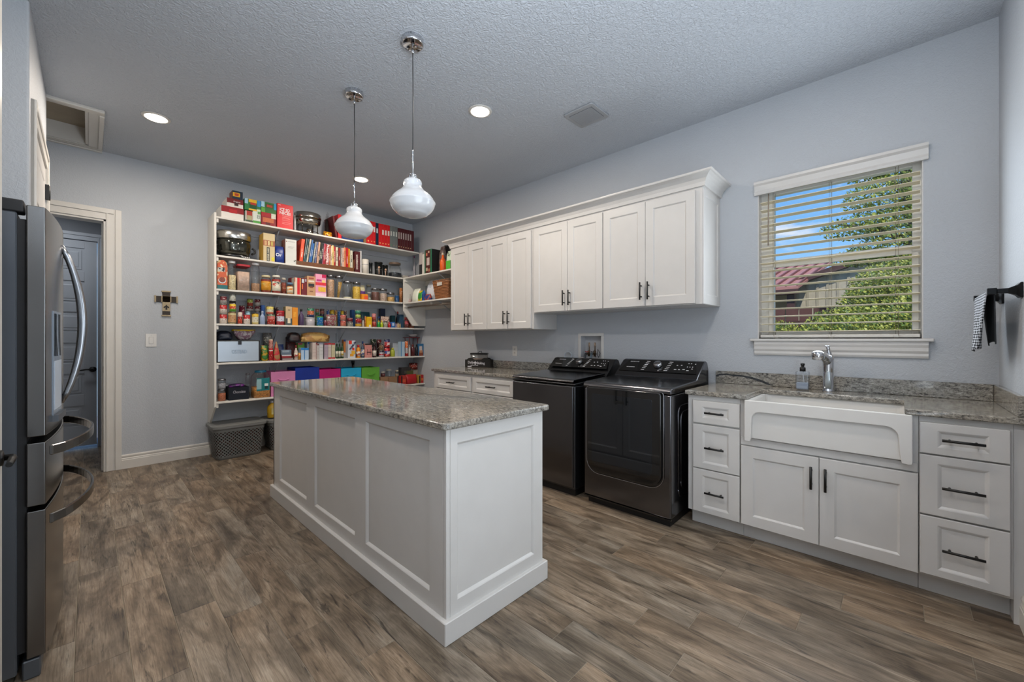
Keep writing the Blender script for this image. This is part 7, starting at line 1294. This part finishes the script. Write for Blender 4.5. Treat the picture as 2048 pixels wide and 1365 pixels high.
        if o.get('boxy'):
            arc=[(-w/2,0),(w/2,0),(w/2,h*.80),(w*.38,h*.93),(w*.1,h),(-w*.3,h*.985),(-w/2,h*.93)]
            m.prism(arc,'y',0,d).build('carton',mt,t,bev=.002)
            MB().box(-w/2,w/2,-.0010,-.0002,0,h*.14).build('printed_patch',pm(o['grn'],.5,var=.05),t)
            MB().lathe([(w*.36,-.0016),(w*.36,-.0008)],(-w*.02,0,h*.30),24,axis='y').build('printed_bowl',pm('c8d4d8',.5,var=0),t); MB().lathe([(w*.31,-.0022),(w*.31,-.0015)],(-w*.02,0,h*.32),24,axis='y').build('printed_cereal',speck('8c4c40',160),t)
            MB().box(-w*.45,w*.25,-.0012,-.0004,h*.60,h*.74).build('printed_band',printm(('1c1c1c','b8b8b0','1c1c1c'),20),t)
        else:
            pouch(m,w,d,h,d/2,soft=o.get('soft'),flare=o.get('flare'),tri=o.get('tri')).build('pouch',mt,t)
            if o.get('grn'): MB().box(-w*.4,w*.4,-.001,.004,h*.04,h*.48).build('printed_patch',pm(o['grn'],.4,var=.1),t,bev=.001)
            if o.get('rimc'): MB().tube([(w*.5*math.cos(k*PI/10),d/2+d*.3*math.sin(k*PI/10),h) for k in range(21)],.011,6,cap=False).build('folded_rim',pm(o['rimc'],.4,var=.1),t)
            if 'tx' in o: s,tc_,u,v,sz=o['tx']; text(s,h*.26,t,pm(tc_,.5,var=0),(-w/2+w*u,-.0016,h*v),(1,0,0),(0,0,1),bold=.001,maxw=w*.7)
    elif kind=='bin':
        fm=pm(c,.85,var=.08,sc=6,bump=.3,bs=25); th=.004
        m=MB(); m.box(-w/2,w/2,0,th,0,h).box(-w/2,w/2,d-th,d,0,h).box(-w/2,-w/2+th,th,d-th,0,h).box(w/2-th,w/2,th,d-th,0,h).box(-w/2+th,w/2-th,th,d-th,0,th); m.build('fabric_body',fm,t,bev=.0012)
        m=MB(); m.box(-w/2-.0006,w/2+.0006,-.0008,0,h-.012,h).build('top_hem',fm,t)
        if o.get('loop'):
            m=MB(); m.tube([(-w*.22,-.002,h*.70),(-w*.12,-.009,h*.655),(0,-.012,h*.645),(w*.12,-.009,h*.655),(w*.22,-.002,h*.70)],[.005]*5,6); m.build('pull_handle',fm,t)
        if 'tx' in o: s,tc_,u,v,sz=o['tx']; text(s,h*.30,t,pm(tc_,.5,var=0),(0,-.0014,h*v),(1,0,0),(0,0,1),maxw=w*.62,shear=.2)
    elif kind=='bowl':
        r_=w/2; cm_=pm(c,.35,var=.05); MB().lathe([(r_*.4,0),(r_*.5,.004),(r_*.85,h*.5),(r_,h),(r_*.94,h),(r_*.78,h*.5),(0,h*.2)],(0,r_,0),26,sy=min(1,d/w)).build('bowl_shell',cm_,t)
    elif kind=='rack':
        wm=pm('6a3f1f',.45,var=.15,sc=20); MB().box(-w/2,w/2,0,.012,0,.05).build('front_rail',wm,t,bev=.002); MB().box(-w/2,w/2,.012,d,.005,.024).build('base_board',wm,t)
        MB().box(w/2-.012,w/2,.0,d,0,.16).build('end_board',wm,t,bev=.002); MB().box(-w/2,w/2,d-.012,d,.024,.10).build('back_rail',wm,t)
    elif kind=='rackr':
        rm=pm('7c1820',.4,var=0); m=MB().box(-w/2,w/2,0,d,h-.008,h); m.build('top_plate',rm,t,bev=.002)
        for sx in(-1,1):
            for y_ in(.008,d-.008): MB().tube([(sx*w*.42,y_,0),(sx*w*.30,y_,h*.6),(sx*w*.34,y_,h-.006)],.005,6).build('leg',rm,t)
    elif kind=='basket':
        wm=pm('8c5a34',.7,var=.3,sc=70); m=MB(); rows_=13; e=.03
        for j in range(rows_):
            z=.008+j*(h-.012)/rows_; k=e*(1-z/h); P_=rr(-w/2+k,w/2-k,k,d-k,.02,3); n=len(P_); pts=[(a+(.0018 if (i+j)%2 else -.0018),b+(.0018 if (i+j)%2 else -.0018),z) for i,(a,b) in enumerate(P_)]; m.tube(pts+[pts[0]],(h-.012)/rows_*.56,6,cap=False)
        tag(m.build('woven_rows',wm,t),kind='stuff')
        m=MB()
        for i in range(9):
            x=-w/2+.02+(w-.04)*i/8; m.tube([(x*(1-2*e/w),e-.004,.0),(x,-.004,h)],.003,5)
        m.build('uprights',wm,t); MB().box(-w/2+e,w/2-e,e,d-e,0,.006).build('base_panel',wm,t)
        MB().box(-w*.16,w*.16,-.008,-.006,h*.72,h*.90).build('tag',pm('c0bab0',.5,var=.1,sc=60),t); P_=rr(-w/2,w/2,0,d,.02,3); pts=[(a,b,h) for a,b in P_]; MB().tube(pts+[pts[0]],.007,6,cap=False).build('rim',wm,t)
        MB().box(-w/2+.02,w/2-.02,.02,d-.02,h*.7,h*.92).build('liner',pm('b8b0a8',.9,var=.05),t)
    elif kind=='twigs':
        m=MB(); rnd=random.Random(4)
        for i in range(26):
            a=rnd.uniform(-1,1); m.tube([(a*w*.2-w*.1,d/2+rnd.uniform(-.03,.03),0),(a*w*.3,d/2+rnd.uniform(-.03,.03),h*.5),(a*w*.45+w*.15,d/2+rnd.uniform(-.03,.03),h*rnd.uniform(.6,1))],[.003,.0025,.001],5)
        tag(m.build('twigs',pm('241a16',.8,var=.2),t),kind='stuff'); MB().lathe([(w*.22,h*.2),(w*.24,h*.22),(w*.22,h*.24)],(-w*.03,d/2,0),14).build('twine',pm('5c2018',.8),t)
    elif kind=='chafer':
        r_=min(w,.31)/2; w2=w/2; k=d/2
        MB().lathe([(w2*.62,h*.40),(w2*.86,h*.44),(w2*.94,h*.52),(w2*.96,h*.68)],(0,k,0),36,sy=k/w2).build('pan',pm('b8b2a6',.2,1,var=0),t)
        MB().lathe([(w2*1.0,h*.68),(w2*1.0,h*.70),(w2*.97,h*.86),(w2*.90,h*.89),(w2*.3,h*.92),(0,h*.92)],(0,k,0),36,sy=k/w2).build('lid',pm('c2beb4',.2,1,var=0),t)
        MB().lathe([(.006,h*.92),(.006,h*.95),(.016,h*.96),(.016,h*.99),(0,h)],(0,k,0),16).build('lid_knob',CHR,t)
        m=MB()
        for a in range(4):
            q_=R(45+a*90); x=math.cos(q_)*w2*.80; y=k+math.sin(q_)*k*.80; m.tube([(x,y,0),(x,y,h*.62)],.006,6)
        m.tube([(math.cos(q_)*w2*.80,k+math.sin(q_)*k*.80,h*.12) for q_ in [R(i*20) for i in range(19)]],.004,6,cap=False); m.build('stand',pm('55524c',.2,1,var=0),t)
        MB().lathe([(.035,0.002),(.04,.006),(.04,h*.24),(.03,h*.28),(0,h*.28)],(.02,k,0),20).build('burner',pm('c8c6c0',.15,1,var=0),t)
    elif kind=='roaster':
        w2=w/2; k=d/2
        MB().lathe([(w2*.80,0),(w2*.88,.006),(w2*.90,h*.10),(w2*.86,h*.12)],(0,k,0),36,sy=k/w2).build('base',pm('101010',.3,var=0),t)
        MB().lathe([(w2*.86,h*.12),(w2*.96,h*.3),(w2*.98,h*.52),(w2*.94,h*.66)],(0,k,0),40,sy=k/w2).build('smoked_bowl',pm('4a4b44',.10,.8,var=0,coat=.6),t)
        MB().lathe([(w2*.97,h*.66),(w2,h*.68),(w2,h*.93),(w2*.96,h*.945),(w2*.9,h*.94)],(0,k,0),40,sy=k/w2).build('steel_band',pm('d2d0ca',.22,1,var=0),t)
        MB().lathe([(w2*.9,h*.94),(w2*.5,h*.975),(0,h*.98)],(0,k,0),36,sy=k/w2).build('lid',pm('1a1a18',.2,var=0),t); MB().tube([(-.05,k,h*.975),(-.03,k,h*1.0),(.03,k,h*1.0),(.05,k,h*.975)],.008,8).build('lid_handle',BLK,t)
        for sx in(-1,1): MB().tube([(sx*w2*.92,k*.5,h*.20),(sx*w2*1.10,k*.45,h*.26),(sx*w2*1.12,k*.45,h*.36),(sx*w2*.96,k*.5,h*.42)],.011,8).build('side_handle',BLK,t)
        m=MB()
        for i in range(5): m.lathe([(.006,-.004),(.006,0)],(w2*.30+i*.017,.010+i*.003,h*.035+.004),10,axis='y')
        m.build('control_buttons',pm('c8c8c8',.3,var=0),t)
    elif kind=='sbox':
        FRM=pm('1c1d20',.4,var=0); SL=pm('b4c0cc',.25,.35,var=.06,sc=4)
        MB().box(-w/2,w/2,.004,d,0,h).build('case_frame',FRM,t,bev=.006,seg=2); MB().box(-w/2+.004,w/2-.012,-.001,.006,.008,h-.012).build('front_panel',SL,t,bev=.003); MB().box(-w*.03,w*.05,-.006,-.001,h*.80,h*1.0).build('latch',FRM,t,bev=.001)
        text('OSTEAD',h*.24,t,pm('8494a4',.4,.3,var=0),(-.0,-.0018,h*.47),(1,0,0),(0,0,1),bold=.001,maxw=w*.36)
    return t
for it in ITEMS: make(it)
